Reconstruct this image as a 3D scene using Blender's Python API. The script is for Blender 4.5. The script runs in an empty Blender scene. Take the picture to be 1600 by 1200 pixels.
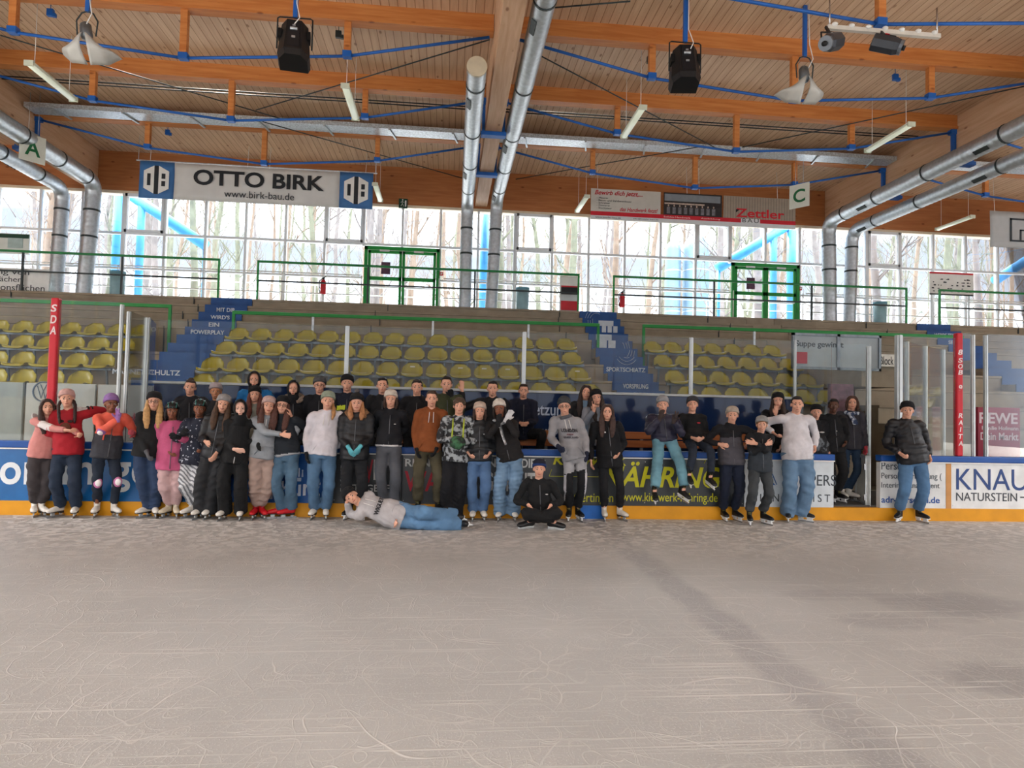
import bpy, bmesh, math, random
import numpy as np
from mathutils import Vector, Matrix, noise
random.seed(7)
C = bpy.context.scene.collection
SC = bpy.context.scene
V = Vector
PI = math.pi

# ------------------------------------------------------------------ camera
YAW, PITCH, ROLL, FOC, CAMH = 0.0959363713, 0.0358675453, 0.0226437964, 1035.92322, 1.70114789
def _axes():
    cy, sy, cp, sp = math.cos(YAW), math.sin(YAW), math.cos(PITCH), math.sin(PITCH)
    fw = V((sy*cp, cy*cp, sp)); r0 = V((cy, -sy, 0)); u0 = r0.cross(fw)
    cr, sr = math.cos(ROLL), math.sin(ROLL)
    return r0*cr + u0*sr, u0*cr - r0*sr, fw
AR, AU, AF = _axes()
CAMP = V((0, 0, CAMH))
def at(px, py, Y=None, Z=None, X=None):
    """world point seen at a photo pixel on a plane Y=, Z= or X= const"""
    d = AF*FOC + AR*(px-800) - AU*(py-600)
    if Y is not None: t = Y/d.y
    elif Z is not None: t = (Z-CAMH)/d.z
    else: t = X/d.x
    return CAMP + d*t
cam_d = bpy.data.cameras.new('camera'); cam = bpy.data.objects.new('camera', cam_d); C.objects.link(cam)
m = Matrix((AR, AU, -AF)).transposed().to_4x4(); m.translation = CAMP
cam.matrix_world = m
cam_d.sensor_fit = 'HORIZONTAL'; cam_d.sensor_width = 36.0; cam_d.lens = FOC/1600*36.0
cam_d.clip_end = 400; cam_d.clip_start = 0.05
SC.camera = cam

# ------------------------------------------------------------------ sky, sun, exposure
SC.view_settings.view_transform = 'Standard'; SC.view_settings.look = 'None'
SC.view_settings.gamma = 1.0; SC.view_settings.exposure = 1.12; SC.view_settings.use_curve_mapping = False
W = bpy.data.worlds.new('overcast_sky'); SC.world = W; W.use_nodes = True
nt = W.node_tree; nt.nodes.clear()
o_ = nt.nodes.new('ShaderNodeOutputWorld'); bg = nt.nodes.new('ShaderNodeBackground')
tc = nt.nodes.new('ShaderNodeTexCoord'); sx = nt.nodes.new('ShaderNodeSeparateXYZ'); rp = nt.nodes.new('ShaderNodeValToRGB')
nt.links.new(tc.outputs['Generated'], sx.inputs[0]); nt.links.new(sx.outputs['Z'], rp.inputs[0])
# overcast sky: the zenith several times brighter than the horizon
rp.color_ramp.elements[0].position = 0.22; rp.color_ramp.elements[0].color = (0.074, 0.081, 0.094, 1)
rp.color_ramp.elements[1].position = 0.42; rp.color_ramp.elements[1].color = (1.0, 0.99, 0.98, 1)
nt.links.new(rp.outputs[0], bg.inputs[0]); bg.inputs[1].default_value = 6.2
nt.links.new(bg.outputs[0], o_.inputs[0])
sun_d = bpy.data.lights.new('sun', 'SUN'); sun = bpy.data.objects.new('sun', sun_d); C.objects.link(sun)
sun_d.energy = 5.6; sun_d.angle = 0.02; sun_d.color = (1.0, 0.93, 0.82)
# low winter sun beyond the windows, from the left
SUN_EL, SUN_AZ = math.radians(50), math.radians(-30)
sun.rotation_euler = V((math.sin(SUN_AZ)*math.cos(SUN_EL), math.cos(SUN_AZ)*math.cos(SUN_EL), math.sin(SUN_EL))).to_track_quat('Z', 'Y').to_euler()
SC.cycles.transparent_max_bounces = 32
SC.cycles.max_bounces = 8; SC.cycles.diffuse_bounces = 4

# ------------------------------------------------------------------ materials
def lin(h):
    if isinstance(h, (tuple, list)): return tuple(h[:3])
    h = h.lstrip('#'); o = []
    for i in (0, 2, 4):
        c = int(h[i:i+2], 16)/255
        o.append(c/12.92 if c <= .04045 else ((c+.055)/1.055)**2.4)
    return tuple(o)
_M = {}
def mat(h, rough=.6, metal=0., var=.12, scale=6., bump=0., bscale=40., name=None, coat=0., emit=0., wave=None, spec=.4):
    key = (str(h), rough, metal, var, scale, bump, bscale, coat, emit, str(wave), spec)
    if key in _M: return _M[key]
    m = bpy.data.materials.new(name or 'surface'); m.use_nodes = True
    n = m.node_tree; b = n.nodes['Principled BSDF']; L = n.links.new
    c = lin(h)
    b.inputs['Roughness'].default_value = rough; b.inputs['Metallic'].default_value = metal
    b.inputs['Specular IOR Level'].default_value = spec
    if coat: b.inputs['Coat Weight'].default_value = coat
    t = n.nodes.new('ShaderNodeTexCoord'); z = n.nodes.new('ShaderNodeTexNoise')
    z.inputs['Scale'].default_value = scale; z.inputs['Detail'].default_value = 4
    L(t.outputs['Object'], z.inputs['Vector'])
    r = n.nodes.new('ShaderNodeValToRGB')
    r.color_ramp.elements[0].position = .3; r.color_ramp.elements[1].position = .7
    r.color_ramp.elements[0].color = tuple(max(0, x*(1-var)) for x in c)+(1,)
    r.color_ramp.elements[1].color = tuple(min(1, x*(1+var)) for x in c)+(1,)
    L(z.outputs['Fac'], r.inputs[0]); col = r.outputs[0]
    L(col, b.inputs['Base Color'])
    if emit:
        L(col, b.inputs['Emission Color']); b.inputs['Emission Strength'].default_value = emit
    if bump:
        z2 = n.nodes.new('ShaderNodeTexNoise'); z2.inputs['Scale'].default_value = bscale; z2.inputs['Detail'].default_value = 3
        L(t.outputs['Object'], z2.inputs['Vector'])
        bp = n.nodes.new('ShaderNodeBump'); bp.inputs['Strength'].default_value = bump; bp.inputs['Distance'].default_value = .02
        L(z2.outputs['Fac'], bp.inputs['Height']); L(bp.outputs[0], b.inputs['Normal'])
    _M[key] = m
    return m
def glass_mat(name, tint=(1, 1, 1), refl=1.0, rough=0.0, base=0.0, dirt=0.0):
    m = bpy.data.materials.new(name); m.use_nodes = True; n = m.node_tree; n.nodes.clear(); L = n.links.new
    o = n.nodes.new('ShaderNodeOutputMaterial'); mx = n.nodes.new('ShaderNodeMixShader')
    t = n.nodes.new('ShaderNodeBsdfTransparent'); g = n.nodes.new('ShaderNodeBsdfGlossy')
    f = n.nodes.new('ShaderNodeFresnel'); f.inputs[0].default_value = 1.45
    mu = n.nodes.new('ShaderNodeMath'); mu.operation = 'MULTIPLY_ADD'; mu.inputs[1].default_value = refl; mu.inputs[2].default_value = base
    mu.use_clamp = True
    L(f.outputs[0], mu.inputs[0]); L(mu.outputs[0], mx.inputs[0])
    t.inputs[0].default_value = tint+(1,); g.inputs['Roughness'].default_value = rough
    L(t.outputs[0], mx.inputs[1]); L(g.outputs[0], mx.inputs[2])
    last = mx
    if dirt:
        d = n.nodes.new('ShaderNodeBsdfDiffuse'); d.inputs[0].default_value = (.8, .85, .85, 1)
        z = n.nodes.new('ShaderNodeTexNoise'); z.inputs['Scale'].default_value = 2.5; z.inputs['Detail'].default_value = 8
        tcn = n.nodes.new('ShaderNodeTexCoord'); L(tcn.outputs['Object'], z.inputs['Vector'])
        k = n.nodes.new('ShaderNodeMapRange'); k.inputs[1].default_value = .45; k.inputs[2].default_value = .75; k.inputs[3].default_value = 0; k.inputs[4].default_value = dirt
        L(z.outputs['Fac'], k.inputs[0]); m2 = n.nodes.new('ShaderNodeMixShader')
        L(k.outputs[0], m2.inputs[0]); L(mx.outputs[0], m2.inputs[1]); L(d.outputs[0], m2.inputs[2]); last = m2
    L(last.outputs[0], o.inputs[0])
    return m
def wood_mat(name, c1, c2, plank=0.0, axis='X', rough=.55, knots=True, c3=None):
    """planks run along Y when plank width is given across X"""
    m = bpy.data.materials.new(name); m.use_nodes = True; n = m.node_tree; L = n.links.new
    b = n.nodes['Principled BSDF']; b.inputs['Roughness'].default_value = rough; b.inputs['Specular IOR Level'].default_value = .3
    t = n.nodes.new('ShaderNodeTexCoord'); mp = n.nodes.new('ShaderNodeMapping'); L(t.outputs['Object'], mp.inputs[0])
    mp.inputs['Scale'].default_value = {'X': (9, .7, 9), 'Y': (.7, 9, 9), 'Z': (9, 9, .7)}[axis]   # grain: stretched along the run
    z = n.nodes.new('ShaderNodeTexNoise'); z.inputs['Scale'].default_value = 1.6; z.inputs['Detail'].default_value = 5; z.inputs['Distortion'].default_value = .6
    L(mp.outputs[0], z.inputs['Vector'])
    r = n.nodes.new('ShaderNodeValToRGB'); r.color_ramp.elements[0].position = .33; r.color_ramp.elements[1].position = .68
    r.color_ramp.elements[0].color = lin(c1)+(1,); r.color_ramp.elements[1].color = lin(c2)+(1,)
    L(z.outputs['Fac'], r.inputs[0]); col = r.outputs[0]
    def mixmul(a, fac_out, colr):
        mm = n.nodes.new('ShaderNodeMix'); mm.data_type = 'RGBA'; mm.blend_type = 'MULTIPLY'
        L(fac_out, mm.inputs[0]); L(a, mm.inputs[6]); mm.inputs[7].default_value = colr
        return mm.outputs[2]
    if knots:
        v = n.nodes.new('ShaderNodeTexVoronoi'); v.inputs['Scale'].default_value = 4.2
        mp2 = n.nodes.new('ShaderNodeMapping'); L(t.outputs['Object'], mp2.inputs[0])
        mp2.inputs['Scale'].default_value = {'X': (1, .45, 1), 'Y': (.45, 1, 1), 'Z': (1, 1, .45)}[axis]
        L(mp2.outputs[0], v.inputs['Vector'])
        k = n.nodes.new('ShaderNodeMapRange'); k.inputs[1].default_value = .06; k.inputs[2].default_value = .13; k.inputs[3].default_value = .75; k.inputs[4].default_value = 0
        L(v.outputs['Distance'], k.inputs[0]); col = mixmul(col, k.outputs[0], (.32, .17, .1, 1))
    if plank:
        s = n.nodes.new('ShaderNodeSeparateXYZ'); L(t.outputs['Object'], s.inputs[0])
        d = n.nodes.new('ShaderNodeMath'); d.operation = 'DIVIDE'; d.inputs[1].default_value = plank; L(s.outputs[0 if axis == 'X' else 2], d.inputs[0])
        fr = n.nodes.new('ShaderNodeMath'); fr.operation = 'FRACT'; L(d.outputs[0], fr.inputs[0])
        lt = n.nodes.new('ShaderNodeMath'); lt.operation = 'LESS_THAN'; lt.inputs[1].default_value = .09; L(fr.outputs[0], lt.inputs[0])
        fl = n.nodes.new('ShaderNodeMath'); fl.operation = 'FLOOR'; L(d.outputs[0], fl.inputs[0])
        wn = n.nodes.new('ShaderNodeTexWhiteNoise'); wn.noise_dimensions = '1D'; L(fl.outputs[0], wn.inputs['W'])
        k2 = n.nodes.new('ShaderNodeMath'); k2.operation = 'MULTIPLY'; k2.inputs[1].default_value = .4; L(wn.outputs[0], k2.inputs[0])
        col = mixmul(col, k2.outputs[0], (.72, .62, .55, 1)); col = mixmul(col, lt.outputs[0], (.5, .4, .33, 1))
    L(col, b.inputs['Base Color'])
    return m

M_CEIL = wood_mat('spruce ceiling boards', 'cba98a', 'dbbd9d', .145, 'X')
M_GLU = wood_mat('orange glulam timber', 'b56c36', 'cb864a', 0, 'Y')
M_GIRD = wood_mat('pale glulam timber', 'c29a78', 'd4b090', 0, 'X')
M_WALLW = wood_mat('wood wall boards', 'a0633a', 'b27446', 0, 'Y')
M_BLUE = mat('1f5fb0', .45, .1, .1, name='blue painted steel')
M_GALV = mat('bfc6cb', .42, .7, .14, 14, name='galvanised sheet steel')
M_GALVD = mat('7d858b', .45, .8, .2, 8, name='dull galvanised steel')
M_CONC = mat('988d7b', .9, 0, .14, 3, .12, 60, name='concrete')
M_CONCD = mat('77705f', .9, 0, .15, 3, .1, 60, name='darker concrete')
M_GREEN = mat('168a3a', .45, 0, .1, name='green paint')
M_DKGREEN = mat('123f2c', .45, 0, .1, name='dark green paint')
M_DKRAIL = mat('333b3c', .5, .3, .1, name='dark rail paint')
M_WHITE = mat('e6e6e2', .45, 0, .05, name='white paint')
M_FRAME = mat('d9dde0', .4, .1, .05, name='white aluminium frame')
M_BLACK = mat('17181a', .5, 0, .2, name='black plastic')
M_YEL = mat('9c8f08', .42, 0, .14, 2.5, .03, 30, name='yellow olive plastic', coat=.15)
M_KICK = mat('cf8f0e', .5, 0, .12, 3, name='yellow kick plate plastic')
M_CAPB = mat('174f9c', .4, 0, .08, name='blue cap rail')
M_RED = mat('c41f2e', .45, 0, .08, name='red paint')
M_ALU = mat('c3c8c8', .35, .6, .08, name='aluminium')
M_STEEL = mat('b9bdc2', .25, .9, .08, name='steel blade')
M_GLASS = glass_mat('rink shield glass', (.97, .985, .98), .6, 0.0, .0, .01)
M_WGLASS = glass_mat('window glass', (.95, .98, 1.0), .9, 0.0)

# ------------------------------------------------------------------ mesh helpers
WL = {}          # world location of built things / parts
class MB:
    def __init__(s): s.v = []; s.f = []; s.mi = []; s.sm = []; s.cur = 0
    def add(s, verts, faces, smooth=False):
        o = len(s.v); s.v += [tuple(p) for p in verts]
        for f in faces: s.f.append(tuple(i+o for i in f)); s.mi.append(s.cur); s.sm.append(smooth)
        return s
    def box(s, c, size, rot=None, bev=0.0):
        hx, hy, hz = size[0]/2, size[1]/2, size[2]/2; c = V(c)
        if bev > 0:
            b = min(bev, hx*.9, hy*.9, hz*.9); pts = []
            # chamfered box via bmesh
            bm = bmesh.new(); bmesh.ops.create_cube(bm, size=1.0)
            bmesh.ops.scale(bm, vec=(size[0], size[1], size[2]), verts=bm.verts)
            bmesh.ops.bevel(bm, geom=list(bm.edges), offset=b, segments=2, affect='EDGES', profile=.5)
            bm.verts.ensure_lookup_table()
            vs = [(rot @ v.co if rot else v.co) + c for v in bm.verts]
            bm.verts.index_update()
            fs = [tuple(v.index for v in f.verts) for f in bm.faces]; bm.free()
            return s.add(vs, fs, False)
        P = [V((x, y, z)) for z in (-hz, hz) for y in (-hy, hy) for x in (-hx, hx)]
        if rot: P = [rot @ p for p in P]
        return s.add([p+c for p in P], [(0, 2, 3, 1), (4, 5, 7, 6), (0, 1, 5, 4), (2, 6, 7, 3), (0, 4, 6, 2), (1, 3, 7, 5)])
    def b2(s, x0, x1, y0, y1, z0, z1, bev=0.0):
        return s.box(((x0+x1)/2, (y0+y1)/2, (z0+z1)/2), (abs(x1-x0), abs(y1-y0), abs(z1-z0)), None, bev)
    def bar(s, a, b, w, h=None, up=V((0, 0, 1))):
        a = V(a); b = V(b); d = b-a; l = d.length; d.normalize()
        x = d.cross(up)
        if x.length < 1e-4: x = V((1, 0, 0))
        x.normalize(); z = x.cross(d)
        R = Matrix((x, d, z)).transposed()
        return s.box((a+b)/2, (w, l, h or w), R)
    def sweep(s, pts, rad, n=10, side=None, cap=True, smooth=True):
        pts = [V(p) for p in pts]; k = len(pts); rings = []
        prev = None
        for i, p in enumerate(pts):
            t = (pts[min(i+1, k-1)] - pts[max(i-1, 0)])
            if t.length < 1e-9: t = V((0, 0, 1))
            t.normalize()
            sd = V(side[i]) if isinstance(side, list) else (V(side) if side is not None else (prev if prev is not None else (V((1, 0, 0)) if abs(t.x) < .9 else V((0, 1, 0)))))
            sd = sd - t*sd.dot(t)
            if sd.length < 1e-5: sd = t.orthogonal()
            sd.normalize(); prev = sd; nn = t.cross(sd)
            r = rad[i] if isinstance(rad, (list, tuple)) else rad
            ra, rb = r if isinstance(r, (list, tuple)) else (r, r)
            rings.append([p + sd*(ra*math.cos(2*PI*j/n)) + nn*(rb*math.sin(2*PI*j/n)) for j in range(n)])
        vs = [q for R in rings for q in R]; fs = []
        for i in range(k-1):
            for j in range(n):
                a = i*n+j; b = i*n+(j+1) % n; fs.append((a, b, b+n, a+n))
        if cap:
            vs += [pts[0], pts[-1]]; c0 = len(vs)-2; c1 = len(vs)-1
            for j in range(n):
                fs.append((c0, (j+1) % n, j)); fs.append((c1, (k-1)*n+j, (k-1)*n+(j+1) % n))
        return s.add(vs, fs, smooth)
    def ell(s, c, r, M=None, nu=14, nv=9):
        c = V(c); vs = []; fs = []
        for i in range(1, nv):
            th = PI*i/nv
            for j in range(nu):
                ph = 2*PI*j/nu; vs.append(V((r[0]*math.sin(th)*math.cos(ph), r[1]*math.sin(th)*math.sin(ph), r[2]*math.cos(th))))
        vs += [V((0, 0, r[2])), V((0, 0, -r[2]))]; t = len(vs)-2; bt = t+1
        for j in range(nu):
            j2 = (j+1) % nu; fs.append((t, j, j2)); fs.append((bt, (nv-2)*nu+j2, (nv-2)*nu+j))
            for i in range(nv-2): fs.append((i*nu+j, (i+1)*nu+j, (i+1)*nu+j2, i*nu+j2))
        if M is not None: vs = [M @ p for p in vs]
        return s.add([p+c for p in vs], fs, True)
    def prism(s, poly, a, b):
        """poly: list of 3-D points (planar); extruded from offset a to b (vectors)"""
        a = V(a); b = V(b); k = len(poly); P = [V(p) for p in poly]
        vs = [p+a for p in P]+[p+b for p in P]
        fs = [tuple(range(k))[::-1], tuple(range(k, 2*k))]+[(i, (i+1) % k, (i+1) % k+k, i+k) for i in range(k)]
        return s.add(vs, fs)
    def mesh(s, name, mats, off=V((0, 0, 0))):
        me = bpy.data.meshes.new(name)
        me.from_pydata([(p[0]-off[0], p[1]-off[1], p[2]-off[2]) for p in s.v], [], s.f); me.update()
        bm = bmesh.new(); bm.from_mesh(me); bmesh.ops.recalc_face_normals(bm, faces=bm.faces); bm.to_mesh(me); bm.free()
        me.polygons.foreach_set('material_index', s.mi); me.polygons.foreach_set('use_smooth', s.sm)
        for m_ in (mats if isinstance(mats, (list, tuple)) else [mats]): me.materials.append(m_)
        return me
    def build(s, name, mats, parent=None, loc=None):
        w = WL[parent.name] if parent is not None else V((0, 0, 0))
        if parent is not None:
            me = s.mesh(name, mats, w); o = bpy.data.objects.new(name, me); o.parent = parent; WL_ = w
        else:
            if loc is None:
                xs = [p[0] for p in s.v]; ys = [p[1] for p in s.v]; zs = [p[2] for p in s.v]
                loc = V(((min(xs)+max(xs))/2, (min(ys)+max(ys))/2, min(zs)))
            me = s.mesh(name, mats, V(loc)); o = bpy.data.objects.new(name, me); o.location = loc; WL_ = V(loc)
        C.objects.link(o); WL[o.name] = WL_
        return o
def tag(o, label, cat, group=None, kind=None):
    if label: o['label'] = label
    if cat: o['category'] = cat
    if group: o['group'] = group
    if kind: o['kind'] = kind
    return o
def thing(name, label, cat, loc, group=None):
    o = bpy.data.objects.new(name, None); C.objects.link(o); o.location = loc; o.empty_display_size = .1
    WL[o.name] = V(loc); return tag(o, label, cat, group)
def struct(name, mb, mats, label=None):
    o = mb.build(name, mats); o['kind'] = 'structure'
    if label: o['label'] = label
    return o
def copy_tree(o, loc=None, parent=None):
    c = o.copy(); C.objects.link(c)
    if parent is not None: c.parent = parent
    if loc is not None: c.location = loc
    for ch in list(o.children): copy_tree(ch, None, c)
    return c
def text_verts(s, bold=0.0, ext=.002, shear=0.0, space=1.0):
    cu = bpy.data.curves.new('t', 'FONT'); cu.body = s; cu.size = 1.0; cu.extrude = ext; cu.offset = bold; cu.shear = shear
    cu.space_character = space; cu.resolution_u = 5
    ob = bpy.data.objects.new('t', cu); C.objects.link(ob)
    dg = bpy.context.evaluated_depsgraph_get(); me = bpy.data.meshes.new_from_object(ob.evaluated_get(dg))
    vs = [v.co.copy() for v in me.vertices]; fs = [tuple(p.vertices) for p in me.polygons]
    bpy.data.objects.remove(ob); bpy.data.curves.remove(cu); bpy.data.meshes.remove(me)
    return vs, fs
def text_on(mb, s, x0, x1, z0, z1, y, bold=0.0, shear=0.0, space=1.0, slope=0.0):
    """lettering on a plane facing the camera side (-Y): fits [x0,x1] x [z0,z1] at depth y"""
    vs, fs = text_verts(s, bold, .5, shear, space)
    if not vs: return mb
    ax = min(v.x for v in vs); bx = max(v.x for v in vs); az = min(v.y for v in vs); bz = max(v.y for v in vs)
    sx_ = (x1-x0)/(bx-ax); sz_ = (z1-z0)/(bz-az)
    P = []
    for v in vs:
        xx = x0+(v.x-ax)*sx_
        P.append((xx, y-(.004 if v.z > 0 else 0.0), z0+(v.y-az)*sz_+slope*(xx-x0)))
    return mb.add(P, fs)
# ------------------------------------------------------------------ ice
XBL = at(922, 800, Y=10.24).x
def ice_material():
    m = bpy.data.materials.new('scratched ice'); m.use_nodes = True; n = m.node_tree; L = n.links.new
    b = n.nodes['Principled BSDF']; b.inputs['Roughness'].default_value = .42; b.inputs['Specular IOR Level'].default_value = .28
    t = n.nodes.new('ShaderNodeTexCoord')
    def N(kind, **k):
        x = n.nodes.new(kind)
        for a, v in k.items(): setattr(x, a, v)
        return x
    def noise_(scale, det=4, dist=0):
        z = N('ShaderNodeTexNoise'); z.inputs['Scale'].default_value = scale; z.inputs['Detail'].default_value = det; z.inputs['Distortion'].default_value = dist
        L(t.outputs['Object'], z.inputs['Vector']); return z
    def mapr(sock, a, b_, c, d):
        k = N('ShaderNodeMapRange'); k.inputs[1].default_value = a; k.inputs[2].default_value = b_; k.inputs[3].default_value = c; k.inputs[4].default_value = d
        L(sock, k.inputs[0]); return k.outputs[0]
    def math_(op, a, b_=None):
        k = N('ShaderNodeMath', operation=op); L(a, k.inputs[0])
        if b_ is not None:
            if isinstance(b_, (int, float)): k.inputs[1].default_value = b_
            else: L(b_, k.inputs[1])
        return k.outputs[0]
    def mix(fac, a, col):
        mm = N('ShaderNodeMix', data_type='RGBA'); L(fac, mm.inputs[0]); L(a, mm.inputs[6])
        if isinstance(col, tuple): mm.inputs[7].default_value = col
        else: L(col, mm.inputs[7])
        return mm.outputs[2]
    base = N('ShaderNodeValToRGB'); base.color_ramp.elements[0].position = .35; base.color_ramp.elements[1].position = .68
    base.color_ramp.elements[0].color = lin('94928f')+(1,); base.color_ramp.elements[1].color = lin('a19f9c')+(1,)
    L(noise_(.55, 6, .3).outputs['Fac'], base.inputs[0]); col = base.outputs[0]
    # faint painted line under the ice and two worn wet patches
    s = N('ShaderNodeSeparateXYZ'); L(t.outputs['Object'], s.inputs[0])
    rag = mapr(noise_(2.2, 5).outputs['Fac'], .2, .8, -.06, .06)
    dx = math_('ADD', math_('ABSOLUTE', math_('SUBTRACT', s.outputs['X'], XBL)), rag)
    line = mapr(dx, .11, .22, .46, 0)
    brk = mapr(noise_(.9, 4).outputs['Fac'], .25, .65, .35, 1)
    col = mix(math_('MULTIPLY', line, brk), col, lin('68656a')+(1,))
    for (px, py, rx, ry, f) in ((1490, 945, .85, .42, .5), (1390, 970, .5, .25, .3), (1555, 1062, .55, .3, .45), (1290, 930, .5, .2, .25)):
        c = at(px, py, Z=0)
        u = math_('MULTIPLY', math_('SUBTRACT', s.outputs['X'], c.x), 1/rx); w = math_('MULTIPLY', math_('SUBTRACT', s.outputs['Y'], c.y), 1/ry)
        r2 = math_('SQRT', math_('ADD', math_('MULTIPLY', u, u), math_('MULTIPLY', w, w)))
        r2 = math_('ADD', r2, mapr(noise_(1.7, 6).outputs['Fac'], .2, .8, -.45, .45))
        col = mix(mapr(r2, .6, 1.1, f, 0), col, lin('6d6b6d')+(1,))
    # blade scratches: partial arcs and long straight cuts
    tot = None
    for i, (sc, th, amt, st) in enumerate(((.35, .0022, .75, .7), (.55, .003, .7, .5), (.8, .005, .6, .8), (1.3, .007, .55, .6), (2.1, .010, .5, .45), (3.6, .016, .4, .6), (6.5, .03, .35, .5))):
        rot = N('ShaderNodeMapping'); rot.inputs['Rotation'].default_value = (0, 0, .9*i); rot.inputs['Scale'].default_value = (1, st, 1); rot.inputs['Location'].default_value = (i*3.1, i*1.7, 0)
        wz = noise_(.6+.3*i, 2); ad = N('ShaderNodeVectorMath', operation='MULTIPLY_ADD'); L(wz.outputs['Color'], ad.inputs[0]); ad.inputs[1].default_value = (.5/sc**.6,)*3; L(t.outputs['Object'], ad.inputs[2])
        L(ad.outputs[0], rot.inputs[0])
        v = N('ShaderNodeTexVoronoi', voronoi_dimensions='2D'); v.inputs['Scale'].default_value = sc; L(rot.outputs[0], v.inputs['Vector'])
        sc_ = N('ShaderNodeSeparateColor'); L(v.outputs['Color'], sc_.inputs[0])
        for ch, lo, hi in (('Red', .08, .6), ('Green', .15, .75)):
            ln = mapr(math_('ABSOLUTE', math_('SUBTRACT', v.outputs['Distance'], mapr(sc_.outputs[ch], 0, 1, lo, hi))), 0, th, amt, 0)
            ln = math_('MULTIPLY', ln, mapr(noise_(1.1+.5*i, 3).outputs['Fac'], .42, .62, .05, 1))
            tot = ln if tot is None else math_('MAXIMUM', tot, ln)
    for i, (ang, lo, sh_) in enumerate(((.35, .22, 26), (-.5, .3, 34), (1.1, .35, 40), (2.3, .3, 30), (.05, .25, 45))):
        rot = N('ShaderNodeMapping'); rot.inputs['Rotation'].default_value = (0, 0, ang); rot.inputs['Scale'].default_value = (lo, sh_, 1)
        L(t.outputs['Object'], rot.inputs[0]); z = N('ShaderNodeTexNoise', noise_dimensions='2D'); z.inputs['Scale'].default_value = 1; z.inputs['Detail'].default_value = 1; z.inputs['Distortion'].default_value = .15; L(rot.outputs[0], z.inputs['Vector'])
        tot = math_('MAXIMUM', tot, math_('MULTIPLY', mapr(z.outputs['Fac'], .70, .76, 0, .45), mapr(noise_(.8+.2*i, 3).outputs['Fac'], .45, .6, 0, 1)))
    sp = mapr(noise_(70, 2).outputs['Fac'], .56, .72, 0, .5)
    sp = math_('MULTIPLY', sp, mapr(noise_(.9, 5).outputs['Fac'], .38, .62, .25, 1))
    near = mapr(s.outputs['Y'], 6.8, 9.9, 0, .9)     # scraped snow heaped along the boards
    snow = math_('MULTIPLY', near, mapr(noise_(8, 6, .8).outputs['Fac'], .44, .58, 0, 1))
    tot = math_('MAXIMUM', math_('MAXIMUM', tot, sp), snow)
    col = mix(tot, col, lin('d0cdca')+(1,))
    L(col, b.inputs['Base Color'])
    bp = N('ShaderNodeBump'); bp.inputs['Strength'].default_value = .5; bp.inputs['Distance'].default_value = .01; L(tot, bp.inputs['Height']); L(bp.outputs[0], b.inputs['Normal'])
    rr = mapr(tot, 0, .6, .45, .85); L(rr, b.inputs['Roughness'])
    return m
mb = MB(); mb.b2(-34, 34, -24, 10.30, -.2, 0)
o = mb.build('floor', ice_material(), loc=(0, 0, 0)); o['kind'] = 'structure'

# ------------------------------------------------------------------ rink boards
YB = 10.25
def ax(px, py=745): return at(px, py, Y=YB).x
ZK = .205; ZC0 = .965; ZC1 = 1.065
seam = {k: ax(k) for k in (-60, 313, 520, 628, 848, 1163, 1303, 1375, 1478, 1486, 1552, 1680)}
XG0, XG1 = seam[1303], seam[1375]
def run_segments(): return ((seam[-60]-5, XG0), (XG1, seam[1680]+5.0))
kick = thing('kick_plate', 'yellow kick plate strip along the foot of the rink boards', 'kick plate', (0, YB, 0))
mb = MB(); xa, xb = ax(903, 790), ax(944, 790)
mb.b2(seam[-60]-5, xa, YB-.02, YB+.1, 0, ZK); mb.b2(xb, seam[1680]+5, YB-.02, YB+.1, 0, ZK); mb.build('plate', M_KICK, kick)
mb = MB(); mb.b2(xa, xb, YB-.02, YB+.1, 0, ZK); p = mb.build('line_marker', mat('1a5fae', .45, name='blue line marker'), kick); p['label'] = 'short blue stretch of the yellow kick plate'
cap = thing('cap_rail', 'blue cap rail running on top of the rink boards', 'rail', (0, YB, ZC0))
for a, b in run_segments():
    mb = MB(); mb.b2(a, b, YB-.035, YB+.13, ZC0, ZC1, .015); mb.build('rail', M_CAPB, cap)
    mb = MB(); mb.b2(a, b, YB-.03, YB-.002, ZC0-.02, ZC0-.002); mb.build('edge_strip', M_WHITE, cap)
def panel(a, b, color, label, z0=ZK, z1=ZC0-.02):
    t = thing('advertising_board', label, 'advertising board', ((a+b)/2, YB, z0), 'advertising boards along the ice')
    mb = MB(); mb.b2(a+.004, b-.004, YB, YB+.1, z0, z1); mb.build('panel', mat(color, .35, 0, .1, 5, name='printed board', coat=.2), t)
    mb = MB()
    for x in (a+.03, (a+b)/2, b-.03):
        for z in (z0+.05, z1-.05): mb.sweep([(x, YB+.01, z), (x, YB-.004, z)], .007, 6)
    mb.build('bolt', M_ALU, t)
    return t
def lettering(t, items, color, name='lettering', y=YB, rough=.45):
    for it in items:
        s, x0, x1, z0, z1 = it[:5]; kw = it[5] if len(it) > 5 else {}
        mb = MB(); text_on(mb, s, x0, x1, z0, z1, y-.001, **kw)
        mb.build(name, mat(color, rough, 0, .06, name='lettering ink'), t)
def zz(px, py, Y=YB): return at(px, py, Y=Y).z
def tx(s, x0, y0, x1, y1, Y=YB, **kw):
    """text between photo columns x0..x1 and rows y0 (top)..y1 (bottom), as metres on the board"""
    a = at(x0, (y0+y1)/2, Y=Y).x; b = at(x1, (y0+y1)/2, Y=Y).x; xm = (x0+x1)/2
    return (s, a, b, at(xm, y1, Y=Y).z, at(xm, y0, Y=Y).z, kw)
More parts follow.
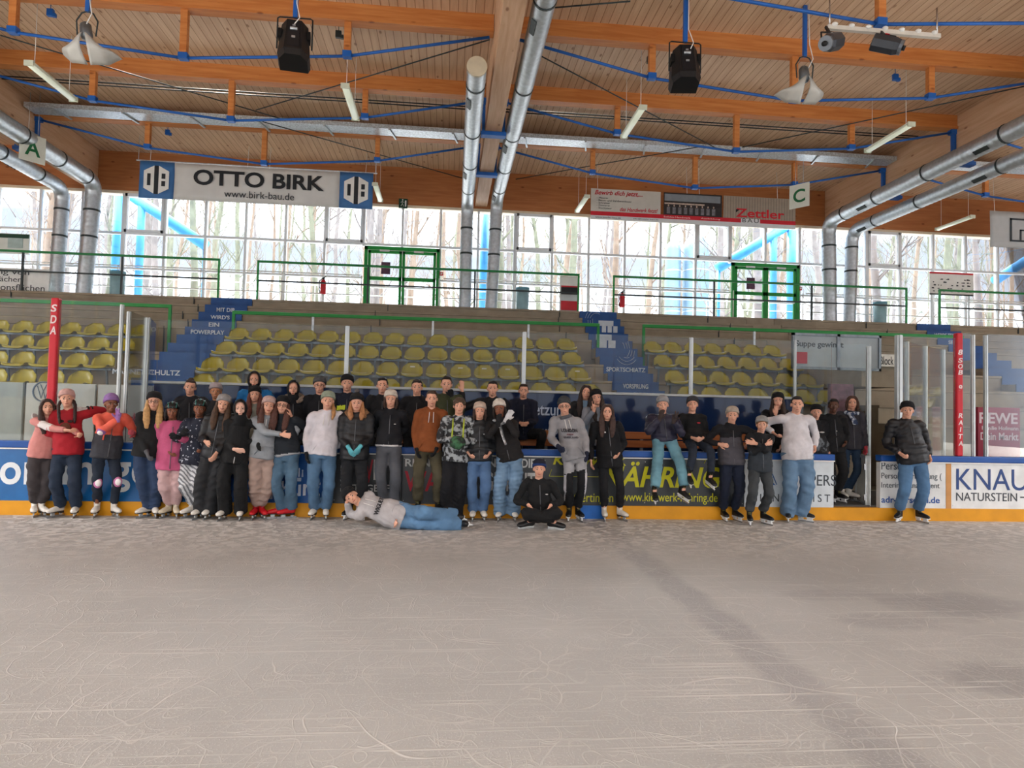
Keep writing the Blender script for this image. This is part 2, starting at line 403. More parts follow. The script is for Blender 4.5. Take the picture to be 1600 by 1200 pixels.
# blue board, left
t = panel(seam[-60]-5, seam[313], '14609f', 'blue board with large white letters at the left end of the boards')
lettering(t, [tx('o', 0, 722, 33, 757, bold=.018), tx('n', 38, 722, 66, 757, bold=.018), tx('i', 98, 712, 108, 757, bold=.018), tx('n', 118, 722, 146, 757, bold=.018), tx('g', 175, 722, 204, 769, bold=.018),
              tx('e', 206, 722, 233, 757, bold=.018), tx('n', 238, 722, 266, 757, bold=.018)], 'd9dfe2')
t = panel(seam[313], seam[520], '1556a0', 'blue board with a white crown emblem and the letters burg')
mb = MB()
cx0, cx1 = ax(449), ax(473); cz0, cz1 = zz(460, 752), zz(460, 727); w = cx1-cx0; h = cz1-cz0
def poly(mb, pts, y=YB, d=.005): mb.prism([(p[0], y, p[1]) for p in pts], (0, 0, 0), (0, -d, 0))
poly(mb, [(cx0+.1*w, cz0), (cx1-.1*w, cz0), (cx1-.08*w, cz0+.22*h), (cx0+.08*w, cz0+.22*h)])
for k in range(5):
    u = cx0+w*(.06+.22*k); zt = cz0+h*(.62+.2*(1-abs(k-2)/2))
    poly(mb, [(u-.02*w, cz0+.28*h), (u+.1*w, cz0+.28*h), (u+.07*w, zt), (u+.01*w, zt)])
    mb.ell((u+.04*w, YB-.003, zt+.05*h), (.05*w, .004, .07*h))
mb.box(((cx0+cx1)/2, YB-.003, cz1), (.03*w, .005, .3*h)); mb.box(((cx0+cx1)/2, YB-.003, cz1+.03*h), (.16*w, .005, .06*h))
mb.build('crown_emblem', mat('c9d7ea', .45, name='white ink'), t)
lettering(t, [tx('mburg', 412, 755, 500, 790, bold=.018, slope=.12)], 'd6dfec')
# dark grey board: butcher
t = panel(seam[520], seam[628], '3f4347', 'dark grey board with red and white letters reading Metzgerei')
lettering(t, [tx('M', 532, 727, 549, 752, bold=.022), tx('N', 584, 718, 602, 750, bold=.022), tx('METZGEREI', 532, 757, 612, 768, bold=.01)], 'd5d6d6')
lettering(t, [tx('V', 570, 718, 583, 754, bold=.022)], 'b52436', 'red_lettering')
t = panel(seam[628], seam[848], '4a4e52', 'grey board with the red and white slogan behind the standing teenagers')
lettering(t, [tx('REIN', 633, 717, 672, 729, bold=.022), tx("IN'S", 757, 716, 788, 730, bold=.022), tx('DIE', 815, 717, 836, 731, bold=.022), tx('GESICHT', 757, 738, 836, 768, bold=.022)], 'cfd2d2')
lettering(t, [tx('WANG', 632, 736, 731, 768, bold=.022)], 'b92237', 'red_lettering')
# gravel works board
t = panel(seam[848], seam[1163], '34393d', 'dark board with large yellow letters and a web address')
lettering(t, [tx('KIESWERK', 864, 712, 981, 727, bold=.022, shear=.25), tx('NÄHRING', 940, 722, 1128, 762, bold=.022, shear=.25),
              tx('Gertingen', 897, 770, 958, 789), tx('www.kieswerk-nähring.de', 972, 770, 1121, 788)], 'c6c41c')
mb = MB()
for a, b in (((862, 733), (858, 744)), ((858, 744), (935, 745)), ((985, 713), (1103, 719)), ((1103, 719), (1100, 724))):
    A = at(*a, Y=YB-.003); B = at(*b, Y=YB-.003); mb.bar(A, B, .006, .016, up=V((0, 1, 0)))
mb.build('outline', mat('c6c41c', .45, name='lettering ink'), t)
# white staffing boards either side of the gate
t = panel(seam[1163], XG0, 'c9d2d8', 'white board left of the gate with dark letters PERS')
lettering(t, [tx('R', 1193, 742, 1212, 758, bold=.018), ], '2a5a9c', 'blue_lettering')
lettering(t, [tx('PERS', 1266, 742, 1306, 759), tx('DIENSTLEIST', 1172, 772, 1297, 784, space=1.5)], '3c444c')
mb = MB(); A = at(1206, 740, Y=YB-.003); B = at(1213, 757, Y=YB-.003); mb.bar(A, B, .006, .05, up=V((0, 1, 0))); mb.build('blue_stroke', mat('2a5a9c', .45, name='lettering ink'), t)
t = panel(XG1, seam[1478], 'd3d6d6', 'white board right of the gate with lines of text behind the man')
lettering(t, [tx('Personal', 1377, 722, 1425, 734), tx('Personalvermittlung (', 1377, 739, 1471, 751), tx('Interim Management', 1377, 754, 1468, 765)], '4a5157')
lettering(t, [tx('adr-personal.de', 1377, 776, 1468, 789, bold=.015)], '1f4f96', 'web_address')
t = thing('board_joint', 'narrow brown strip between the two white boards', 'strip', ((seam[1478]+seam[1486])/2, YB, ZK))
mb = MB(); mb.b2(seam[1478], seam[1486], YB-.004, YB+.1, ZK, ZC0-.02); mb.build('strip', mat('c08a4e', .5, name='brown strip'), t)
t = panel(seam[1486], seam[1680]+5, 'd6d9da', 'white board at the right end with large blue letters')
lettering(t, [tx('KNAUF', 1494, 733, 1625, 766)], '21407a')
lettering(t, [tx('NATURSTEIN', 1494, 770, 1589, 783), tx('-', 1594, 776, 1600, 778)], '3a4048', 'small_lettering')

# gate leaf, opened inwards
g = thing('gate_leaf', 'white aluminium gate leaf standing open at the gap in the boards', 'gate', (7.0, 10.35, .22))
ga, gb = V((6.93, 10.36, 0)), V((7.16, 11.0, 0)); gd = (gb-ga).normalized(); gn = V((-gd.y, gd.x, 0))
mb = MB()
def leaf_box(u0, u1, z0, z1, th, off=0.0, m=mb):
    R = Matrix((gd, gn, V((0, 0, 1)))).transposed()
    c = ga+gd*((u0+u1)/2)+gn*off; m.box((c.x, c.y, (z0+z1)/2), (u1-u0, th, z1-z0), R)
leaf_box(0, .68, .24, 1.0, .05); mb.build('panel', mat('ccd0cb', .4, .1, .08, name='white aluminium leaf'), g)
mb = MB(); leaf_box(0, .05, .22, 1.04, .08, 0, mb); leaf_box(.63, .68, .22, 1.04, .08, 0, mb); leaf_box(0, .68, .22, .27, .08, 0, mb); leaf_box(0, .68, .99, 1.04, .08, 0, mb); mb.build('frame', M_ALU, g)
for z in (.36, .86):
    mb = MB(); leaf_box(-.03, .04, z-.05, z+.05, .03, .05, mb); mb.build('hinge', M_STEEL, g)
for z in (.25, 1.0):
    mb = MB(); leaf_box(.5, .6, z-.02, z+.03, .09, 0, mb); mb.build('latch_block', M_BLACK, g)

# ------------------------------------------------------------------ players' area behind the boards
mb = MB(); mb.b2(-16, 16, YB+.1, 12.3, -.2, .235); struct('floor_players', mb, mat('4a4a48', .85, 0, .15, 5, name='rubber floor'))
def bench(x0, x1, label):
    t = thing('bench', label, 'bench', ((x0+x1)/2, 11.6, .235), 'players benches')
    M_ = wood_mat('brown bench plank', '8d4f2a', 'a8683c', 0, 'Y')
    mb = MB()
    for dy in (0, .15): mb.b2(x0, x1, 11.32+dy, 11.45+dy, .66, .70, .01)
    mb.build('seat', M_, t)
    for z in (1.19, 1.04):
        mb = MB(); mb.b2(x0, x1, 11.62, 11.66, z, z+.13, .01); mb.build('backrest_plank', M_, t)
    k = int((x1-x0)/1.6)+1
    for i in range(k+1):
        x = x0+.15+(x1-x0-.3)*i/k; mb = MB(); mb.bar((x, 11.67, .235), (x, 11.67, 1.3), .05); mb.bar((x, 11.35, .235), (x, 11.35, .66), .05); mb.bar((x, 11.33, .63), (x, 11.68, .63), .04)
        mb.build('support', M_GALVD, t)
bench(-4.2, 1.9, 'brown wooden players bench behind the left and middle group')
bench(2.15, 6.0, 'brown wooden players bench behind the woman in the black coat and the two seated boys')
# blue sign wall at the back of the benches, ledge and glass above
YG = 12.05
XL, XR = at(240, 600, Y=YG).x, at(1243, 600, Y=YG).x
sx_ = [XL, at(540, 600, Y=YG).x, at(818, 600, Y=YG).x, at(1080, 600, Y=YG).x, XR]
M_SIGN = mat('16294d', .12, 0, .1, 3, name='glossy blue sign sheet', coat=.6)
labs = ['blue sign panel behind the left group, left of the first slim glass post', 'blue sign panel behind the benches between the two left glass posts', 'blue sign panel with the letters setzung and rung', 'blue sign panel behind the boys at the right bench']
for i in range(4):
    t = thing('sign_panel', labs[i], 'sign panel', ((sx_[i]+sx_[i+1])/2, YG, .235), 'blue panels behind the benches')
    mb = MB(); mb.b2(sx_[i]+.01, sx_[i+1]-.01, YG, YG+.05, .235, 1.98); mb.build('panel', M_SIGN, t)
    if i == 2: lettering(t, [tx('Besetzung', 806, 630, 888, 655, Y=YG, bold=.01), tx('Förderung', 796, 664, 872, 688, Y=YG, bold=.01)], 'aebfd6', y=YG)
    if i == 1: lettering(t, [tx('Ihre', 560, 632, 600, 655, Y=YG, bold=.01)], '8fa6c8', y=YG)
mb = MB(); mb.b2(XL, XR, YG-.05, YG+.09, 1.98, 2.03, .01); tag(mb.build('ledge', mat('aeb4b4', .4, .3, .1, name='pale ledge')), 'pale metal ledge on top of the blue sign panels', 'ledge')
def glass_sheet(a, b, z0, z1, label, th=.012, grp='clear shield panes round the rink'):
    a = V((a[0], a[1], 0)); b = V((b[0], b[1], 0)); d = (b-a); l = d.length; d.normalize(); n_ = V((-d.y, d.x, 0)); R = Matrix((d, n_, V((0, 0, 1)))).transposed()
    mb = MB(); c = (a+b)/2; mb.box((c.x, c.y, (z0+z1)/2), (l, th, z1-z0), R)
    return tag(mb.build('shield_glass', M_GLASS), label, 'shield glass', grp)
def glass_post(x, y, z0, z1, label, w=.075, d=.05):
    mb = MB(); mb.b2(x-w/2, x+w/2, y-d/2, y+d/2, z0, z1, .008); mb.b2(x-w*.18, x+w*.18, y-d*.75, y+d*.75, z0, z1)
    return tag(mb.build('glass_post', M_ALU), label, 'post', 'slim posts of the shield glass')
ZG = 3.10
gl = ['clear shield pane behind the left group of teenagers', 'clear shield pane behind the boys in the middle left', 'clear shield pane behind the two girls at the back', 'clear shield pane behind the boys sitting on the boards']
for i in range(4): glass_sheet((sx_[i]+.03, YG+.03), (sx_[i+1]-.03, YG+.03), 2.03, ZG, gl[i])
for i, s in ((1, 'first slim glass post from the left behind the benches'), (2, 'middle slim glass post behind the benches'), (3, 'slim glass post above the boys sitting on the boards')):
    glass_post(sx_[i], YG+.03, 2.03, ZG, s)
# tall glass at the left end
XA = at(84, 560, Y=YB+.05).x; XB = at(187, 560, Y=YB+.05).x
glass_sheet((seam[-60]-4.9, YB+.05), (XA-.06, YB+.05), ZC1, 3.16, 'clear tall shield pane left of the red post with the hugging girls')
glass_sheet((XA+.06, YB+.05), (XB-.04, YB+.05), ZC1, 3.14, 'clear tall shield pane behind the girl in the coral jacket')
def red_post(x, z0, z1, label, ink):
    t = thing('padded_post', label, 'post', (x, YB+.05, z0), 'red padded glass posts')
    mb = MB(); mb.b2(x-.055, x+.055, YB+.0, YB+.1, z0, z1, .02); mb.build('pad', M_RED, t)
    mb = MB()
    for (s, za, zb, w) in ink: mb = MB(); text_on(mb, s, x-w/2, x+w/2, za, zb, YB-.002, bold=.022, shear=.15); mb.build('letter', mat('e8d9d9', .5, name='white ink'), t)
H_ = 3.14-ZC1
red_post(XA, ZC1, 3.16, 'red padded post with white letters behind the two hugging girls', [('R', 1.55, 1.63, .075), ('I', 1.35, 1.43, .03), ('A', 1.45, 1.53, .075), ('A', 2.62, 2.74, .085), ('D', 2.78, 2.9, .085), ('S', 2.95, 3.06, .085)])
XR2 = at(1497, 640, Y=YB+.05).x
dz = (at(1497, 640, Y=YB).z-at(1497, 705, Y=YB).z)/5
red_post(XR2, ZC1, 3.12, 'red padded post with the letters RAITA near the right edge', [(c, 1.70-.115*k, 1.78-.115*k, .075 if c != 'I' else .03) for k, c in enumerate('RAITA')]+
         [('9', 2.15, 2.25, .06), ('B', 2.42, 2.5, .08), ('O', 2.52, 2.6, .08), ('S', 2.62, 2.7, .08), ('8', 2.75, 2.84, .08)])
XC = at(232, 570, Y=YB+.1).x
glass_post(XB, YB+.06, ZC1, 3.10, 'white glass post behind the girl in the purple hat, the left of a close pair', .05)
glass_post(XB+.10, YB+.06, ZC1, 3.0, 'white glass post behind the girl in the purple hat, the right of a close pair', .05)
glass_post(at(228, 570, Y=11.0).x, 11.0, .235, 3.0, 'white glass post behind the blonde woman in black', .07)
glass_sheet((XB+.13, YB+.06), (at(226, 570, Y=10.95).x, 10.95), ZC1, 3.0, 'clear corner pane between the close pair of posts and the single white post')
glass_sheet((at(230, 570, Y=11.05).x, 11.05), (XL, YG), .6, 3.02, 'clear side pane right of the single white post at the left corner')
# glass corner at the right end of the bench
XE = at(1378, 600, Y=YB+.06).x
pts = [(XR, YG+.03), (at(1292, 600, Y=11.9).x, 11.75), (at(1357, 600, Y=11.2).x, 11.2)]
glass_sheet(pts[0], pts[1], .9, 3.05, 'clear pane in front of the soup advertisement, left half')
glass_sheet(pts[1], pts[2], .9, 3.0, 'clear pane in front of the soup advertisement, right half')
glass_post(pts[0][0], pts[0][1], .235, 3.12, 'slim glass post left of the soup advertisement', .05)
glass_post(pts[2][0], pts[2][1], .235, 2.95, 'white glass post left of the Block sign', .08)
XF = at(1404, 600, Y=YB+.06).x
glass_post(XF, YB+.06, ZC1, 3.05, 'grey glass post behind the man in the black hat', .1, .08)
glass_sheet((XF+.06, YB+.05), (XR2-.06, YB+.05), ZC1, 3.04, 'clear tall shield pane between the man and the red RAITA post')
xs = [at(q, 620, Y=YB+.06).x for q in (1520, 1540)]
glass_sheet((XR2+.06, YB+.05), (xs[0]-.03, YB+.05), ZC1, 3.12, 'narrow clear pane right of the red RAITA post')
glass_sheet((xs[1]+.03, YB+.05), (seam[1680]+4.9, YB+.05), ZC1, 3.12, 'clear tall shield pane at the right edge')
for i, x in enumerate(xs): glass_post(x, YB+.06, ZC1, 3.1, 'white glass post right of the red RAITA post, %s of a pair' % ('left', 'right')[i], .06)
# side run of glass going back from the gate's right jamb, seen edge on
for i, (px, Y) in enumerate(((1417, 10.9), (1446, 11.5), (1474, 12.0))):
    glass_post(at(px, 620, Y=Y).x, Y, .235, 3.02, ('slim glass post just right of the man, nearest of three going back', 'second slim glass post going back behind the man', 'third slim glass post going back left of the red post')[i], .06)
q = [(XF+.02, YB+.14)]+[(at(px, 620, Y=Y).x, Y) for px, Y in ((1417, 10.9), (1446, 11.5), (1474, 12.0))]
for i in range(3): glass_sheet(q[i], q[i+1], .9, 3.02, ('clear side pane going back beside the gate, nearest', 'clear side pane going back beside the gate, middle', 'clear side pane going back beside the gate, farthest')[i])
# ------------------------------------------------------------------ grandstand
SX0, SX1 = -16.7, 21.9
prof = [(12.45, 1.55), (13.1, 1.93), (13.9, 2.32), (14.7, 2.72), (16.0, 3.41), (16.4, 3.63), (16.8, 3.87), (17.2, 4.11), (17.6, 4.35)]
STX = [(-6.1, -5.08), (3.48, 4.5), (13.2, 14.22)]          # the three blue stairways
def gapz(x): return x
mb = MB()
XT0, XT1 = at(1348, 620, Y=12.4).x, at(1408, 620, Y=12.4).x      # mouth of the passage under the stand
def steps(mb, x0, x1):
    P = [(x0, 12.45, 0)]; z = 0
    for (y, zt) in prof:
        P += [(x0, y, z), (x0, y, zt-.055), (x0, y-.03, zt-.05), (x0, y-.03, zt)]; z = zt
    P += [(x0, 17.9, z), (x0, 17.9, 0)]
    Q = [P[0]]
    for p in P[1:]:
        if (V(p)-V(Q[-1])).length > 1e-6: Q.append(p)
    mb.prism(Q, (0, 0, 0), (x1-x0, 0, 0))
steps(mb, SX0, XT0); steps(mb, XT1, SX1)
o = mb.build('grandstand', M_CONC, loc=(0, 12.45, 0)); tag(o, 'stepped concrete grandstand rising behind the rink to the window gallery', 'grandstand')
mb = MB()
P = [(XT0, 13.4, 2.45), (XT0, 13.4, 2.5)]; 
P = [(XT0+.01, 12.45, 2.28), (XT0+.01, 12.45, 2.75), (XT0, 16.0, 3.0), (XT0, 16.0, 3.41), (XT0, 16.4, 3.41), (XT0, 16.4, 3.63), (XT0, 16.8, 3.63), (XT0, 16.8, 3.87), (XT0, 17.2, 3.87), (XT0, 17.2, 4.11), (XT0, 17.6, 4.11), (XT0, 17.6, 4.35), (XT0, 17.9, 4.35), (XT0, 17.9, 2.28)]
P = [(XT0+.01,)+tuple(p[1:]) for p in P]; mb.prism(P, (0, 0, 0), (XT1-XT0-.02, 0, 0))
tag(mb.build('passage_lintel', M_CONC), 'concrete lintel over the passage under the stand, behind the Block sign', 'lintel')
mb = MB(); mb.b2(XT0+.01, XT1-.01, 14.2, 14.35, 0, 2.27); struct('wall_passage', mb, mat('8a7d68', .8, 0, .1, name='beige passage wall'))
t = thing('passage_door', 'plain beige door in the passage under the Block sign', 'door', ((XT0+XT1)/2+.1, 14.15, .235))
dx0 = at(1366, 640, Y=14.15).x; dx1 = at(1394, 640, Y=14.15).x
mb = MB(); mb.b2(dx0, dx1, 14.12, 14.18, .235, 2.05); mb.build('leaf', mat('86796a', .6, 0, .06, name='beige door'), t)
mb = MB(); mb.b2(dx0-.06, dx0, 14.1, 14.2, .235, 2.1); mb.b2(dx1, dx1+.06, 14.1, 14.2, .235, 2.1); mb.b2(dx0-.06, dx1+.06, 14.1, 14.2, 2.05, 2.12); mb.build('frame', mat('a0937e', .6, 0, .06, name='beige frame'), t)
mb = MB(); mb.b2(XT0, XT1, 12.45, 14.2, -.1, .235); struct('floor_passage', mb, M_CONCD)
mb = MB(); mb.b2(SX0, SX1, 17.85, 18.95, 4.0, 4.35); struct('floor_gallery', mb, mat('b3aca0', .9, 0, .1, 3, name='pale concrete'))
# low front wall of the stand behind the side glass: pale boards
def front_board(x0, x1, z0, z1, y, color, label, name='front_panel'):
    mb = MB(); mb.b2(x0, x1, y, y+.05, z0, z1, .008)
    return tag(mb.build(name, mat(color, .4, 0, .1, 3, name='front board')), label, 'panel')
xa = [at(px, 650, Y=12.35).x for px in (-80, 38, 150, 238)]
front_board(xa[0], xa[1]-.03, .235, 1.95, 12.33, '9aa39f', 'grey front panel of the stand at the far left')
t = thing('front_panel', 'pale front panel of the stand with a round emblem behind the hugging girls', 'panel', ((xa[1]+xa[2])/2, 12.33, .235))
mb = MB(); mb.b2(xa[1]+.02, xa[2]-.02, 12.33, 12.38, .235, 1.95, .008); mb.build('panel', mat('b9bcb6', .4, 0, .1, 3, name='front board'), t)
mb = MB(); cc = at(68, 612, Y=12.33); R_ = .17
mb.sweep([cc+V((R_*math.cos(a*PI/12), -.004, R_*math.sin(a*PI/12))) for a in range(25)], .014, 6, side=V((0, 1, 0)))
for a, b in (((-.6, .6), (-.2, -.7)), ((-.2, -.7), (0, .1)), ((0, .1), (.2, -.7)), ((.2, -.7), (.6, .6)), ((-.3, .75), (0, .05)), ((0, .05), (.3, .75))):
    mb.bar(cc+V((a[0]*R_, -.004, a[1]*R_)), cc+V((b[0]*R_, -.004, b[1]*R_)), .008, .02, up=V((0, 1, 0)))
mb.build('emblem', mat('5e6f80', .5, name='grey blue ink'), t)
t = thing('front_panel', 'pale front panel with red lettering behind the girl in the coral jacket', 'panel', ((xa[2]+xa[3])/2, 12.33, .235))
mb = MB(); mb.b2(xa[2]+.02, xa[3], 12.33, 12.38, .235, 1.95, .008); mb.build('panel', mat('b4b6b0', .4, 0, .1, 3, name='front board'), t)
lettering(t, [tx('hub', 192, 645, 216, 663, Y=12.33, bold=.018)], 'b0485a', y=12.33)
t = thing('front_panel', 'dark red supermarket panel at the right edge with white letters', 'panel', (at(1565, 660, Y=12.35).x, 12.35, .235))
ra, rb = at(1528, 650, Y=12.33).x, at(1594, 650, Y=12.33).x
mb = MB(); mb.b2(ra, rb, 12.33, 12.46, .0, 1.93, .008); mb.build('panel', mat('94203a', .4, 0, .08, 3, name='red board'), t)
lettering(t, [tx('REWE', 1530, 645, 1590, 662, Y=12.33, bold=.022), tx('Familie Hofmann', 1534, 666, 1591, 672, Y=12.33, bold=.02), tx('Dein Markt', 1532, 676, 1591, 688, Y=12.33, bold=.018)], 'd9c3c8', y=12.33)
# block sign and soup advertisement
bx0, bx1 = at(1373, 565, Y=12.4).x, at(1400, 565, Y=12.4).x
t = thing('block_sign', 'white sign reading Block above the passage', 'sign', ((bx0+bx1)/2, 12.4, at(1390, 572, Y=12.4).z))
mb = MB(); mb.b2(bx0, bx1+.05, 12.36, 12.4, at(1390, 573, Y=12.4).z, at(1390, 554, Y=12.4).z); mb.build('panel', mat('e0e0d8', .5, name='white sheet'), t)
lettering(t, [tx('Block', 1375, 557, 1396, 570, Y=12.36)], '22262a', y=12.36)
mb = MB(); gx0 = at(1357, 565, Y=12.4).x; mb.b2(gx0, bx0, 12.37, 12.41, at(1368, 574, Y=12.4).z, at(1368, 552, Y=12.4).z); p = mb.build('green_field', mat('8d9a1c', .5, name='olive sheet'), t); p['label'] = 'olive green end of the sign'
YS = 12.3
t = thing('advertising_sign', 'soup advertisement in a grey frame behind the glass right of the seats', 'sign', (at(1305, 550, Y=YS).x, YS, 2.0))
x0, x1 = at(1241, 545, Y=YS).x, at(1372, 545, Y=YS).x; z1 = at(1300, 526, Y=YS).z; z0 = at(1300, 574, Y=YS).z
mb = MB(); mb.b2(x0, x1, YS, YS+.04, z0, z1); mb.build('panel', mat('9fabb0', .3, 0, .15, 2, name='pale print'), t)
lettering(t, [tx('Suppe gewinnt', 1243, 533, 1318, 545, Y=YS, bold=.015)], '3f4a50', y=YS)
mb = MB(); xq = at(1307, 545, Y=YS).x
for a, b in ((x0-.04, x0), (xq, xq+.06), (x1, x1+.05)): mb.b2(a, b, YS-.03, YS+.05, z0-.05, z1+.05)
mb.b2(x0-.04, x1+.05, YS-.03, YS+.05, z1, z1+.05); mb.b2(x0-.04, x1+.05, YS-.03, YS+.05, z0-.05, z0); mb.build('frame', M_GALVD, t)
mb = MB(); mb.b2(at(1239, 555, Y=YS).x, at(1261, 555, Y=YS).x, YS-.012, YS-.002, at(1250, 568, Y=YS).z, at(1250, 550, Y=YS).z); mb.build('red_field', mat('b5303c', .5, name='red print'), t)
mb = MB(); mb.b2(at(1296, 600, Y=12.4).x, at(1332, 600, Y=12.4).x, 12.36, 12.46, at(1310, 650, Y=12.4).z, at(1310, 600, Y=12.4).z)
t = mb.build('team_poster', mat('6a4550', .5, 0, .5, 9, name='poster print')); tag(t, 'dark poster with a red and pink crowd behind the boy in the gate', 'poster')

# ------------------------------------------------------------------ blue stairways with lettering on the risers
M_STAIR = mat('1d4d8c', .6, 0, .16, 4, name='blue riser paint')
sprof = [(12.75, 1.73), (13.1, 1.93), (13.5, 2.12), (13.9, 2.32), (14.3, 2.52), (14.7, 2.72), (15.1, 2.95), (15.55, 3.18), (16.0, 3.41), (16.4, 3.63), (16.8, 3.87), (17.2, 4.11), (17.6, 4.35)]
slab = ['blue painted stairway with white words on its risers, left block', 'blue painted stairway with the white round emblem in the middle of the stand', 'blue painted stairway at the right behind the red RAITA post']
for i, (x0, x1) in enumerate(STX):
    t = thing('stairway', slab[i], 'stairs', ((x0+x1)/2, 12.6, 1.55), 'blue stairways of the stand')
    z = 1.55
    mb = MB(); mb2 = MB()
    for k, (y, zt) in enumerate(sprof):
        yn = sprof[k+1][0] if k+1 < len(sprof) else y+.05
        mb2.b2(x0, x1, y-.035, yn+.02, z-.02, zt-.008); mb.b2(x0, x1, y-.045, y-.012, z, zt); z = zt
    mb2.build('tread', M_CONC, t); mb.build('riser', M_STAIR, t)
    xm = (x0+x1)/2; ink = MB(); M_INK = mat('c9d3de', .6, name='white paint lettering')
    def word(s, k, w, h=.1):
        y, zt = sprof[k]; zb = sprof[k-1][1]; zc = (zt+zb)/2; wd = MB(); text_on(wd, s, xm-w/2, xm+w/2, zc-h/2, zc+h/2, y-.046, bold=.018); wd.build('lettering', M_INK, t)
    if i == 0:
        for s, k, w in (('MIT DIR', 11, .45), ("WIRD'S", 10, .45), ('EIN', 9, .24), ('POWERPLAY', 8, .75)): word(s, k, w)
        text_on(ink, 'MAGNETSCHULTZ', x0-.35, x0+.9, 2.18, 2.28, 13.46, bold=.018)
    if i == 1:
        for s, k, w in (('SPORTSCHIATZ', 5, .9), ('VORSPRUNG', 3, .55), ('DURCH', 2, .3), ('TECHNOLOGIE UND', 1, .82)): word(s, k, w)
        # round emblem: two sets of arcs and two blocky letters
        def P(a, rr, cz, cxo):
            zz_ = cz+rr*math.sin(a); yy = 17.57
            for (y_, zt_) in sprof[::-1]:
                if zz_ <= zt_: yy = y_
            return V((xm+cxo+rr*.75*math.cos(a), yy-.049, zz_))
        for (cz, a0, a1, cxo) in ((4.05, .35*PI, 1.1*PI, -.05), (3.18, -.75*PI, .25*PI, .12)):
            for rr in (.42, .34, .26):
                arc = MB()
                for q in range(14):
                    A, B = P(a0+(a1-a0)*q/14, rr, cz, cxo), P(a0+(a1-a0)*(q+1)/14, rr, cz, cxo)
                    if abs(A.y-B.y) < .01: arc.bar(A, B, .006, .034, up=V((0, 1, 0)))
                arc.build('emblem_arc', M_INK, t)
        def stroke(x0_, x1_, k, z0_, z1_): s_ = MB(); s_.b2(xm+x0_, xm+x1_, sprof[k][0]-.052, sprof[k][0]-.044, z0_, z1_); s_.build('emblem_stroke', M_INK, t)
        stroke(-.08, .32, 11, 3.9, 4.06)
        for q in range(3): stroke(-.08+.15*q, .03+.15*q, 10, 3.7, 3.87)
        stroke(-.08, .4, 10, 3.645, 3.675)
        stroke(-.32, .08, 9, 3.43, 3.6)
        for q in range(2): stroke(-.32+.22*q, -.14+.22*q, 8, 3.2, 3.41)
    if i == 2:
        word('WERDE TEIL', 11, .6); word('SEINES', 10, .4)
    if ink.v: ink.build('lettering', M_INK, t)

mb = MB()
rj = random.Random(3)
for (y, zt), zb_ in zip(prof[4:], [2.72]+[p[1] for p in prof[4:-1]]):
    for k in range(8):
        x = SX0+1+4.6*k+rj.uniform(-.3, .3)
        if any(a_-.1 < x < b_+.1 for a_, b_ in STX): continue
        mb.b2(x, x+.018, y-.034, y-.002, zb_, zt-.001)
tag(mb.build('step_joint', M_DKRAIL), 'dark upright joints between the concrete step blocks', 'joint', kind='stuff')
# ------------------------------------------------------------------ stand rails
def pipe(mb, a, b, r=.025, n=8): mb.sweep([a, b], r, n)
def low_rail(x0, x1, y, ztop, label, ends=(True, True), mids=()):
    t = thing('stand_rail', label, 'railing', ((x0+x1)/2, y, ztop-.9), 'green rails between the standing and seated rows')
    mb = MB(); mb.b2(x0-.03, x1+.03, y-.03, y+.03, ztop-.05, ztop+.03, .008); mb.build('top_rail', M_GREEN, t)
    for x, e in ((x0, ends[0]), (x1, ends[1])):
        if e: mb = MB(); mb.b2(x-.03, x+.03, y-.03, y+.03, ztop-1.25, ztop-.05); mb.build('end_post', M_GREEN, t)
    for x in mids: mb = MB(); mb.b2(x-.025, x+.025, y-.02, y+.02, ztop-.75, ztop-.05); mb.build('post', M_GALV, t)
low_rail(-16, -6.42, 15.9, 3.87, 'green stand rail above the left seat block', (False, True), (-14.5, -11.6, -8.9))
low_rail(-5.0, 3.62, 15.9, 3.78, 'green stand rail above the middle seat block', (True, True), (-3.2, -.4, 1.9))
low_rail(4.76, 13.2, 15.9, 3.80, 'green stand rail above the right seat block', (True, False), (7.6, 10.2))
def gallery_rail(x0, x1, label, n, ends=(True, True)):
    t = thing('gallery_railing', label, 'railing', ((x0+x1)/2, 17.7, 4.35), 'railings along the gallery edge')
    mb = MB(); mb.b2(x0-.025, x1+.025, 17.675, 17.725, 5.33, 5.39, .008); mb.build('top_rail', mat('147a3c', .45, name='green rail paint'), t)
    mb = MB(); mb.b2(x0, x1, 17.685, 17.715, 4.84, 4.88); mb.build('middle_rail', M_DKRAIL, t)
    for i in range(n+1):
        x = x0+(x1-x0)*i/n; e = (i == 0 and ends[0]) or (i == n and ends[1])
        if (i == 0 or i == n) and not e: continue
        mb = MB(); mb.b2(x-.022, x+.022, 17.678, 17.722, 4.35, 5.35); mb.build('post', M_GREEN if e else M_DKRAIL, t)
gallery_rail(-15.5, -5.98, 'gallery railing at the left, in front of the text board', 4, (False, True))
gallery_rail(-5.0, 3.46, 'gallery railing in the middle, in front of the left green door', 3)
gallery_rail(4.44, 12.98, 'gallery railing in front of the right green door', 3)
gallery_rail(14.0, 20, 'gallery railing at the right edge', 2, (True, False))

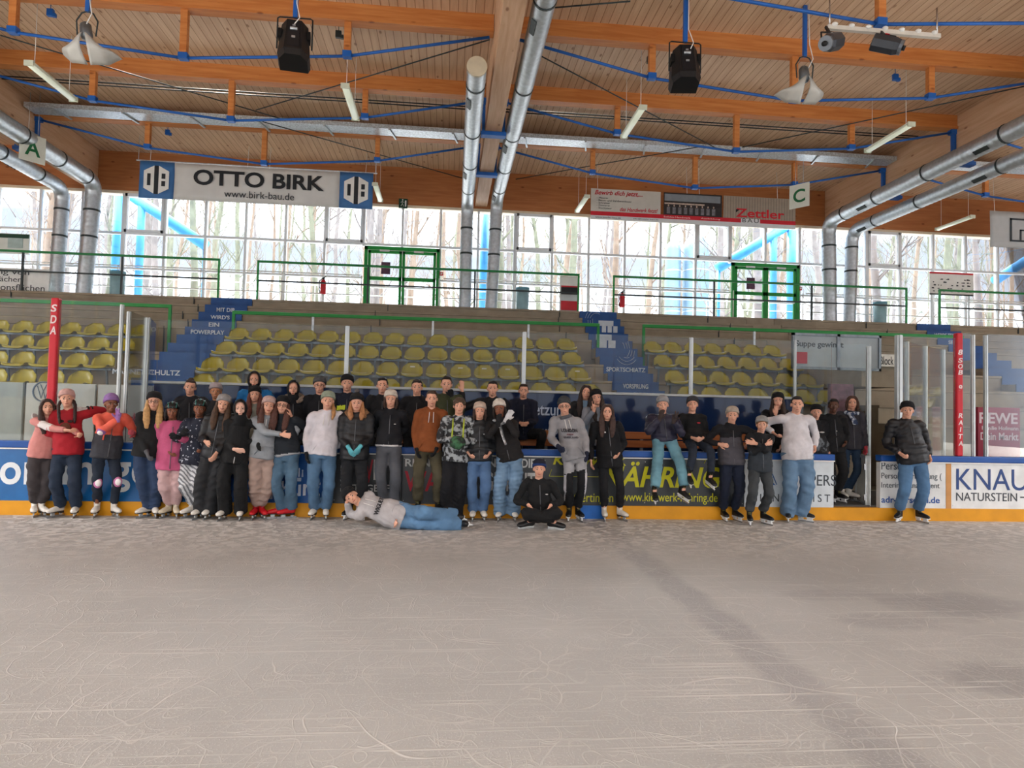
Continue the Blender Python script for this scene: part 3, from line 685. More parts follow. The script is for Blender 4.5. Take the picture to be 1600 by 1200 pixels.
# ------------------------------------------------------------------ seats
def seat_proto():
    r = bpy.data.objects.new('stadium_seat', None); C.objects.link(r); WL[r.name] = V((0, 0, 0)); r.empty_display_size = .1
    # moulded shell: profile swept across, wrapped back with rounded corners (origin at pan front, y away from camera)
    mb = MB(); n = 10; pr = [(-.02, -.035), (.0, .0), (.06, .012), (.2, -.01), (.3, .0), (.36, .05), (.4, .14), (.425, .235), (.43, .27)]
    hw = [.2, .215, .22, .22, .222, .222, .215, .19, .15]
    vs = []; fs = []
    for k, (y, z) in enumerate(pr):
        for j in range(n+1):
            u = -1+2*j/n; x = hw[k]*u
            curl = (abs(u)**4)*(.03 if k < 5 else -.0); fwd = (abs(u)**3)*(.07 if k >= 5 else 0)
            droop = (abs(u)**4)*(.05 if k >= 7 else 0)
            vs.append((x, y-fwd, z+curl-droop))
    m_ = n+1
    for k in range(len(pr)-1):
        for j in range(n): fs.append((k*m_+j, k*m_+j+1, (k+1)*m_+j+1, (k+1)*m_+j))
    off = len(vs); vs2 = [(x, y+.012, z-.016) for x, y, z in vs]
    allv = vs+vs2; f2 = list(fs)+[tuple(i+off for i in f)[::-1] for f in fs]
    K = len(pr)
    for j in range(n): f2.append((j, off+j, off+j+1, j+1)); f2.append(((K-1)*m_+j, (K-1)*m_+j+1, off+(K-1)*m_+j+1, off+(K-1)*m_+j))
    for k in range(K-1): f2.append((k*m_, (k+1)*m_, off+(k+1)*m_, off+k*m_)); f2.append((k*m_+n, off+k*m_+n, off+(k+1)*m_+n, (k+1)*m_+n))
    mb.add(allv, f2, True); mb.build('shell', M_YEL, r)
    mb = MB(); mb.b2(-.25, .25, .1, .15, -.075, -.03); mb.build('beam', M_GALVD, r)
    for x in (-.16, .16):
        mb = MB(); mb.bar((x, .12, -.05), (x, .18, -.40), .035); mb.build('leg', M_GALVD, r)
    return r
PROTO = seat_proto(); used = [False]
ORD = ['first', 'second', 'third', 'fourth', 'fifth', 'sixth', 'seventh', 'eighth', 'ninth', 'tenth', 'eleventh', 'twelfth', 'thirteenth', 'fourteenth', 'fifteenth', 'sixteenth', 'seventeenth', 'eighteenth', 'nineteenth', 'twentieth']
ROWN = ['top row', 'second row down', 'third row down', 'lowest row']
LIP = [(15.2, 3.12), (14.4, 2.73), (13.6, 2.33), (12.8, 1.95)]
_lab = MB(); _lab.b2(-.05, .05, .395, .402, .17, .2); LABEL_ME = _lab.mesh('number_label', mat('d5d3bd', .5, name='pale label'))
def seats(x0, x1, rows, block):
    n = int((x1-x0)/.5+.01)
    for r in rows:
        y, z = LIP[r]
        for k in range(n):
            o = PROTO if not used[0] else copy_tree(PROTO)
            used[0] = True
            o.location = (x0+.25+.5*k, y, z)
            if r == 2 and block == 'middle seat block' and k in (8, 10, 11, 12, 15): lb = bpy.data.objects.new('number_label', LABEL_ME); C.objects.link(lb); lb.parent = o
            tag(o, 'yellow plastic seat, %s from left, %s, %s' % (ORD[k], ROWN[r], block), 'seat', 'yellow seats in the %s of the %s' % (ROWN[r], block))
seats(-11.6, -6.4, (0, 1, 2, 3), 'left seat block')
seats(-5.0, 3.4, (0, 1, 2), 'middle seat block'); seats(-4.9, 3.2, (3,), 'middle seat block')
seats(4.62, 8.2, (0, 1, 2, 3), 'right seat block')
seats(14.4, 17.4, (2, 3), 'seat block at the right edge')
# ------------------------------------------------------------------ roof
ZCL, ZPB = 8.43, 8.15
GX = [-20.2, -9.75, .80, 11.3, 21.9]
mb = MB(); mb.b2(-17, 22.2, -9, 19.6, ZCL, ZCL+.2)
o = mb.build('ceiling', M_CEIL, loc=(0, 0, 0)); o['kind'] = 'structure'
gl_ = ['', 'pale glulam roof girder between the two ducts at the left edge', 'pale glulam roof girder between the two central ducts', 'pale glulam roof girder between the two right hand ducts', '']
for i in (1, 2, 3):
    t = thing('roof_girder', gl_[i], 'roof beam', (GX[i], 12, 7.4), 'main roof girders')
    mb = MB(); mb.b2(GX[i]-.17, GX[i]+.17, 3.0, 18.75, 7.42, ZCL, .01); mb.build('beam', M_GIRD, t)
    for y in (8.8, 11.2, 13.6, 16.0):
        mb = MB(); mb.b2(GX[i]-.24, GX[i]-.18, y-.05, y+.05, 7.35, 8.3); mb.b2(GX[i]+.18, GX[i]+.24, y-.05, y+.05, 7.35, 8.3); mb.b2(GX[i]-.26, GX[i]+.26, y-.09, y+.09, 7.33, 7.41)
        mb.b2(GX[i]-.3, GX[i]+.3, y-.06, y+.06, 8.02, 8.12)
        if y == 11.2 and i == 2: continue
        mb.build('steel_saddle', M_BLUE, t)
bays = [(0, 'far left bay'), (1, 'left bay'), (2, 'right bay'), (3, 'far right bay')]
yn = [(8.8, 'nearest trussed purlin'), (11.2, 'second trussed purlin from the front'), (13.6, 'third trussed purlin from the front'), (16.0, 'trussed purlin carrying the cable tray')]
for bi, bn in bays:
    xa, xb = GX[bi]+.18, GX[bi+1]-.18
    for y, ynm in yn:
        if bi == 0 and y < 13: continue
        if bi == 3 and y < 13: continue
        t = thing('roof_purlin', 'orange timber %s, %s' % (ynm, bn), 'roof beam', ((xa+xb)/2, y, ZPB), 'trussed purlins under the ceiling')
        mb = MB(); mb.b2(xa, xb, y-.08, y+.08, ZPB, ZCL); mb.b2(xa, xb, y-.11, y+.11, ZPB-.03, ZPB+.02); mb.build('beam', M_GLU, t)
        pts = [V((GX[bi]+.25, y, 8.07))]
        for k, zb in ((1, 7.56), (2, 7.33), (3, 7.56)):
            x = GX[bi]+(GX[bi+1]-GX[bi])*k/4
            mb = MB(); mb.b2(x-.055, x+.055, y-.05, y+.05, zb+.06, ZPB-.02); mb.build('king_post', M_GLU, t)
            mb = MB(); mb.b2(x-.075, x+.075, y-.06, y+.06, zb-.03, zb+.08, .01); mb.build('rod_shoe', M_BLUE, t)
            pts.append(V((x, y, zb)))
        pts.append(V((GX[bi+1]-.25, y, 8.07)))
        mb = MB()
        for a, b in zip(pts[:-1], pts[1:]): pipe(mb, a, b, .026, 8)
        mb.build('tension_rod', M_BLUE, t)
# cable trays along the fourth purlin
for bi, bn in bays[1:]:
    xa, xb = GX[bi]+.25, GX[bi+1]-.25
    t = thing('cable_tray', 'perforated galvanised cable tray under the ceiling in the %s' % bn, 'cable tray', ((xa+xb)/2, 15.6, 8.1), 'cable trays')
    mb = MB(); mb.b2(xa, xb, 15.42, 15.82, 8.12, 8.13); mb.b2(xa, xb, 15.41, 15.42, 8.12, 8.22); mb.b2(xa, xb, 15.82, 15.83, 8.12, 8.2)
    mb.build('tray', mat('c7d0d6', .4, .5, .3, 30, name='perforated tray steel'), t)
    for k in range(7):
        x = xa+.6+(xb-xa-1.2)*k/6; mb = MB(); mb.bar((x, 15.4, 8.10), (x+.12, 15.95, 8.10), .04, .03); mb.build('bracket', M_GALV, t)
# bracing wires and conduits
def wire(name, pts, r, material, label, cat, group=None):
    mb = MB(); mb.sweep(pts, r, 6, cap=True); return tag(mb.build(name, material), label, cat, group)
for k, (a, b, lab) in enumerate((((0, 55), (440, 186), 'thin bracing cable crossing the left roof bay from the upper left'), ((400, 172), (765, 62), 'thin bracing cable crossing the left roof bay up to the centre girder'),
                     ((866, 12), (985, 2), 'thin bracing cable at the top right of the centre girder'), ((846, 88), (1120, 232), 'thin bracing cable crossing the right roof bay'), ((1160, 230), (1600, 135), 'thin bracing cable rising to the right edge'),
                     ((410, 190), (728, 280), 'thin bracing cable crossing in front of the rear purlin in the left bay'), ((806, 280), (1100, 228), 'thin bracing cable crossing in front of the rear purlin in the right bay'))):
    wire('bracing_cable', [at(*a, Z=8.0), at(*b, Z=8.0)], .012, M_DKRAIL, lab, 'cable', 'bracing cables')
for k, z in enumerate((8.39, 8.33)):
    for bi in (1, 2):
        wire('conduit', [(GX[bi]+.3, 14.6, z), (GX[bi+1]-.3, 14.6, z)], .014, M_BLACK, 'thin dark conduit on the ceiling of the %s, %s of two' % (bays[bi][1], ('upper', 'lower')[k]), 'conduit', 'ceiling conduits')

mb = MB(); mb.b2(-17, -16.8, 10.6, 18.8, 0, ZCL); struct('light_block_left', mb, M_WALLW)  # unseen wall stub, added to block sky light from the open left side
mb = MB(); mb.b2(22.0, 22.2, 10.6, 18.8, 0, ZCL); struct('light_block_right', mb, M_WALLW)  # its right counterpart, out of view, added to keep daylight off the stand
# ------------------------------------------------------------------ ventilation ducts
def duct(path, r, label, cap_end=None, clamps=()):
    pts = [V(p) for p in path]
    P = [pts[0]]
    for i in range(1, len(pts)-1):                     # round the corner
        a = (pts[i-1]-pts[i]).normalized(); b = (pts[i+1]-pts[i]).normalized()
        for k in range(7):
            u = k/6; P.append(pts[i]+a*(.42*(1-u)**2)+b*(.42*u**2))
    P.append(pts[-1])
    # ribs of a spiral duct
    Q = []; R = []
    for i in range(len(P)-1):
        n = max(2, int((P[i+1]-P[i]).length/.045))
        for k in range(n): Q.append(P[i].lerp(P[i+1], k/n)); R.append(r*(1.0 if (len(Q) % 3) else 1.028))
    Q.append(P[-1]); R.append(r)
    t = thing('ventilation_duct', label, 'duct', pts[-1], 'spiral ventilation ducts')
    mb = MB(); mb.sweep(Q, R, 18); mb.build('spiral_pipe', M_GALV, t)
    if cap_end: mb = MB(); d = (pts[0]-pts[1]).normalized(); mb.sweep([pts[0]-d*.02, pts[0]+d*.03], r*1.04, 18, smooth=False); mb.build('end_cap', mat('c9bea4', .5, .2, .08, name='pale end cap'), t)
    L = (pts[1]-pts[0]).length; d = (pts[1]-pts[0]).normalized()
    for c in clamps:
        p = pts[0]+d*c; mb = MB(); mb.sweep([p-d*.02, p+d*.02], r*1.07, 18, smooth=False); mb.build('clamp_band', M_DKRAIL, t)
    for c in clamps[::2]:
        p = pts[0]+d*(c+.5); s = V((d.y, -d.x, 0)); q = p-s*r*.62-V((0, 0, r*.72)) if s.x > 0 else p+s*r*.62-V((0, 0, r*.72))
        mb = MB(); mb.bar(q-d*.18, q+d*.18, .09, .05, up=V((-.6, 0, -.75))); mb.build('outlet_grille', M_DKRAIL, t)
    for z in (6.6, 5.9):
        u_ = (pts[1].z-z)/(pts[1].z-pts[-1].z); vx, vy = pts[1].x+(pts[-1].x-pts[1].x)*u_, pts[1].y+(pts[-1].y-pts[1].y)*u_
        mb = MB(); mb.sweep([(vx, vy, z), (vx, vy, z+.05)], r*1.06, 18, smooth=False); mb.build('clamp_band', M_DKRAIL, t)
duct([(.34, 10.9, 7.38), (.40, 18.25, 7.38), (.40, 18.25, 4.35)], .165, 'galvanised duct left of the central girder with a closed front end', True, (.6, 2.6, 4.4, 6.2))
duct([(1.25, 2.0, 7.6), (1.22, 18.25, 7.5), (1.12, 18.25, 4.35)], .165, 'galvanised duct right of the central girder', None, (7.2, 9.8, 11.9, 13.8, 15.3))
duct([(10.9, 4.0, 7.37), (10.95, 18.25, 7.37), (11.02, 18.25, 4.35)], .19, 'galvanised duct on the left side of the right girder', None, (8.0, 10.2, 12.0, 13.4))
duct([(11.76, 4.0, 7.14), (11.72, 18.3, 7.14), (11.64, 18.3, 4.35)], .17, 'galvanised duct on the right side of the right girder', None, (9.0, 11.5, 13.2))
duct([(-9.35, 4.0, 7.4), (-9.4, 18.25, 7.4), (-9.55, 18.25, 4.35)], .19, 'galvanised duct on the right side of the left girder', None, (11.2, 12.6, 13.8))
duct([(-10.1, 4.0, 7.2), (-10.2, 18.3, 7.2), (-10.27, 18.3, 4.35)], .17, 'galvanised duct on the left side of the left girder', None, (11.8, 13.2))

# ------------------------------------------------------------------ window wall behind the gallery
YW = 18.8; ZW0, ZW1 = 4.35, 7.28; MX = [-8.87+1.068*k for k in range(-10, 31)]
mb = MB(); mb.b2(-24, 26, YW-.05, YW+.25, ZW1+.06, ZCL); struct('wall_back', mb, M_WALLW)
mb = MB(); mb.b2(-24, 26, YW-.07, YW+.2, ZW1-.0, ZW1+.07); struct('trim_1', mb, mat('d8cbb2', .5, 0, .06, name='pale timber strip'))
mb = MB(); mb.b2(-24, 26, YW-.06, YW+.2, 4.2, 4.42); struct('trim_2', mb, M_FRAME)
DOORK = (16, 17, 26, 27)
wn_ = 0
for k in range(len(MX)-1):
    a, b = MX[k], MX[k+1]; wn_ += 1
    mb = MB()
    z0 = 6.14 if k in DOORK else ZW0
    wide = .05 if (k-10) % 10 in (0,) else .03
    mb.b2(a-wide, a+wide, YW-.06, YW+.08, z0, ZW1)
    mb.b2(a, b, YW-.05, YW+.06, 6.17, 6.23)
    if k not in DOORK: mb.b2(a, b, YW-.05, YW+.06, 5.22, 5.27); mb.b2(a, b, YW-.05, YW+.06, 4.4, 4.46)
    if (k % 5) == 0:
        for q in ((a+.03, a+.09), (b-.09, b-.03)): mb.b2(q[0], q[1], YW-.09, YW+.04, 6.23, ZW1)
        mb.b2(a+.03, b-.03, YW-.09, YW+.04, 6.23, 6.3); mb.b2(a+.03, b-.03, YW-.09, YW+.04, ZW1-.08, ZW1)
    w = struct('window_%d' % wn_, mb, M_FRAME)
    mb = MB(); mb.b2(a+.03, b-.03, YW-.003, YW+.003, z0, ZW1-.01); mb.build('pane', M_WGLASS, w)
# inner guard rail in front of the glass
t = thing('guard_rail', 'thin white guard rail along the foot of the window wall', 'railing', (0, 18.55, 4.35))
for z in (4.72, 5.27):
    for a, b in ((-18, -2.5), (-.2, 8.1), (10.45, 20)): mb = MB(); pipe(mb, (a, 18.55, z), (b, 18.55, z), .016, 6); mb.build('rail', M_WHITE, t)
for k in range(0, len(MX)-1, 2):
    if -18 < MX[k] < 20: mb = MB(); pipe(mb, (MX[k], 18.55, 4.35), (MX[k], 18.55, 5.27), .014, 6); mb.build('post', M_WHITE, t)
def green_door(x0, x1, n, label):
    t = thing('double_door', label, 'door', ((x0+x1)/2, YW-.1, 4.35), 'green double doors to the outside')
    y0, y1 = YW-.14, YW-.06
    M_ = mat('0f8a35', .4, 0, .08, name='bright green door paint')
    mb = MB(); mb.b2(x0, x0+.09, y0, y1, 4.35, 6.13); mb.b2(x1-.09, x1, y0, y1, 4.35, 6.13); mb.b2(x0, x1, y0, y1, 6.03, 6.13); mb.build('frame', M_, t)
    xm = (x0+x1)/2
    for a, b in ((x0+.1, xm-.005), (xm+.005, x1-.1)):
        mb = MB(); mb.b2(a, a+.075, y0+.02, y1, 4.37, 6.02); mb.b2(b-.075, b, y0+.02, y1, 4.37, 6.02); mb.b2(a, b, y0+.02, y1, 5.94, 6.02); mb.b2(a, b, y0+.02, y1, 5.18, 5.28); mb.b2(a, b, y0+.02, y1, 4.37, 4.5)
        lf = mb.build('door_leaf', M_, t)
        mb = MB(); mb.b2(a+.07, b-.07, y1-.02, y1-.014, 4.5, 5.95); mb.build('pane', M_WGLASS, lf)
        mb = MB(); mb.bar((a+.1, y0-.03, 4.98), (b-.08, y0-.03, 4.98), .03); mb.build('push_bar', M_ALU, lf)
        mb = MB(); xq = (a+b)/2; mb.b2(xq-.15, xq+.12, y0-.04, y0+.01, 5.98, 6.03); mb.build('door_closer', M_ALU, lf)
    mb = MB(); mb.b2(x0+.47, x0+.72, y1-.045, y1-.025, 5.36, 5.7); p = mb.build('notice', mat('54364a', .5, 0, .4, 14, name='dark notice print'), t); p['label'] = 'dark notice stuck on the glass'
green_door(-2.42, -.33, 1, 'green framed glass double door at the left, behind the middle gallery railing')
green_door(8.22, 10.31, 2, 'green framed glass double door at the right, under the recruiting banner')

# ------------------------------------------------------------------ things on the gallery
def extinguisher(px, py, label):
    p = at(px, py, Y=18.45); t = thing('fire_extinguisher', label, 'fire extinguisher', (p.x, p.y, p.z-.25), 'fire extinguishers')
    x, y, z = p.x, p.y, p.z-.22
    mb = MB(); mb.sweep([(x, y, z), (x, y, z+.02), (x, y, z+.33), (x, y, z+.38), (x, y, z+.4)], [.06, .075, .075, .05, .02], 12); mb.build('cylinder', M_RED, t)
    mb = MB(); mb.b2(x-.03, x+.03, y-.03, y+.03, z+.4, z+.44); mb.bar((x-.02, y, z+.44), (x+.07, y, z+.48), .02); mb.build('valve', M_BLACK, t)
    mb = MB(); mb.sweep([(x-.03, y, z+.42), (x-.1, y-.02, z+.36), (x-.1, y-.02, z+.15), (x-.08, y-.02, z+.02)], .013, 6); mb.build('hose', M_BLACK, t)
    mb = MB(); mb.b2(x-.05, x+.05, y+.07, y+.1, z+.05, z+.3); mb.bar((x, y+.09, z+.28), (x, YW-.05, z+.28), .02); mb.build('wall_bracket', M_DKRAIL, t)
extinguisher(505, 447, 'red fire extinguisher left of the left green door'); extinguisher(972, 468, 'red fire extinguisher right of the poster stand')
def bin_(px, label):
    p = at(px, 480, Y=18.1); mb = MB(); x, y = p.x, p.y
    t = thing('litter_bin', label, 'bin', (x, y, 4.35), 'litter bins on the gallery')
    mb.sweep([(x, y, 4.35), (x, y, 4.4), (x, y, 4.98)], [.15, .17, .18], 14); mb.build('body', mat('8fb3bd', .5, 0, .1, name='pale blue bin'), t)
    mb = MB(); mb.sweep([(x, y, 4.96), (x, y, 5.02)], .19, 14); mb.build('rim', mat('6fa3b5', .5, 0, .1, name='pale blue rim'), t)
bin_(182, 'pale blue litter bin on the gallery at the left'); bin_(816, 'pale blue litter bin on the gallery left of the poster stand'); bin_(1375, 'pale blue litter bin on the gallery right of the right hand ducts')
p0 = at(874, 486, Y=18.0); p1 = at(904, 432, Y=18.0)
t = thing('poster_stand', 'white poster stand with a red and black flyer on the gallery', 'poster stand', ((p0.x+p1.x)/2, 18.0, 4.35))
mb = MB(); mb.b2(p0.x, p1.x, 17.98, 18.03, 4.37, p1.z, .005); mb.build('board', M_WHITE, t)
mb = MB(); mb.b2(p0.x+.03, p1.x-.03, 17.965, 17.98, 4.42, 5.1); mb.build('flyer', mat('c6cdd0', .5, 0, .12, 3, name='pale flyer'), t)
mb = MB(); mb.b2(p0.x+.03, p1.x-.03, 17.955, 17.966, 4.42, 4.68); mb.b2(p0.x+.03, p1.x-.03, 17.955, 17.966, 5.06, 5.1); mb.build('red_field', M_RED, t)
mb = MB(); mb.b2(p0.x+.03, p1.x-.03, 17.955, 17.966, 4.86, 5.06); mb.build('black_field', M_BLACK, t)
mb = MB(); mb.b2(p0.x-.02, p0.x+.03, 17.9, 18.12, 4.35, 4.38); mb.b2(p1.x-.03, p1.x+.02, 17.9, 18.12, 4.35, 4.38); mb.build('foot', M_ALU, t)
def board(name, px0, py0, px1, py1, Y, color, label, th=.03):
    a = at(px0, py1, Y=Y); b = at(px1, py0, Y=Y)
    t = thing(name, label, 'board', ((a.x+b.x)/2, Y, a.z))
    mb = MB(); mb.b2(a.x, b.x, Y, Y+th, a.z, b.z); mb.build('panel', mat(color, .5, 0, .06, name='board sheet'), t); return t
t = board('text_board', -60, 421, 77, 457, 17.78, 'dfe3e2', 'white text board behind the railing at the far left')
lettering(t, [tx('Vergebung von', -70, 420, 46, 430, Y=17.78), tx('Flächen', -10, 432, 34, 440, Y=17.78), tx('Aktionsflächen', -28, 444, 70, 454, Y=17.78)], '30363a', y=17.778)
t = board('notice_box', -40, 366, 46, 394, 18.5, 'd4dad4', 'pale notice box with a green top strip at the far left window')
mb = MB(); a = at(-40, 368, Y=18.49); b = at(46, 365, Y=18.49); mb.b2(a.x, b.x, 18.47, 18.5, a.z-.02, a.z+.08); mb.build('top_strip', M_DKGREEN, t)
mb = MB(); a = at(12, 387, Y=18.49); b = at(36, 372, Y=18.49); mb.b2(a.x, b.x, 18.48, 18.5, a.z, b.z); mb.build('grey_field', mat('a9bdbb', .4, name='grey glass'), t)
for zz_ in (-11.2,): pass
t = board('info_board', 1453, 428, 1521, 459, 18.4, 'e2e2de', 'white information board with a red top edge on the gallery at the right')
a = at(1453, 459, Y=18.38); b = at(1521, 430, Y=18.38)
mb = MB(); mb.b2(a.x, b.x, 18.385, 18.4, b.z-.0, b.z+.05); mb.build('red_edge', M_RED, t)
mb = MB(); mb.b2(a.x, b.x, 18.385, 18.4, a.z-.02, a.z+.02)
rr = random.Random(4)
for k in range(46): x = a.x+.05+(b.x-a.x-.12)*rr.random(); z = a.z+.08+(b.z-a.z-.2)*(int(rr.random()*5)/4.6); mb.b2(x, x+.02+.05*rr.random(), 18.39, 18.4, z, z+.02+.02*rr.random())
mb.build('printed_rows', M_DKRAIL, t)
mb = MB(); 
for x in (a.x+.1, b.x-.1): mb = MB(); mb.bar((x, 18.45, 4.35), (x, 18.45, b.z), .04); mb.build('leg', M_ALU, t)
for lab, px, py in (('small red alarm box beside the left green door', 690, 428), ('small red alarm box beside the right green door', 1250, 451)):
    p = at(px, py, Y=18.7); mb = MB(); mb.b2(p.x-.05, p.x+.05, 18.66, 18.74, p.z-.05, p.z+.05, .01)
    t = mb.build('alarm_box', M_RED); tag(t, lab, 'alarm box', 'alarm boxes'); mb = MB(); mb.b2(p.x-.025, p.x+.025, 18.65, 18.665, p.z-.025, p.z+.025); mb.build('button_plate', M_WHITE, t)
p = at(630, 318, Y=18.7); t = thing('exit_sign', 'small green exit sign with a white running figure on the wooden wall', 'sign', (p.x, 18.7, p.z-.12))
mb = MB(); mb.b2(p.x-.12, p.x+.12, 18.68, 18.75, p.z-.13, p.z+.13); mb.build('panel', M_DKGREEN, t)
mb = MB()
for a, b in (((-.02, .07), (-.02, -.01)), ((-.02, -.01), (.02, -.09)), ((-.02, -.01), (-.06, -.08)), ((-.02, .05), (.03, .02)), ((-.02, .05), (-.07, .02))): mb.bar((p.x+a[0], 18.677, p.z+a[1]), (p.x+b[0], 18.677, p.z+b[1]), .008, .022, up=V((0, 1, 0)))
mb.ell((p.x-.015, 18.677, p.z+.095), (.02, .004, .02)); mb.b2(p.x+.05, p.x+.09, 18.674, 18.68, p.z-.09, p.z+.08); mb.build('running_figure', M_WHITE, t)

# ------------------------------------------------------------------ banners
def cloth_panel(mb, a, b, z0, z1, y, amp=.02, n=28):
    vs = []; fs = []
    for j in range(2):
        for i in range(n+1):
            for k in range(7):
                u = i/n; v = k/6; x = a+(b-a)*u
                vs.append((x, y+(.006 if j else 0)+amp*math.sin(7*x+2*v)*(.4+.6*v)*.5+amp*.4*math.sin(17*x+5*v), z0+(z1-z0)*v))
    m_ = 7; off = (n+1)*m_
    for i in range(n):
        for k in range(6):
            q = (i*m_+k, (i+1)*m_+k, (i+1)*m_+k+1, i*m_+k+1); fs.append(q); fs.append(tuple(w+off for w in q)[::-1])
    for i in range(n):
        for k in (0, 6): q = (i*m_+k, (i+1)*m_+k); fs.append((q[0], q[1], q[1]+off, q[0]+off))
    for k in range(6):
        for i in (0, n): q = (i*m_+k, i*m_+k+1); fs.append((q[0], q[1], q[1]+off, q[0]+off))
    mb.add(vs, fs, True); return mb
def banner_logo(t, xa, xb, z0, z1, y):
    cx = (xa+xb)/2; w = (xb-xa)*.36; zc = (z0+z1)/2; h = (z1-z0)*.38
    mb = MB()
    def hexa(s0, s1): # half hexagon
        return
    for sgn in (-1, 1):
        P = [(cx+sgn*.055, zc-h), (cx+sgn*.055, zc+h), (cx+sgn*w, zc+h*.62), (cx+sgn*w, zc-h*.62)]
        mb.prism([(q[0], y, q[1]) for q in P], (0, 0, 0), (0, -.006, 0))
    mb.build('emblem', M_WHITE, t)
    mb = MB(); mb.b2(cx-.055, cx+.055, y-.006, y, zc-h*1.02, zc+h*1.0)
    mb.b2(cx-w*.72, cx-w*.45, y-.012, y-.006, zc-h*.42, zc+h*.42); mb.b2(cx+w*.42, cx+w*.72, y-.012, y-.006, zc+h*.08, zc+h*.45); mb.b2(cx+w*.42, cx+w*.72, y-.012, y-.006, zc-h*.45, zc-h*.08)
    mb.build('emblem_bars', mat('22272c', .5, name='dark ink'), t)
YO = 17.5
t = thing('banner', 'white and blue construction firm banner hanging at the left, OTTO BIRK', 'banner', (-5, YO, 6.82))
mb = MB(); cloth_panel(mb, -7.1, -2.96, 6.82, 7.76, YO); mb.build('cloth', mat('d0d0cd', .6, 0, .05, 3, name='white banner cloth'), t)
for a, b in ((-7.95, -7.1), (-2.96, -2.1)):
    mb = MB(); cloth_panel(mb, a, b, 6.82, 7.77, YO, .012, 8); mb.build('blue_end', mat('3d6fa6', .6, 0, .08, 3, name='blue banner cloth'), t); banner_logo(t, a, b, 6.82, 7.77, YO-.02)
lettering(t, [('OTTO BIRK', -6.62, -3.35, 7.22, 7.62, dict(bold=.028))], '202428', y=YO-.022)
lettering(t, [('www.birk-bau.de', -5.85, -4.1, 6.94, 7.12, {})], '30353a', 'web_address', y=YO-.022)
for x in (-7.7, -5.3, -4.75, -2.3): mb = MB(); pipe(mb, (x, YO, 7.75), (x+.02, YO, 8.3), .006, 5); mb.build('cord', M_WHITE, t)
mb = MB(); mb.bar((-8.05, YO+.03, 7.79), (-2.0, YO+.03, 7.79), .025); mb.build('hanging_bar', M_GALV, t)
mb = MB()
for x in (-8.0, -2.05): pipe(mb, (x, YO+.03, 7.79), (x, YO+.03, ZCL), .006, 5)
mb.build('bar_wire', M_GALV, t)
t = thing('banner', 'recruiting banner of three panels with a red strip hanging at the right', 'banner', (6.6, YO, 6.85))
zt = 7.70
mb = MB(); mb.b2(3.72, 5.66, YO, YO+.02, 7.06, zt); mb.build('white_panel', mat('bdbab2', .6, 0, .04, name='off white sheet'), t)
mb = MB(); mb.b2(5.75, 7.4, YO, YO+.02, 7.06, zt); mb.build('photo_panel', mat('2b2727', .5, 0, .3, 8, name='dark photo print'), t)
mb = MB(); mb.b2(5.77, 7.35, YO-.006, YO, 7.47, 7.66); mb.build('grey_roof', mat('7e858c', .5, 0, .1, name='grey print'), t)
mb = MB(); mb.b2(5.77, 6.9, YO-.006, YO, 7.38, 7.42)
for k in range(9):
    x = 5.88+.16*k; mb.ell((x, YO-.004, 7.34), (.022, .006, .03), None, 8, 5)
mb.build('pale_figures', mat('b9a596', .6, 0, .3, 12, name='pale print'), t)
mb = MB()
for k in range(9): x = 5.88+.16*k; mb.b2(x-.045, x+.045, YO-.008, YO, 7.12, 7.3)
mb.build('grey_figures', mat('6d6b70', .6, 0, .4, 9, name='grey print'), t)
mb = MB(); mb.b2(7.45, 9.53, YO, YO+.02, 7.06, zt); mb.build('striped_panel', mat('9a8e80', .6, 0, .06, name='beige striped sheet'), t)
mb = MB()
for k in range(26): mb.b2(7.48+.078*k, 7.50+.078*k, YO-.003, YO, 7.08, zt-.01)
mb.build('stripes', mat('85796c', .6, 0, .06, name='darker stripe'), t)
mb = MB(); mb.b2(3.72, 7.95, YO-.004, YO+.02, 6.97, 7.08); mb.b2(8.5, 9.53, YO-.004, YO+.02, 6.97, 7.08); mb.build('red_strip', M_RED, t)
mb = MB(); mb.b2(3.72, 9.53, YO, YO+.02, 6.86, 6.97); mb.b2(7.95, 8.5, YO-.001, YO+.02, 6.96, 7.09); mb.build('lower_strip', mat('cfd3d4', .6, 0, .04, name='pale strip'), t)
lettering(t, [('Bewirb dich jetzt,...', 3.82, 5.15, 7.5, 7.66, dict(shear=.3, bold=.02)), ('das Handwerk fetzt!', 4.52, 5.58, 7.11, 7.22, dict(shear=.3, bold=.02))], 'b32a35', 'script_lettering', y=YO)
lettering(t, [('- Maurer', 3.88, 4.2, 7.43, 7.475, {}), ('- Beton- und Stahlbetonbauer', 3.88, 4.85, 7.36, 7.41, {}), ('- Schreiner', 3.88, 4.25, 7.29, 7.34, {}), ('- Zimmerer', 3.88, 4.25, 7.225, 7.27, {}), ('- Stuckateur', 3.88, 4.3, 7.15, 7.2, {})], '3a3d42', 'list_lettering', y=YO)
lettering(t, [('www.zettler-bau.de', 3.85, 4.55, 6.9, 6.945, {}), ('info@zettler-bau.de', 4.9, 5.6, 6.9, 6.945, {}), ('BAU', 7.99, 8.46, 6.98, 7.09, dict(space=1.3))], '32363a', 'small_lettering', y=YO)
lettering(t, [('Solides', 5.75, 6.05, 7.0, 7.045, {}), ('Handwerk', 6.08, 6.5, 7.0, 7.045, {}), ('Ausbildung', 6.8, 7.35, 7.0, 7.045, {})], 'e6c9c6', 'strip_lettering', y=YO-.004)
lettering(t, [('Zettler', 7.8, 9.2, 7.12, 7.36, dict(bold=.018))], 'c4202c', 'red_lettering', y=YO-.004)
mb = MB(); mb.prism([(7.8, YO-.008, 7.24), (7.9, YO-.008, 7.33), (7.8, YO-.008, 7.33)], (0, 0, 0), (0, -.006, 0)); mb.build('black_triangle', M_BLACK, t)
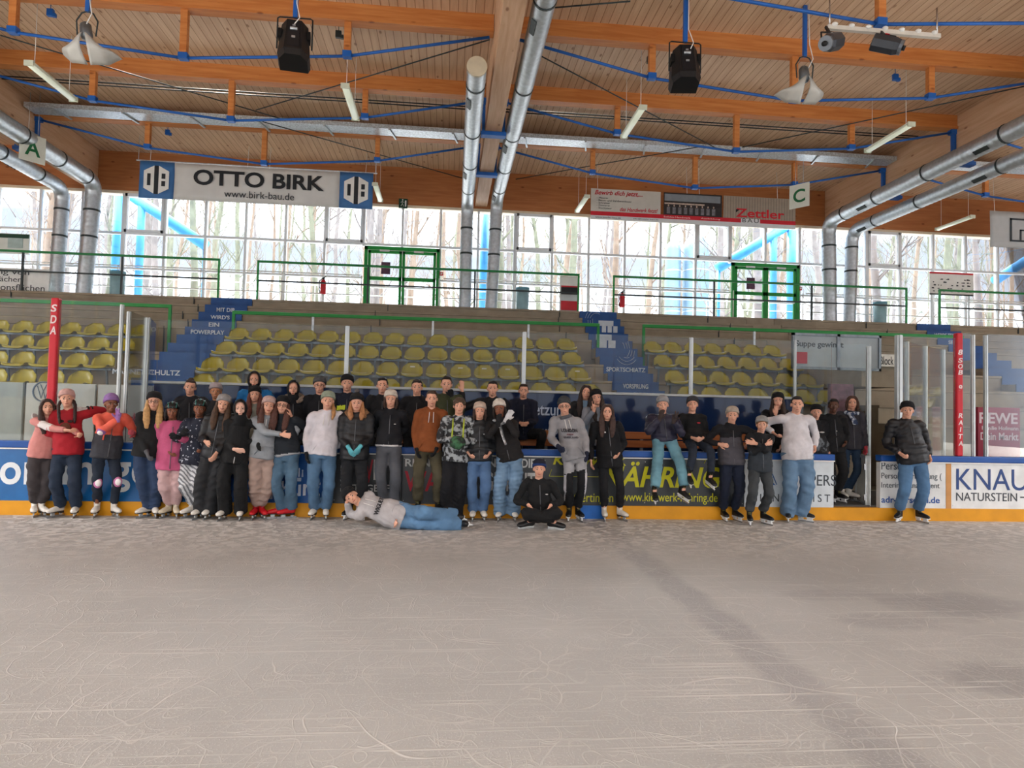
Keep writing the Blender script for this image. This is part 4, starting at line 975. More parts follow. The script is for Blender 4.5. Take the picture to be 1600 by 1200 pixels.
for x in (3.9, 6.4, 6.75, 9.0): mb = MB(); pipe(mb, (x, YO, zt), (x-.03, YO, ZCL), .006, 5); mb.build('cord', M_WHITE, t)
t = thing('banner', 'pale grey banner with a dark outlined emblem at the right edge', 'banner', (15.9, 17.0, 6.52))
mb = MB(); cloth_panel(mb, 14.96, 17.2, 6.5, 7.52, 17.0, .015, 14); mb.build('cloth', mat('b2b6b7', .6, 0, .04, name='pale grey cloth'), t)
mb = MB()
for a, b, c, d in ((15.55, 16.8, 7.28, 7.33), (15.55, 15.61, 6.7, 7.33), (16.74, 16.8, 6.7, 7.33), (15.55, 16.8, 6.67, 6.72), (15.85, 16.5, 6.98, 7.02), (15.85, 15.9, 6.72, 7.02), (16.45, 16.5, 6.72, 7.02)): mb.b2(a, b, 16.98, 16.985, c, d)
mb.build('emblem', mat('30383e', .6, name='dark ink'), t)
for x in (15.1, 16.9): mb = MB(); pipe(mb, (x, 17.0, 7.5), (x-.05, 17.0, ZCL), .006, 5); mb.build('cord', M_WHITE, t)
# block letters hanging from the roof
def block_letter(px, py, Y, s, lab, ztop):
    p = at(px, py, Y=Y); t = thing('block_letter_sign', lab, 'sign', (p.x, p.y, p.z-.3), 'hanging block letter signs')
    R = Matrix.Rotation(math.radians(52 if s == 'A' else -52), 3, 'Z')
    def T(q): return R @ (V(q)-p)+p
    mb = MB(); mb.b2(p.x-.25, p.x+.25, p.y-.01, p.y+.01, p.z-.3, p.z+.3); mb.v = [T(q) for q in mb.v]; mb.build('panel', mat('dfe3d6', .5, 0, .05, name='pale sign sheet'), t)
    mb = MB(); text_on(mb, s, p.x-.15, p.x+.15, p.z-.17, p.z+.17, p.y-.011, bold=.02); mb.v = [T(q) for q in mb.v]; mb.build('lettering', mat('1c6a3e', .5, name='green ink'), t)
    mb = MB(); pipe(mb, (p.x-.1, p.y, p.z+.3), (p.x-.1, p.y, ztop), .006, 5); pipe(mb, (p.x+.1, p.y, p.z+.3), (p.x+.1, p.y, ztop), .006, 5); mb.build('hanging_wire', M_GALV, t)
block_letter(51, 232, 15.4, 'A', 'hanging white sign with a green letter A at the left ducts', ZCL)
block_letter(1249, 306, 15.8, 'C', 'hanging white sign with a green letter C right of the recruiting banner', 8.1)

# ------------------------------------------------------------------ lamps, speakers
def fluorescent(x, y0, y1, z, label):
    t = thing('fluorescent_lamp', label, 'lamp', (x, (y0+y1)/2, z), 'hanging fluorescent lamps')
    mb = MB(); mb.b2(x-.07, x+.07, y0, y1, z, z+.05, .015); mb.build('housing', mat('d9decb', .5, 0, .04, name='pale lamp housing'), t)
    mb = MB(); mb.sweep([(x, y0+.03, z-.005), (x, y1-.03, z-.005)], [(.06, .035)]*2, 10, side=V((1, 0, 0))); mb.build('diffuser', mat('e4ecd8', .35, 0, .03, name='milky lamp diffuser', emit=.12), t)
    for y in (y0, y1): mb = MB(); mb.b2(x-.075, x+.075, y-.015, y+.015, z-.035, z+.055); mb.build('end_piece', mat('c9cfba', .5, name='lamp end'), t)
    for y in (y0+.15, y1-.15): mb = MB(); pipe(mb, (x, y, z+.05), (x, y, ZCL), .005, 5); mb.build('hanging_wire', M_WHITE, t)
for x, y, lab in ((-7.13, 11.65, 'hanging fluorescent lamp at the left of the left bay, front row'), (-1.94, 11.7, 'hanging fluorescent lamp left of the central ducts, front row'), (3.44, 11.75, 'hanging fluorescent lamp right of the central ducts, front row'), (8.68, 11.7, 'hanging fluorescent lamp left of the right girder, front row'),
                  (-1.98, 16.9, 'hanging fluorescent lamp beside the right end of the blue and white banner'), (3.5, 16.95, 'hanging fluorescent lamp left of the recruiting banner'), (14.35, 16.9, 'hanging fluorescent lamp left of the pale grey banner at the right')):
    fluorescent(x, y, y+1.33, 7.28, lab)
def floodlight(px, py, Y, zpole, label, flip=1):
    p = at(px, py, Y=Y); x, y, z = p
    t = thing('floodlight', label, 'lamp', (x, y, z), 'grey double reflector floodlights')
    mb = MB(); mb.bar((x, y, z+.42), (x, y, zpole), .055); mb.build('blue_pole', M_BLUE, t)
    mb = MB(); mb.sweep([(x-.13, y, z+.06), (x-.15, y, z+.28), (x-.08, y, z+.4), (x, y, z+.43), (x+.08, y, z+.4), (x+.15, y, z+.28), (x+.13, y, z+.06)], .012, 6); mb.build('yoke', M_DKRAIL, t)
    mb = MB(); mb.sweep([(x-.03, y, z+.26), (x-.02, y, z+.22), (x, y, z+.06), (x, y, z)], [.03, .075, .085, .06], 12); mb.build('lamp_socket', M_GALVD, t)
    M_ = mat('b4b4ae', .45, .15, .1, 4, name='grey reflector sheet')
    for s in (-1, 1):
        n = 10; k = 8; vs = []; fs = []
        for j in range(2):
            for a in range(n+1):
                u = a/n
                for b in range(k+1):
                    v = b/k
                    zt_ = .06-.17*u**1.3; zb_ = -.33+.05*u-(-.12)*max(0, u-.6)/.4
                    xo = .02+.40*u*(.45+.55*v)+.03*math.sin(v*PI)
                    yo = -.10+.20*v+.10*u*u-.08*math.sin(v*PI)
                    vs.append((x+s*xo, y+yo+(.014 if j else 0), z+zt_+(zb_-zt_)*v+(.01 if j else 0)))
        m_ = k+1; off = (n+1)*m_
        for a in range(n):
            for b in range(k):
                q = (a*m_+b, (a+1)*m_+b, (a+1)*m_+b+1, a*m_+b+1); fs.append(q); fs.append(tuple(w+off for w in q)[::-1])
        for b in range(k):
            for a in (0, n): q = (a*m_+b, a*m_+b+1); fs.append((q[0], q[1], q[1]+off, q[0]+off))
        for a in range(n):
            for b in (0, k): q = (a*m_+b, (a+1)*m_+b); fs.append((q[0], q[1], q[1]+off, q[0]+off))
        mb = MB(); mb.add(vs, fs, True); mb.build('reflector', M_, t)
    mb = MB(); mb.sweep([(x+.03, y-.06, zpole), (x+.05, y-.06, z+.6), (x+.1, y-.08, z+.35), (x+.03, y-.07, z+.2)], .008, 5); mb.build('cable', M_WHITE, t)
floodlight(135, 62, 10.2, ZCL, 'grey double reflector floodlight hanging at the upper left'); floodlight(1257, 128, 10.2, ZCL, 'grey double reflector floodlight hanging at the upper right')
mb = MB()
def speaker(px, py, Y, yaw, label):
    p = at(px, py, Y=Y); t = thing('loudspeaker', label, 'loudspeaker', p, 'black hanging loudspeakers')
    R = Matrix.Rotation(yaw, 3, 'Z') @ Matrix.Rotation(math.radians(-14), 3, 'X')
    def T(m): m.v = [R @ V(q)+p for q in m.v]; return m
    mb = MB()
    w, d, h = .225, .2, .30
    top = [(-w*.55, -d), (w*.55, -d), (w, -d*.3), (w, d), (-w, d), (-w, -d*.3)]
    vs = [(x*.82, y*.9, h) for x, y in top]+[(x, y, -h*.7) for x, y in top]+[(x*.88, y*.9, -h) for x, y in top]
    fs = [tuple(range(6))[::-1], tuple(range(12, 18))]
    for q in (0, 6): fs += [(q+i, q+(i+1) % 6, q+(i+1) % 6+6, q+i+6) for i in range(6)]
    mb.add(vs, fs); T(mb).build('cabinet', M_BLACK, t)
    mb = MB(); mb.box((0, -d*.98, .05), (.16, .012, .44), Matrix.Rotation(0, 3, 'X')); T(mb).build('back_plate', mat('222428', .35, .2, .1, name='satin black plate'), t)
    mb = MB(); mb.sweep([(-.05, -d-.01, .12), (.05, -d-.01, .12)], .022, 8); mb.box((0, -d-.008, -.02), (.05, .01, .03)); mb.box((0, -d-.008, .18), (.04, .01, .02)); T(mb).build('label_plate', M_GALV, t)
    for s in (-1, 1): mb = MB(); mb.box((s*.2, -.05, .12), (.05, .12, .14)); T(mb).build('handle_recess', mat('0c0d0e', .7, name='dark recess'), t)
    mb = MB(); mb.sweep([p+V((-.25, 0, -.05)), p+V((-.25, 0, .4)), p+V((-.22, 0, .42)), p+V((.22, 0, .42)), p+V((.25, 0, .4)), p+V((.25, 0, -.05))], .012, 6); mb.build('yoke', M_BLACK, t)
    mb = MB(); mb.bar(p+V((0, 0, .42)), V((p.x, p.y, ZCL)), .06); mb.build('blue_pole', M_BLUE, t)
    mb = MB(); mb.sweep([(p.x+.03, p.y-.05, 8.3), (p.x+.03, p.y-.06, p.z+.6), (p.x+.09, p.y-.12, p.z+.36), (p.x+.03, p.y-.16, p.z+.24)], .008, 5); mb.build('cable', M_WHITE, t)
speaker(460, 72, 9.8, math.radians(8), 'black loudspeaker hanging in the left roof bay'); speaker(1070, 108, 9.8, math.radians(-8), 'black loudspeaker hanging in the right roof bay')
# light bar with two projectors, hung from the nearest purlin's rod
a, b = at(1292, 45, Y=8.75), at(1468, 55, Y=8.75)
t = thing('light_bar', 'pale bar with white sockets hanging at the upper right', 'bar', ((a.x+b.x)/2, 8.75, a.z))
zb = (a.z+b.z)/2; mb = MB(); mb.b2(a.x, b.x, 8.72, 8.78, zb-.03, zb+.03); mb.build('bar', mat('cfcac0', .5, 0, .06, name='pale bar'), t)
for k in range(7): mb = MB(); mb.ell((a.x+.1+(b.x-a.x-.2)*k/6, 8.72, zb+.035), (.045, .04, .03), None, 10, 6); mb.build('socket', M_WHITE, t)
for x in (a.x+.04, b.x-.04): mb = MB(); pipe(mb, (x, 8.75, zb), (x, 8.75, zb+.42), .012, 6); mb.build('hanger', M_STEEL, t)
def projector(px, py, d, label):
    p = at(px, py, Y=8.6); t = thing('spotlight', label, 'spotlight', p, 'grey black spotlights on the bar')
    d = V(d).normalized(); R = d.to_track_quat('Y', 'Z').to_matrix()
    def T(m): m.v = [R @ V(q)+p for q in m.v]; return m
    mb = MB(); mb.sweep([(0, -.2, 0), (0, -.19, 0), (0, .1, 0), (0, .16, 0)], [(.1, .11), (.115, .125), (.115, .125), (.1, .105)], 8, side=V((1, 0, 0)), smooth=False); T(mb).build('housing', mat('3b3f45', .4, .3, .1, name='dark grey housing'), t)
    mb = MB(); mb.sweep([(0, .16, 0), (0, .2, 0)], .1, 12, smooth=False); T(mb).build('front_ring', mat('70767d', .4, .4, .1, name='grey ring'), t)
    mb = MB(); mb.sweep([(0, .2, 0), (0, .24, 0)], .035, 10); T(mb).build('lens', M_BLACK, t)
    mb = MB(); mb.box((.02, -.05, .12), (.06, .06, .01)); T(mb).build('label_plate', M_RED if p.x > 5.7 else M_WHITE, t)
    mb = MB(); mb.sweep([p+V((-.14, 0, 0)), p+V((-.14, .02, .14)), p+V((0, .05, .17)), p+V((.14, .02, .14)), p+V((.14, 0, 0))], .014, 6); mb.bar(p+V((0, .05, .16)), V((p.x, 8.74, zb+.0)), .03); mb.build('yoke', M_BLACK, t)
projector(1299, 66, (-.75, -.5, -.42), 'dark grey spotlight under the left end of the light bar'); projector(1386, 70, (.8, -.45, -.4), 'dark grey spotlight under the middle of the light bar')
# small blue clamps hanging under the ceiling
for lab, px, py in (('small blue wire clamp near the ceiling at the upper left', 79, 20), ('small blue wire clamp above the left end of the blue and white banner', 262, 207), ('small dark wire clamp left of the left bay king post', 529, 54), ('small dark wire clamp beside a king post in the right bay', 1015, 94), ('small blue wire clamp in the right bay near the girder', 1399, 121), ('small dark wire clamp at the far right under the ceiling', 1521, 285)):
    p = at(px, py, Z=8.2); mb = MB(); mb.box(p, (.1, .06, .12)); mb.box(p+V((.06, 0, -.04)), (.06, .05, .06)); pipe(mb, p, (p.x, p.y, ZCL), .006, 5); tag(mb.build('wire_clamp', M_BLUE if 'blue' in lab else M_DKRAIL), lab, 'clamp', 'small wire clamps')

# the far side of the hall behind the photographer: low wall and window posts, seen mirrored in the shields
mb = MB(); mb.b2(-24, 26, -12.2, -12, 0, 1.7)
for k in range(47): x = -24+1.07*k; mb.b2(x-.04, x+.04, -12.15, -12.05, 1.7, 7.6)
for z in (3.2, 5.4): mb.b2(-24, 26, -12.15, -12.05, z-.04, z+.04)
struct('wall_front', mb, mat('8d8478', .7, 0, .1, name='far side wall'))
# ------------------------------------------------------------------ outside
mb = MB(); mb.add([(-60, 19.1, 4.25), (70, 19.1, 4.25), (70, 26, 4.2), (-60, 26, 4.2), (-60, 90, 9.0), (70, 90, 9.0), (-60, 19.1, 3.5), (70, 19.1, 3.5), (70, 26, 3.5), (-60, 26, 3.5), (-60, 90, 3.5), (70, 90, 3.5)],
                  [(0, 1, 2, 3), (3, 2, 5, 4), (6, 9, 8, 7), (9, 10, 11, 8), (0, 6, 7, 1), (4, 5, 11, 10), (0, 3, 9, 6), (3, 4, 10, 9), (1, 7, 8, 2), (2, 8, 11, 5)])
tag(mb.build('woodland_ground', mat('a8a6a6', .9, 0, .2, .6, .1, 6, name='pale leaf strewn ground')), 'pale leaf covered ground outside the windows', 'ground', kind='structure')
def tree_proto(seed, mt, name):
    r_ = random.Random(seed); r = bpy.data.objects.new('bare_tree', None); C.objects.link(r); WL[r.name] = V((0, 0, 0))
    mb = MB(); H = 15; pts = []; rad = []; x = y = 0; fork = r_.random() < .5
    for k in range(9):
        pts.append(V((x, y, H*k/8))); rad.append(.17*(1-.8*k/8)*(1.25 if k == 0 else 1)); x += r_.uniform(-.22, .22); y += r_.uniform(-.2, .2)
    mb.sweep(pts, rad, 8); mb.build('trunk', mt, r)
    mb = MB()
    def grow(p, d, l, rr, lev):
        q = [p]; dd = d.copy(); n = 4
        for k in range(n): dd = (dd+V((r_.uniform(-.25, .25), r_.uniform(-.25, .25), r_.uniform(-.05, .25)))).normalized(); q.append(q[-1]+dd*l/n)
        mb.sweep(q, [rr*(1-.75*k/n) for k in range(n+1)], 5 if lev < 2 else 4)
        if lev < 2:
            for k in range(4 if lev == 0 else 3):
                u = r_.randint(1, n); s = q[u]; grow(s, (dd+V((r_.uniform(-1, 1), r_.uniform(-1, 1), r_.uniform(-.3, .8)))).normalized(), l*r_.uniform(.35, .6), rr*.45, lev+1)
    for k in range(15):
        h = r_.uniform(.8, 12.5); u = h/H*8; i = int(u); p = pts[i].lerp(pts[min(8, i+1)], u-i); a = r_.uniform(0, 6.28)
        grow(p, V((math.cos(a), math.sin(a), r_.uniform(.5, 1.3))).normalized(), r_.uniform(1.2, 3.6), .045*r_.uniform(.5, 1.3), 0)
    mb.build('branches', mt, r)
    return r
TM = [(mat('6e6a6a', .9, 0, .2, 3, .2, 20, name='grey bark'), 'grey'), (mat('686c5e', .9, 0, .25, 3, .2, 20, name='mossy bark'), 'mossy green'), (mat('74675c', .9, 0, .22, 3, .2, 20, name='warm brown bark'), 'warm brown')]
protos = [(tree_proto(11+i, TM[i % 3][0], 't'), TM[i % 3][1]) for i in range(6)]
first = [True]*6
r_ = random.Random(21); n_t = 0
for row, (Y, step) in enumerate(((23, 3.0), (26, 2.7), (30, 2.4), (35, 2.3), (41, 2.2), (49, 2.2))):
    x = -.62*Y-1
    while x < .98*Y:
        x += step*r_.uniform(.55, 1.45); i = r_.randrange(6); o, kind = protos[i]
        if abs(x-11*Y/30) < 1.9 and Y < 32: continue
        yy = Y+r_.uniform(-1.2, 1.2); zg = 4.2 if yy < 26 else 4.2+(yy-26)*.075
        c = o if first[i] else copy_tree(o)
        first[i] = False
        c.location = (x, yy, zg-.03); c.rotation_euler = (r_.uniform(-.06, .06), r_.uniform(-.06, .06), r_.uniform(0, 6.28)); s = r_.uniform(.5, 1.15); c.scale = (s, s, r_.uniform(.85, 1.1))
        tag(c, 'bare %s tree outside the windows, %s' % (kind, ('close to the hall', 'in the second row of the wood', 'in the middle of the wood', 'deep in the wood', 'far back in the wood', 'in the last row of the wood')[row]), 'tree', 'bare %s trees outside, row %s' % (kind, ('one', 'two', 'three', 'four', 'five', 'six')[row])); n_t += 1
M_SILO = mat('647f94', .4, .15, .06, 2, name='pale silo steel')
for px, py, rpx, lab in ((1052, 376, 12.5, 'smaller pale silo tank outside the right windows, left of the pair'), (1088, 365, 21, 'larger pale silo tank outside the right windows, right of the pair')):
    p = at(px, py, Y=30); r = rpx*30/1036; zt = p.z; mb = MB()
    mb.sweep([(p.x, 30, 4.3), (p.x, 30, 4.5), (p.x, 30, zt-r*1.3), (p.x, 30, zt-r*.7), (p.x, 30, zt-r*.25), (p.x, 30, zt-.04), (p.x, 30, zt)], [r*.98, r, r, r*.88, r*.55, r*.2, .02], 24)
    t = mb.build('silo_tank', M_SILO); tag(t, lab, 'silo', 'silo tanks outside'); mb = MB()
    for k in range(1, 5): z = 4.4+(zt-r*1.4-4.4)*k/5; mb.sweep([(p.x, 30, z), (p.x, 30, z+.05)], r*1.012, 24, smooth=False)
    mb.build('seam_band', M_GALV, t)
M_BO = mat('3f9ade', .45, 0, .08, name='bright blue outdoor steel')
def brace(px, lab, flip):
    t = thing('steel_support', lab, 'support', (px, 21, 4.2), 'blue steel supports outside')
    for dx, r in ((-.32, .16), (.32, .11)): mb = MB(); mb.sweep([(px+flip*dx, 21, 4.2), (px+flip*dx, 21, 8.4)], r, 12); mb.build('column', M_BO, t)
    mb = MB(); mb.sweep([(px-flip*.4, 21.0, 8.15), (px+flip*2.25, 21.0, 6.45)], .16, 12); mb.build('diagonal_tube', M_BO, t)
    mb = MB(); mb.sweep([(px+flip*2.2, 21, 4.2), (px+flip*2.2, 21, 6.55)], .05, 8); mb.build('tie_rod', M_BO, t)
brace(-9.75, 'blue tubular roof support outside the left windows', 1); brace(11.0, 'blue tubular roof support outside the right green door', -1); brace(20.9, 'blue tubular roof support outside at the right edge', -1)
mb = MB(); mb.sweep([(1.0, 20.2, 4.2), (1.0, 20.2, 8.3)], .13, 12); tag(mb.build('steel_column', M_BO), 'blue steel column outside between the central ducts', 'column')
t = thing('fence', 'thin pale fence outside the window wall', 'fence', (0, 20.0, 4.2))
for z in (4.6, 4.95, 5.2): mb = MB(); mb.bar((-22, 20.0, z), (30, 20.0, z), .02, .03); mb.build('rail', M_WHITE, t)
for k in range(27): mb = MB(); mb.bar((-22+2*k, 20.0, 4.2), (-22+2*k, 20.0, 5.22), .03); mb.build('post', M_WHITE, t)
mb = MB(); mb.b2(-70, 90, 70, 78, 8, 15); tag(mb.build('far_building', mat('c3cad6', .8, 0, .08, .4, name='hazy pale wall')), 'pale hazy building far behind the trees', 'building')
# ------------------------------------------------------------------ people
def remeshed(mb, voxel, smooth=3, fac=.5):
    me = bpy.data.meshes.new('tmp'); me.from_pydata([tuple(p) for p in mb.v], [], mb.f); me.update()
    bm = bmesh.new(); bm.from_mesh(me); bmesh.ops.recalc_face_normals(bm, faces=bm.faces); bm.to_mesh(me); bm.free()
    ob = bpy.data.objects.new('tmp', me); C.objects.link(ob)
    r = ob.modifiers.new('r', 'REMESH'); r.mode = 'VOXEL'; r.voxel_size = voxel; r.use_smooth_shade = True
    if smooth: s = ob.modifiers.new('s', 'SMOOTH'); s.iterations = smooth; s.factor = fac
    dg = bpy.context.evaluated_depsgraph_get(); out = bpy.data.meshes.new_from_object(ob.evaluated_get(dg))
    bpy.data.objects.remove(ob); bpy.data.meshes.remove(me); out.materials.clear()
    return out
def verts_np(me):
    a = np.empty(len(me.vertices)*3, np.float32); me.vertices.foreach_get('co', a); n = np.empty(len(me.vertices)*3, np.float32); me.vertices.foreach_get('normal', n)
    return a.reshape(-1, 3), n.reshape(-1, 3)
def displace(me, amp, freq, seed, quilt=0, qstep=.085):
    co, nr = verts_np(me); rs = np.random.RandomState(seed); d = np.zeros(len(co))
    for k in range(7):
        w = rs.normal(size=3)*freq*(1+.35*k); w[2] *= 1.5; d += np.sin(co@w+rs.uniform(0, 6.28)+1.3*np.sin(co@(rs.normal(size=3)*freq*.5)))/(1+.5*k)
    d = np.clip(d*.5, -.55, 1.3)*amp
    if quilt: d += quilt*(np.abs(np.sin(co[:, 2]*PI/qstep+.6*np.sin(co[:, 0]*9)))**.6-.6)
    co = co+nr*d[:, None]; me.vertices.foreach_set('co', co.astype(np.float32).ravel()); me.update()
def put(name, me, mats, root, w, zone=None, label=None):
    me.name = name
    for m_ in (mats if isinstance(mats, list) else [mats]): me.materials.append(m_)
    if zone:
        idx = [zone(p.center) for p in me.polygons]; me.polygons.foreach_set('material_index', idx)
    else: me.polygons.foreach_set('material_index', [0]*len(me.polygons))
    me.transform(Matrix.Translation(-w)); o = bpy.data.objects.new(name, me); C.objects.link(o); o.parent = root; WL[o.name] = w
    if label: o['label'] = label
    return o
def ik(a, c, l1, l2, pole):
    d = c-a; L = d.length
    if L > (l1+l2)*.995: c = a+d*((l1+l2)*.995/L); d = c-a; L = d.length
    L = max(L, abs(l1-l2)+.02); u = d.normalized(); x = (l1*l1-l2*l2+L*L)/(2*L); h = math.sqrt(max(0, l1*l1-x*x))
    p = pole-u*pole.dot(u)
    if p.length < 1e-4: p = u.orthogonal()
    return a+u*x+p.normalized()*h, c
def curve(pts, n=4):
    P = [pts[0]]+list(pts)+[pts[-1]]; o = []
    for i in range(1, len(P)-2):
        for k in range(n):
            t = k/n; a, b, c, d = P[i-1], P[i], P[i+1], P[i+2]
            o.append(.5*((2*b)+(c-a)*t+(2*a-5*b+4*c-d)*t*t+(3*b-a-3*c+d)*t**3))
    o.append(P[-2]); return o
def lerpr(r, n=4):
    o = []
    for i in range(len(r)-1):
        for k in range(n):
            t = k/n; t = t*t*(3-2*t) if len(r) > 2 else t
            o.append(tuple(r[i][q]+(r[i+1][q]-r[i][q])*t for q in (0, 1)))
    o.append(tuple(r[-1])); return o
def hand(mb, w, f, n, s, sc, pose, grow=0.0):
    """w wrist, f finger direction, n palm normal, s thumb side"""
    f = f.normalized(); n = (n-f*n.dot(f)).normalized(); s = (s-f*s.dot(f)-n*s.dot(n)).normalized(); g = grow
    mb.sweep([w-f*.02*sc, w+f*.01*sc, w+f*.05*sc, w+f*.085*sc, w+f*.098*sc], [((.026*sc+g), (.02*sc+g)), ((.028*sc+g), (.018*sc+g)), ((.038*sc+g), (.016*sc+g)), ((.040*sc+g), (.014*sc+g)), ((.034*sc+g), (.010*sc+g))], 10, side=s)
    CU = {'relaxed': [(22, 30, 22), (26, 34, 24), (30, 38, 26), (34, 40, 28)], 'fist': [(78, 95, 60)]*4, 'flat': [(4, 6, 4)]*4, 'hold': [(40, 50, 35), (44, 52, 35), (48, 52, 35), (50, 54, 36)],
          'vee': [(2, 4, 3), (2, 4, 3), (80, 95, 60), (82, 95, 60)]}[pose]
    spread = {'vee': (12, -12, 0, 0), 'flat': (8, 2, -3, -9)}.get(pose, (5, 1, -2, -6))
    for i, (off, ln) in enumerate(((.030, .070), (.0105, .078), (-.0095, .072), (-.028, .057))):
        p = w+f*.088*sc+s*off*sc; a0 = math.radians(spread[i]); d = f*math.cos(a0)+s*math.sin(a0); ang = 0; q = [p-f*.012*sc, p]
        for k, fr in enumerate((.45, .32, .23)):
            ang += math.radians(CU[i][k]); q.append(q[-1]+(d*math.cos(ang)+n*math.sin(ang))*ln*fr*sc)
        r = (.0092 if i < 3 else .0082)*sc+g; mb.sweep(q, [(r, r), (r, r), (r*.97, r*.97), (r*.92, r*.92), (r*.7, r*.7)], 7, side=s)
    b = w+f*.022*sc+s*.026*sc; tin = .75 if pose in ('fist', 'vee', 'hold') else .25
    d1 = (s*.75+f*.65+n*tin).normalized(); d2 = (s*.3+f*.85+n*(tin+.1)).normalized()
    mb.sweep([b-d1*.012*sc, b+d1*.038*sc, b+d1*.038*sc+d2*.030*sc, b+d1*.038*sc+d2*.052*sc], [((.0135*sc+g),)*2, ((.0115*sc+g),)*2, ((.0105*sc+g),)*2, ((.007*sc+g),)*2], 7)
def cloth(h, kind='plain'):
    if kind == 'puffer': return mat(h, .5, 0, .12, 10, .1, 90, name='padded nylon')
    if kind == 'denim': return mat(h, .85, 0, .24, 5, .2, 120, name='denim')
    if kind == 'knit': return mat(h, .95, 0, .16, 18, .5, 110, name='knitted wool')
    return mat(h, .88, 0, .14, 8, .2, 90, name='cloth')
def speck_mat(c1, c2, scale, lo, hi, wave=False):
    key = ('speck', c1, c2, scale, wave)
    if key in _M: return _M[key]
    m = bpy.data.materials.new('patterned cloth'); m.use_nodes = True; n = m.node_tree; L = n.links.new; b = n.nodes['Principled BSDF']; b.inputs['Roughness'].default_value = .8
    t = n.nodes.new('ShaderNodeTexCoord')
    if wave:
        z = n.nodes.new('ShaderNodeTexWave'); z.inputs['Scale'].default_value = scale; z.inputs['Distortion'].default_value = 3; z.bands_direction = 'DIAGONAL'; L(t.outputs['Object'], z.inputs[0]); f = z.outputs['Fac']
    else:
        z = n.nodes.new('ShaderNodeTexNoise'); z.inputs['Scale'].default_value = scale; z.inputs['Detail'].default_value = 3; L(t.outputs['Object'], z.inputs['Vector']); f = z.outputs['Fac']
    r = n.nodes.new('ShaderNodeValToRGB'); r.color_ramp.elements[0].position = lo; r.color_ramp.elements[1].position = hi
    r.color_ramp.elements[0].color = lin(c1)+(1,); r.color_ramp.elements[1].color = lin(c2)+(1,); L(f, r.inputs[0]); L(r.outputs[0], b.inputs['Base Color'])
    _M[key] = m; return m
SKIN = {'light': 'd6a188', 'pale': 'deb09c', 'tan': 'b27d5c', 'brown': '80503a', 'dark': '57382a'}
def skin_mat(k): return mat(SKIN[k], .55, 0, .07, 14, name='skin')

# ---- skates: one set of meshes per colour, shared by copies
_SK = {}
def skate_meshes(kind):
    if kind in _SK: return _SK[kind]
    col = {'white': 'd4d0c8', 'cream': 'c4baa4', 'black': '121214', 'red': 'b3121e', 'redblack': 'b3121e'}[kind]; hockey = kind in ('black',)
    mb = MB(); mb.sweep([(0, .075, .105), (0, .05, .11), (0, -.02, .118), (0, -.10, .108), (0, -.155, .10), (0, -.185, .098)], [(.02, .02), (.04, .04), (.043, .045), (.047, .036), (.042, .03), (.016, .014)], 12, side=V((1, 0, 0)))
    mb.sweep([(0, .04, .09), (0, .04, .15), (0, .035, .22), (0, .03, .29 if not hockey else .30)], [(.04, .05), (.04, .052), (.044, .055), (.052, .062)], 12, side=V((1, 0, 0)))
    boot = remeshed(mb, .009, 3); boot.materials.append(mat(col, .45, 0, .1, 10, name='skate leather'))
    mb = MB(); mb.b2(-.034, .034, -.17, .07, .07, .082, .004); mb.b2(-.026, .026, .02, .075, .05, .075, .004)
    sole = mb.mesh('sole', mat('2a211d' if not hockey else 'd6d8d8', .5, name='skate sole'))
    mb = MB()
    if hockey:
        mb.b2(-.012, .012, -.15, -.06, .028, .078, .004); mb.b2(-.012, .012, .0, .07, .028, .078, .004); mb.b2(-.008, .008, -.17, .08, .022, .036, .003)
        bl = mb.mesh('blade', mat('d6d8d8', .4, name='white blade holder')); mb = MB(); mb.b2(-.003, .003, -.17, .085, 0, .026); edge = mb.mesh('runner', M_STEEL)
    else:
        mb.b2(-.009, .009, -.12, -.06, .03, .074, .003); mb.b2(-.009, .009, .02, .06, .03, .06, .003); bl = mb.mesh('blade', M_ALU)
        mb = MB(); mb.b2(-.003, .003, -.175, .105, 0, .034); edge = mb.mesh('runner', M_STEEL)
    mb = MB()
    for k in range(6): z = .135+.024*k; mb.sweep([(-.022, -.008-.006*k*.2, z), (0, -.02+.002*k, z+.006), (.022, -.008, z)], .0045, 5)
    for k in range(4): y = -.05-.025*k; mb.sweep([(-.022, y, .143-.006*k), (0, y, .15-.006*k), (.022, y, .143-.006*k)], .0045, 5)
    lc = mb.mesh('laces', mat('e4e2da' if kind != 'red' else '1a1a1c', .8, name='laces') if kind != 'black' else mat('8d8a3a', .8, name='laces'))
    _SK[kind] = (boot, sole, bl, edge, lc); return _SK[kind]
def add_skate(root, w, kind, pos, toe, up=V((0, 0, 1)), sc=1.0):
    """pos: point on the blade's underside below the ankle"""
    boot, sole, bl, edge, lc = skate_meshes(kind); toe = toe.normalized(); up = (up-toe*up.dot(toe)).normalized(); x = up.cross(toe); x = -x
    R = Matrix((toe.cross(up)*1.0, -toe, up)).transposed().to_4x4()
    if R.to_3x3().determinant() < 0: R = Matrix((-(toe.cross(up)), -toe, up)).transposed().to_4x4()
    o = bpy.data.objects.new('ice_skate', boot); C.objects.link(o); o.parent = root; o.matrix_local = Matrix.Translation(pos-w) @ R @ Matrix.Scale(sc, 4)
    o['label'] = {'white': 'white figure skate', 'cream': 'cream figure skate', 'black': 'black hockey skate', 'red': 'red rental skate', 'redblack': 'red rental skate'}[kind]
    for nm, me in (('sole', sole), ('blade', bl), ('runner', edge), ('laces', lc)):
        c = bpy.data.objects.new(nm, me); C.objects.link(c); c.parent = o
    return o

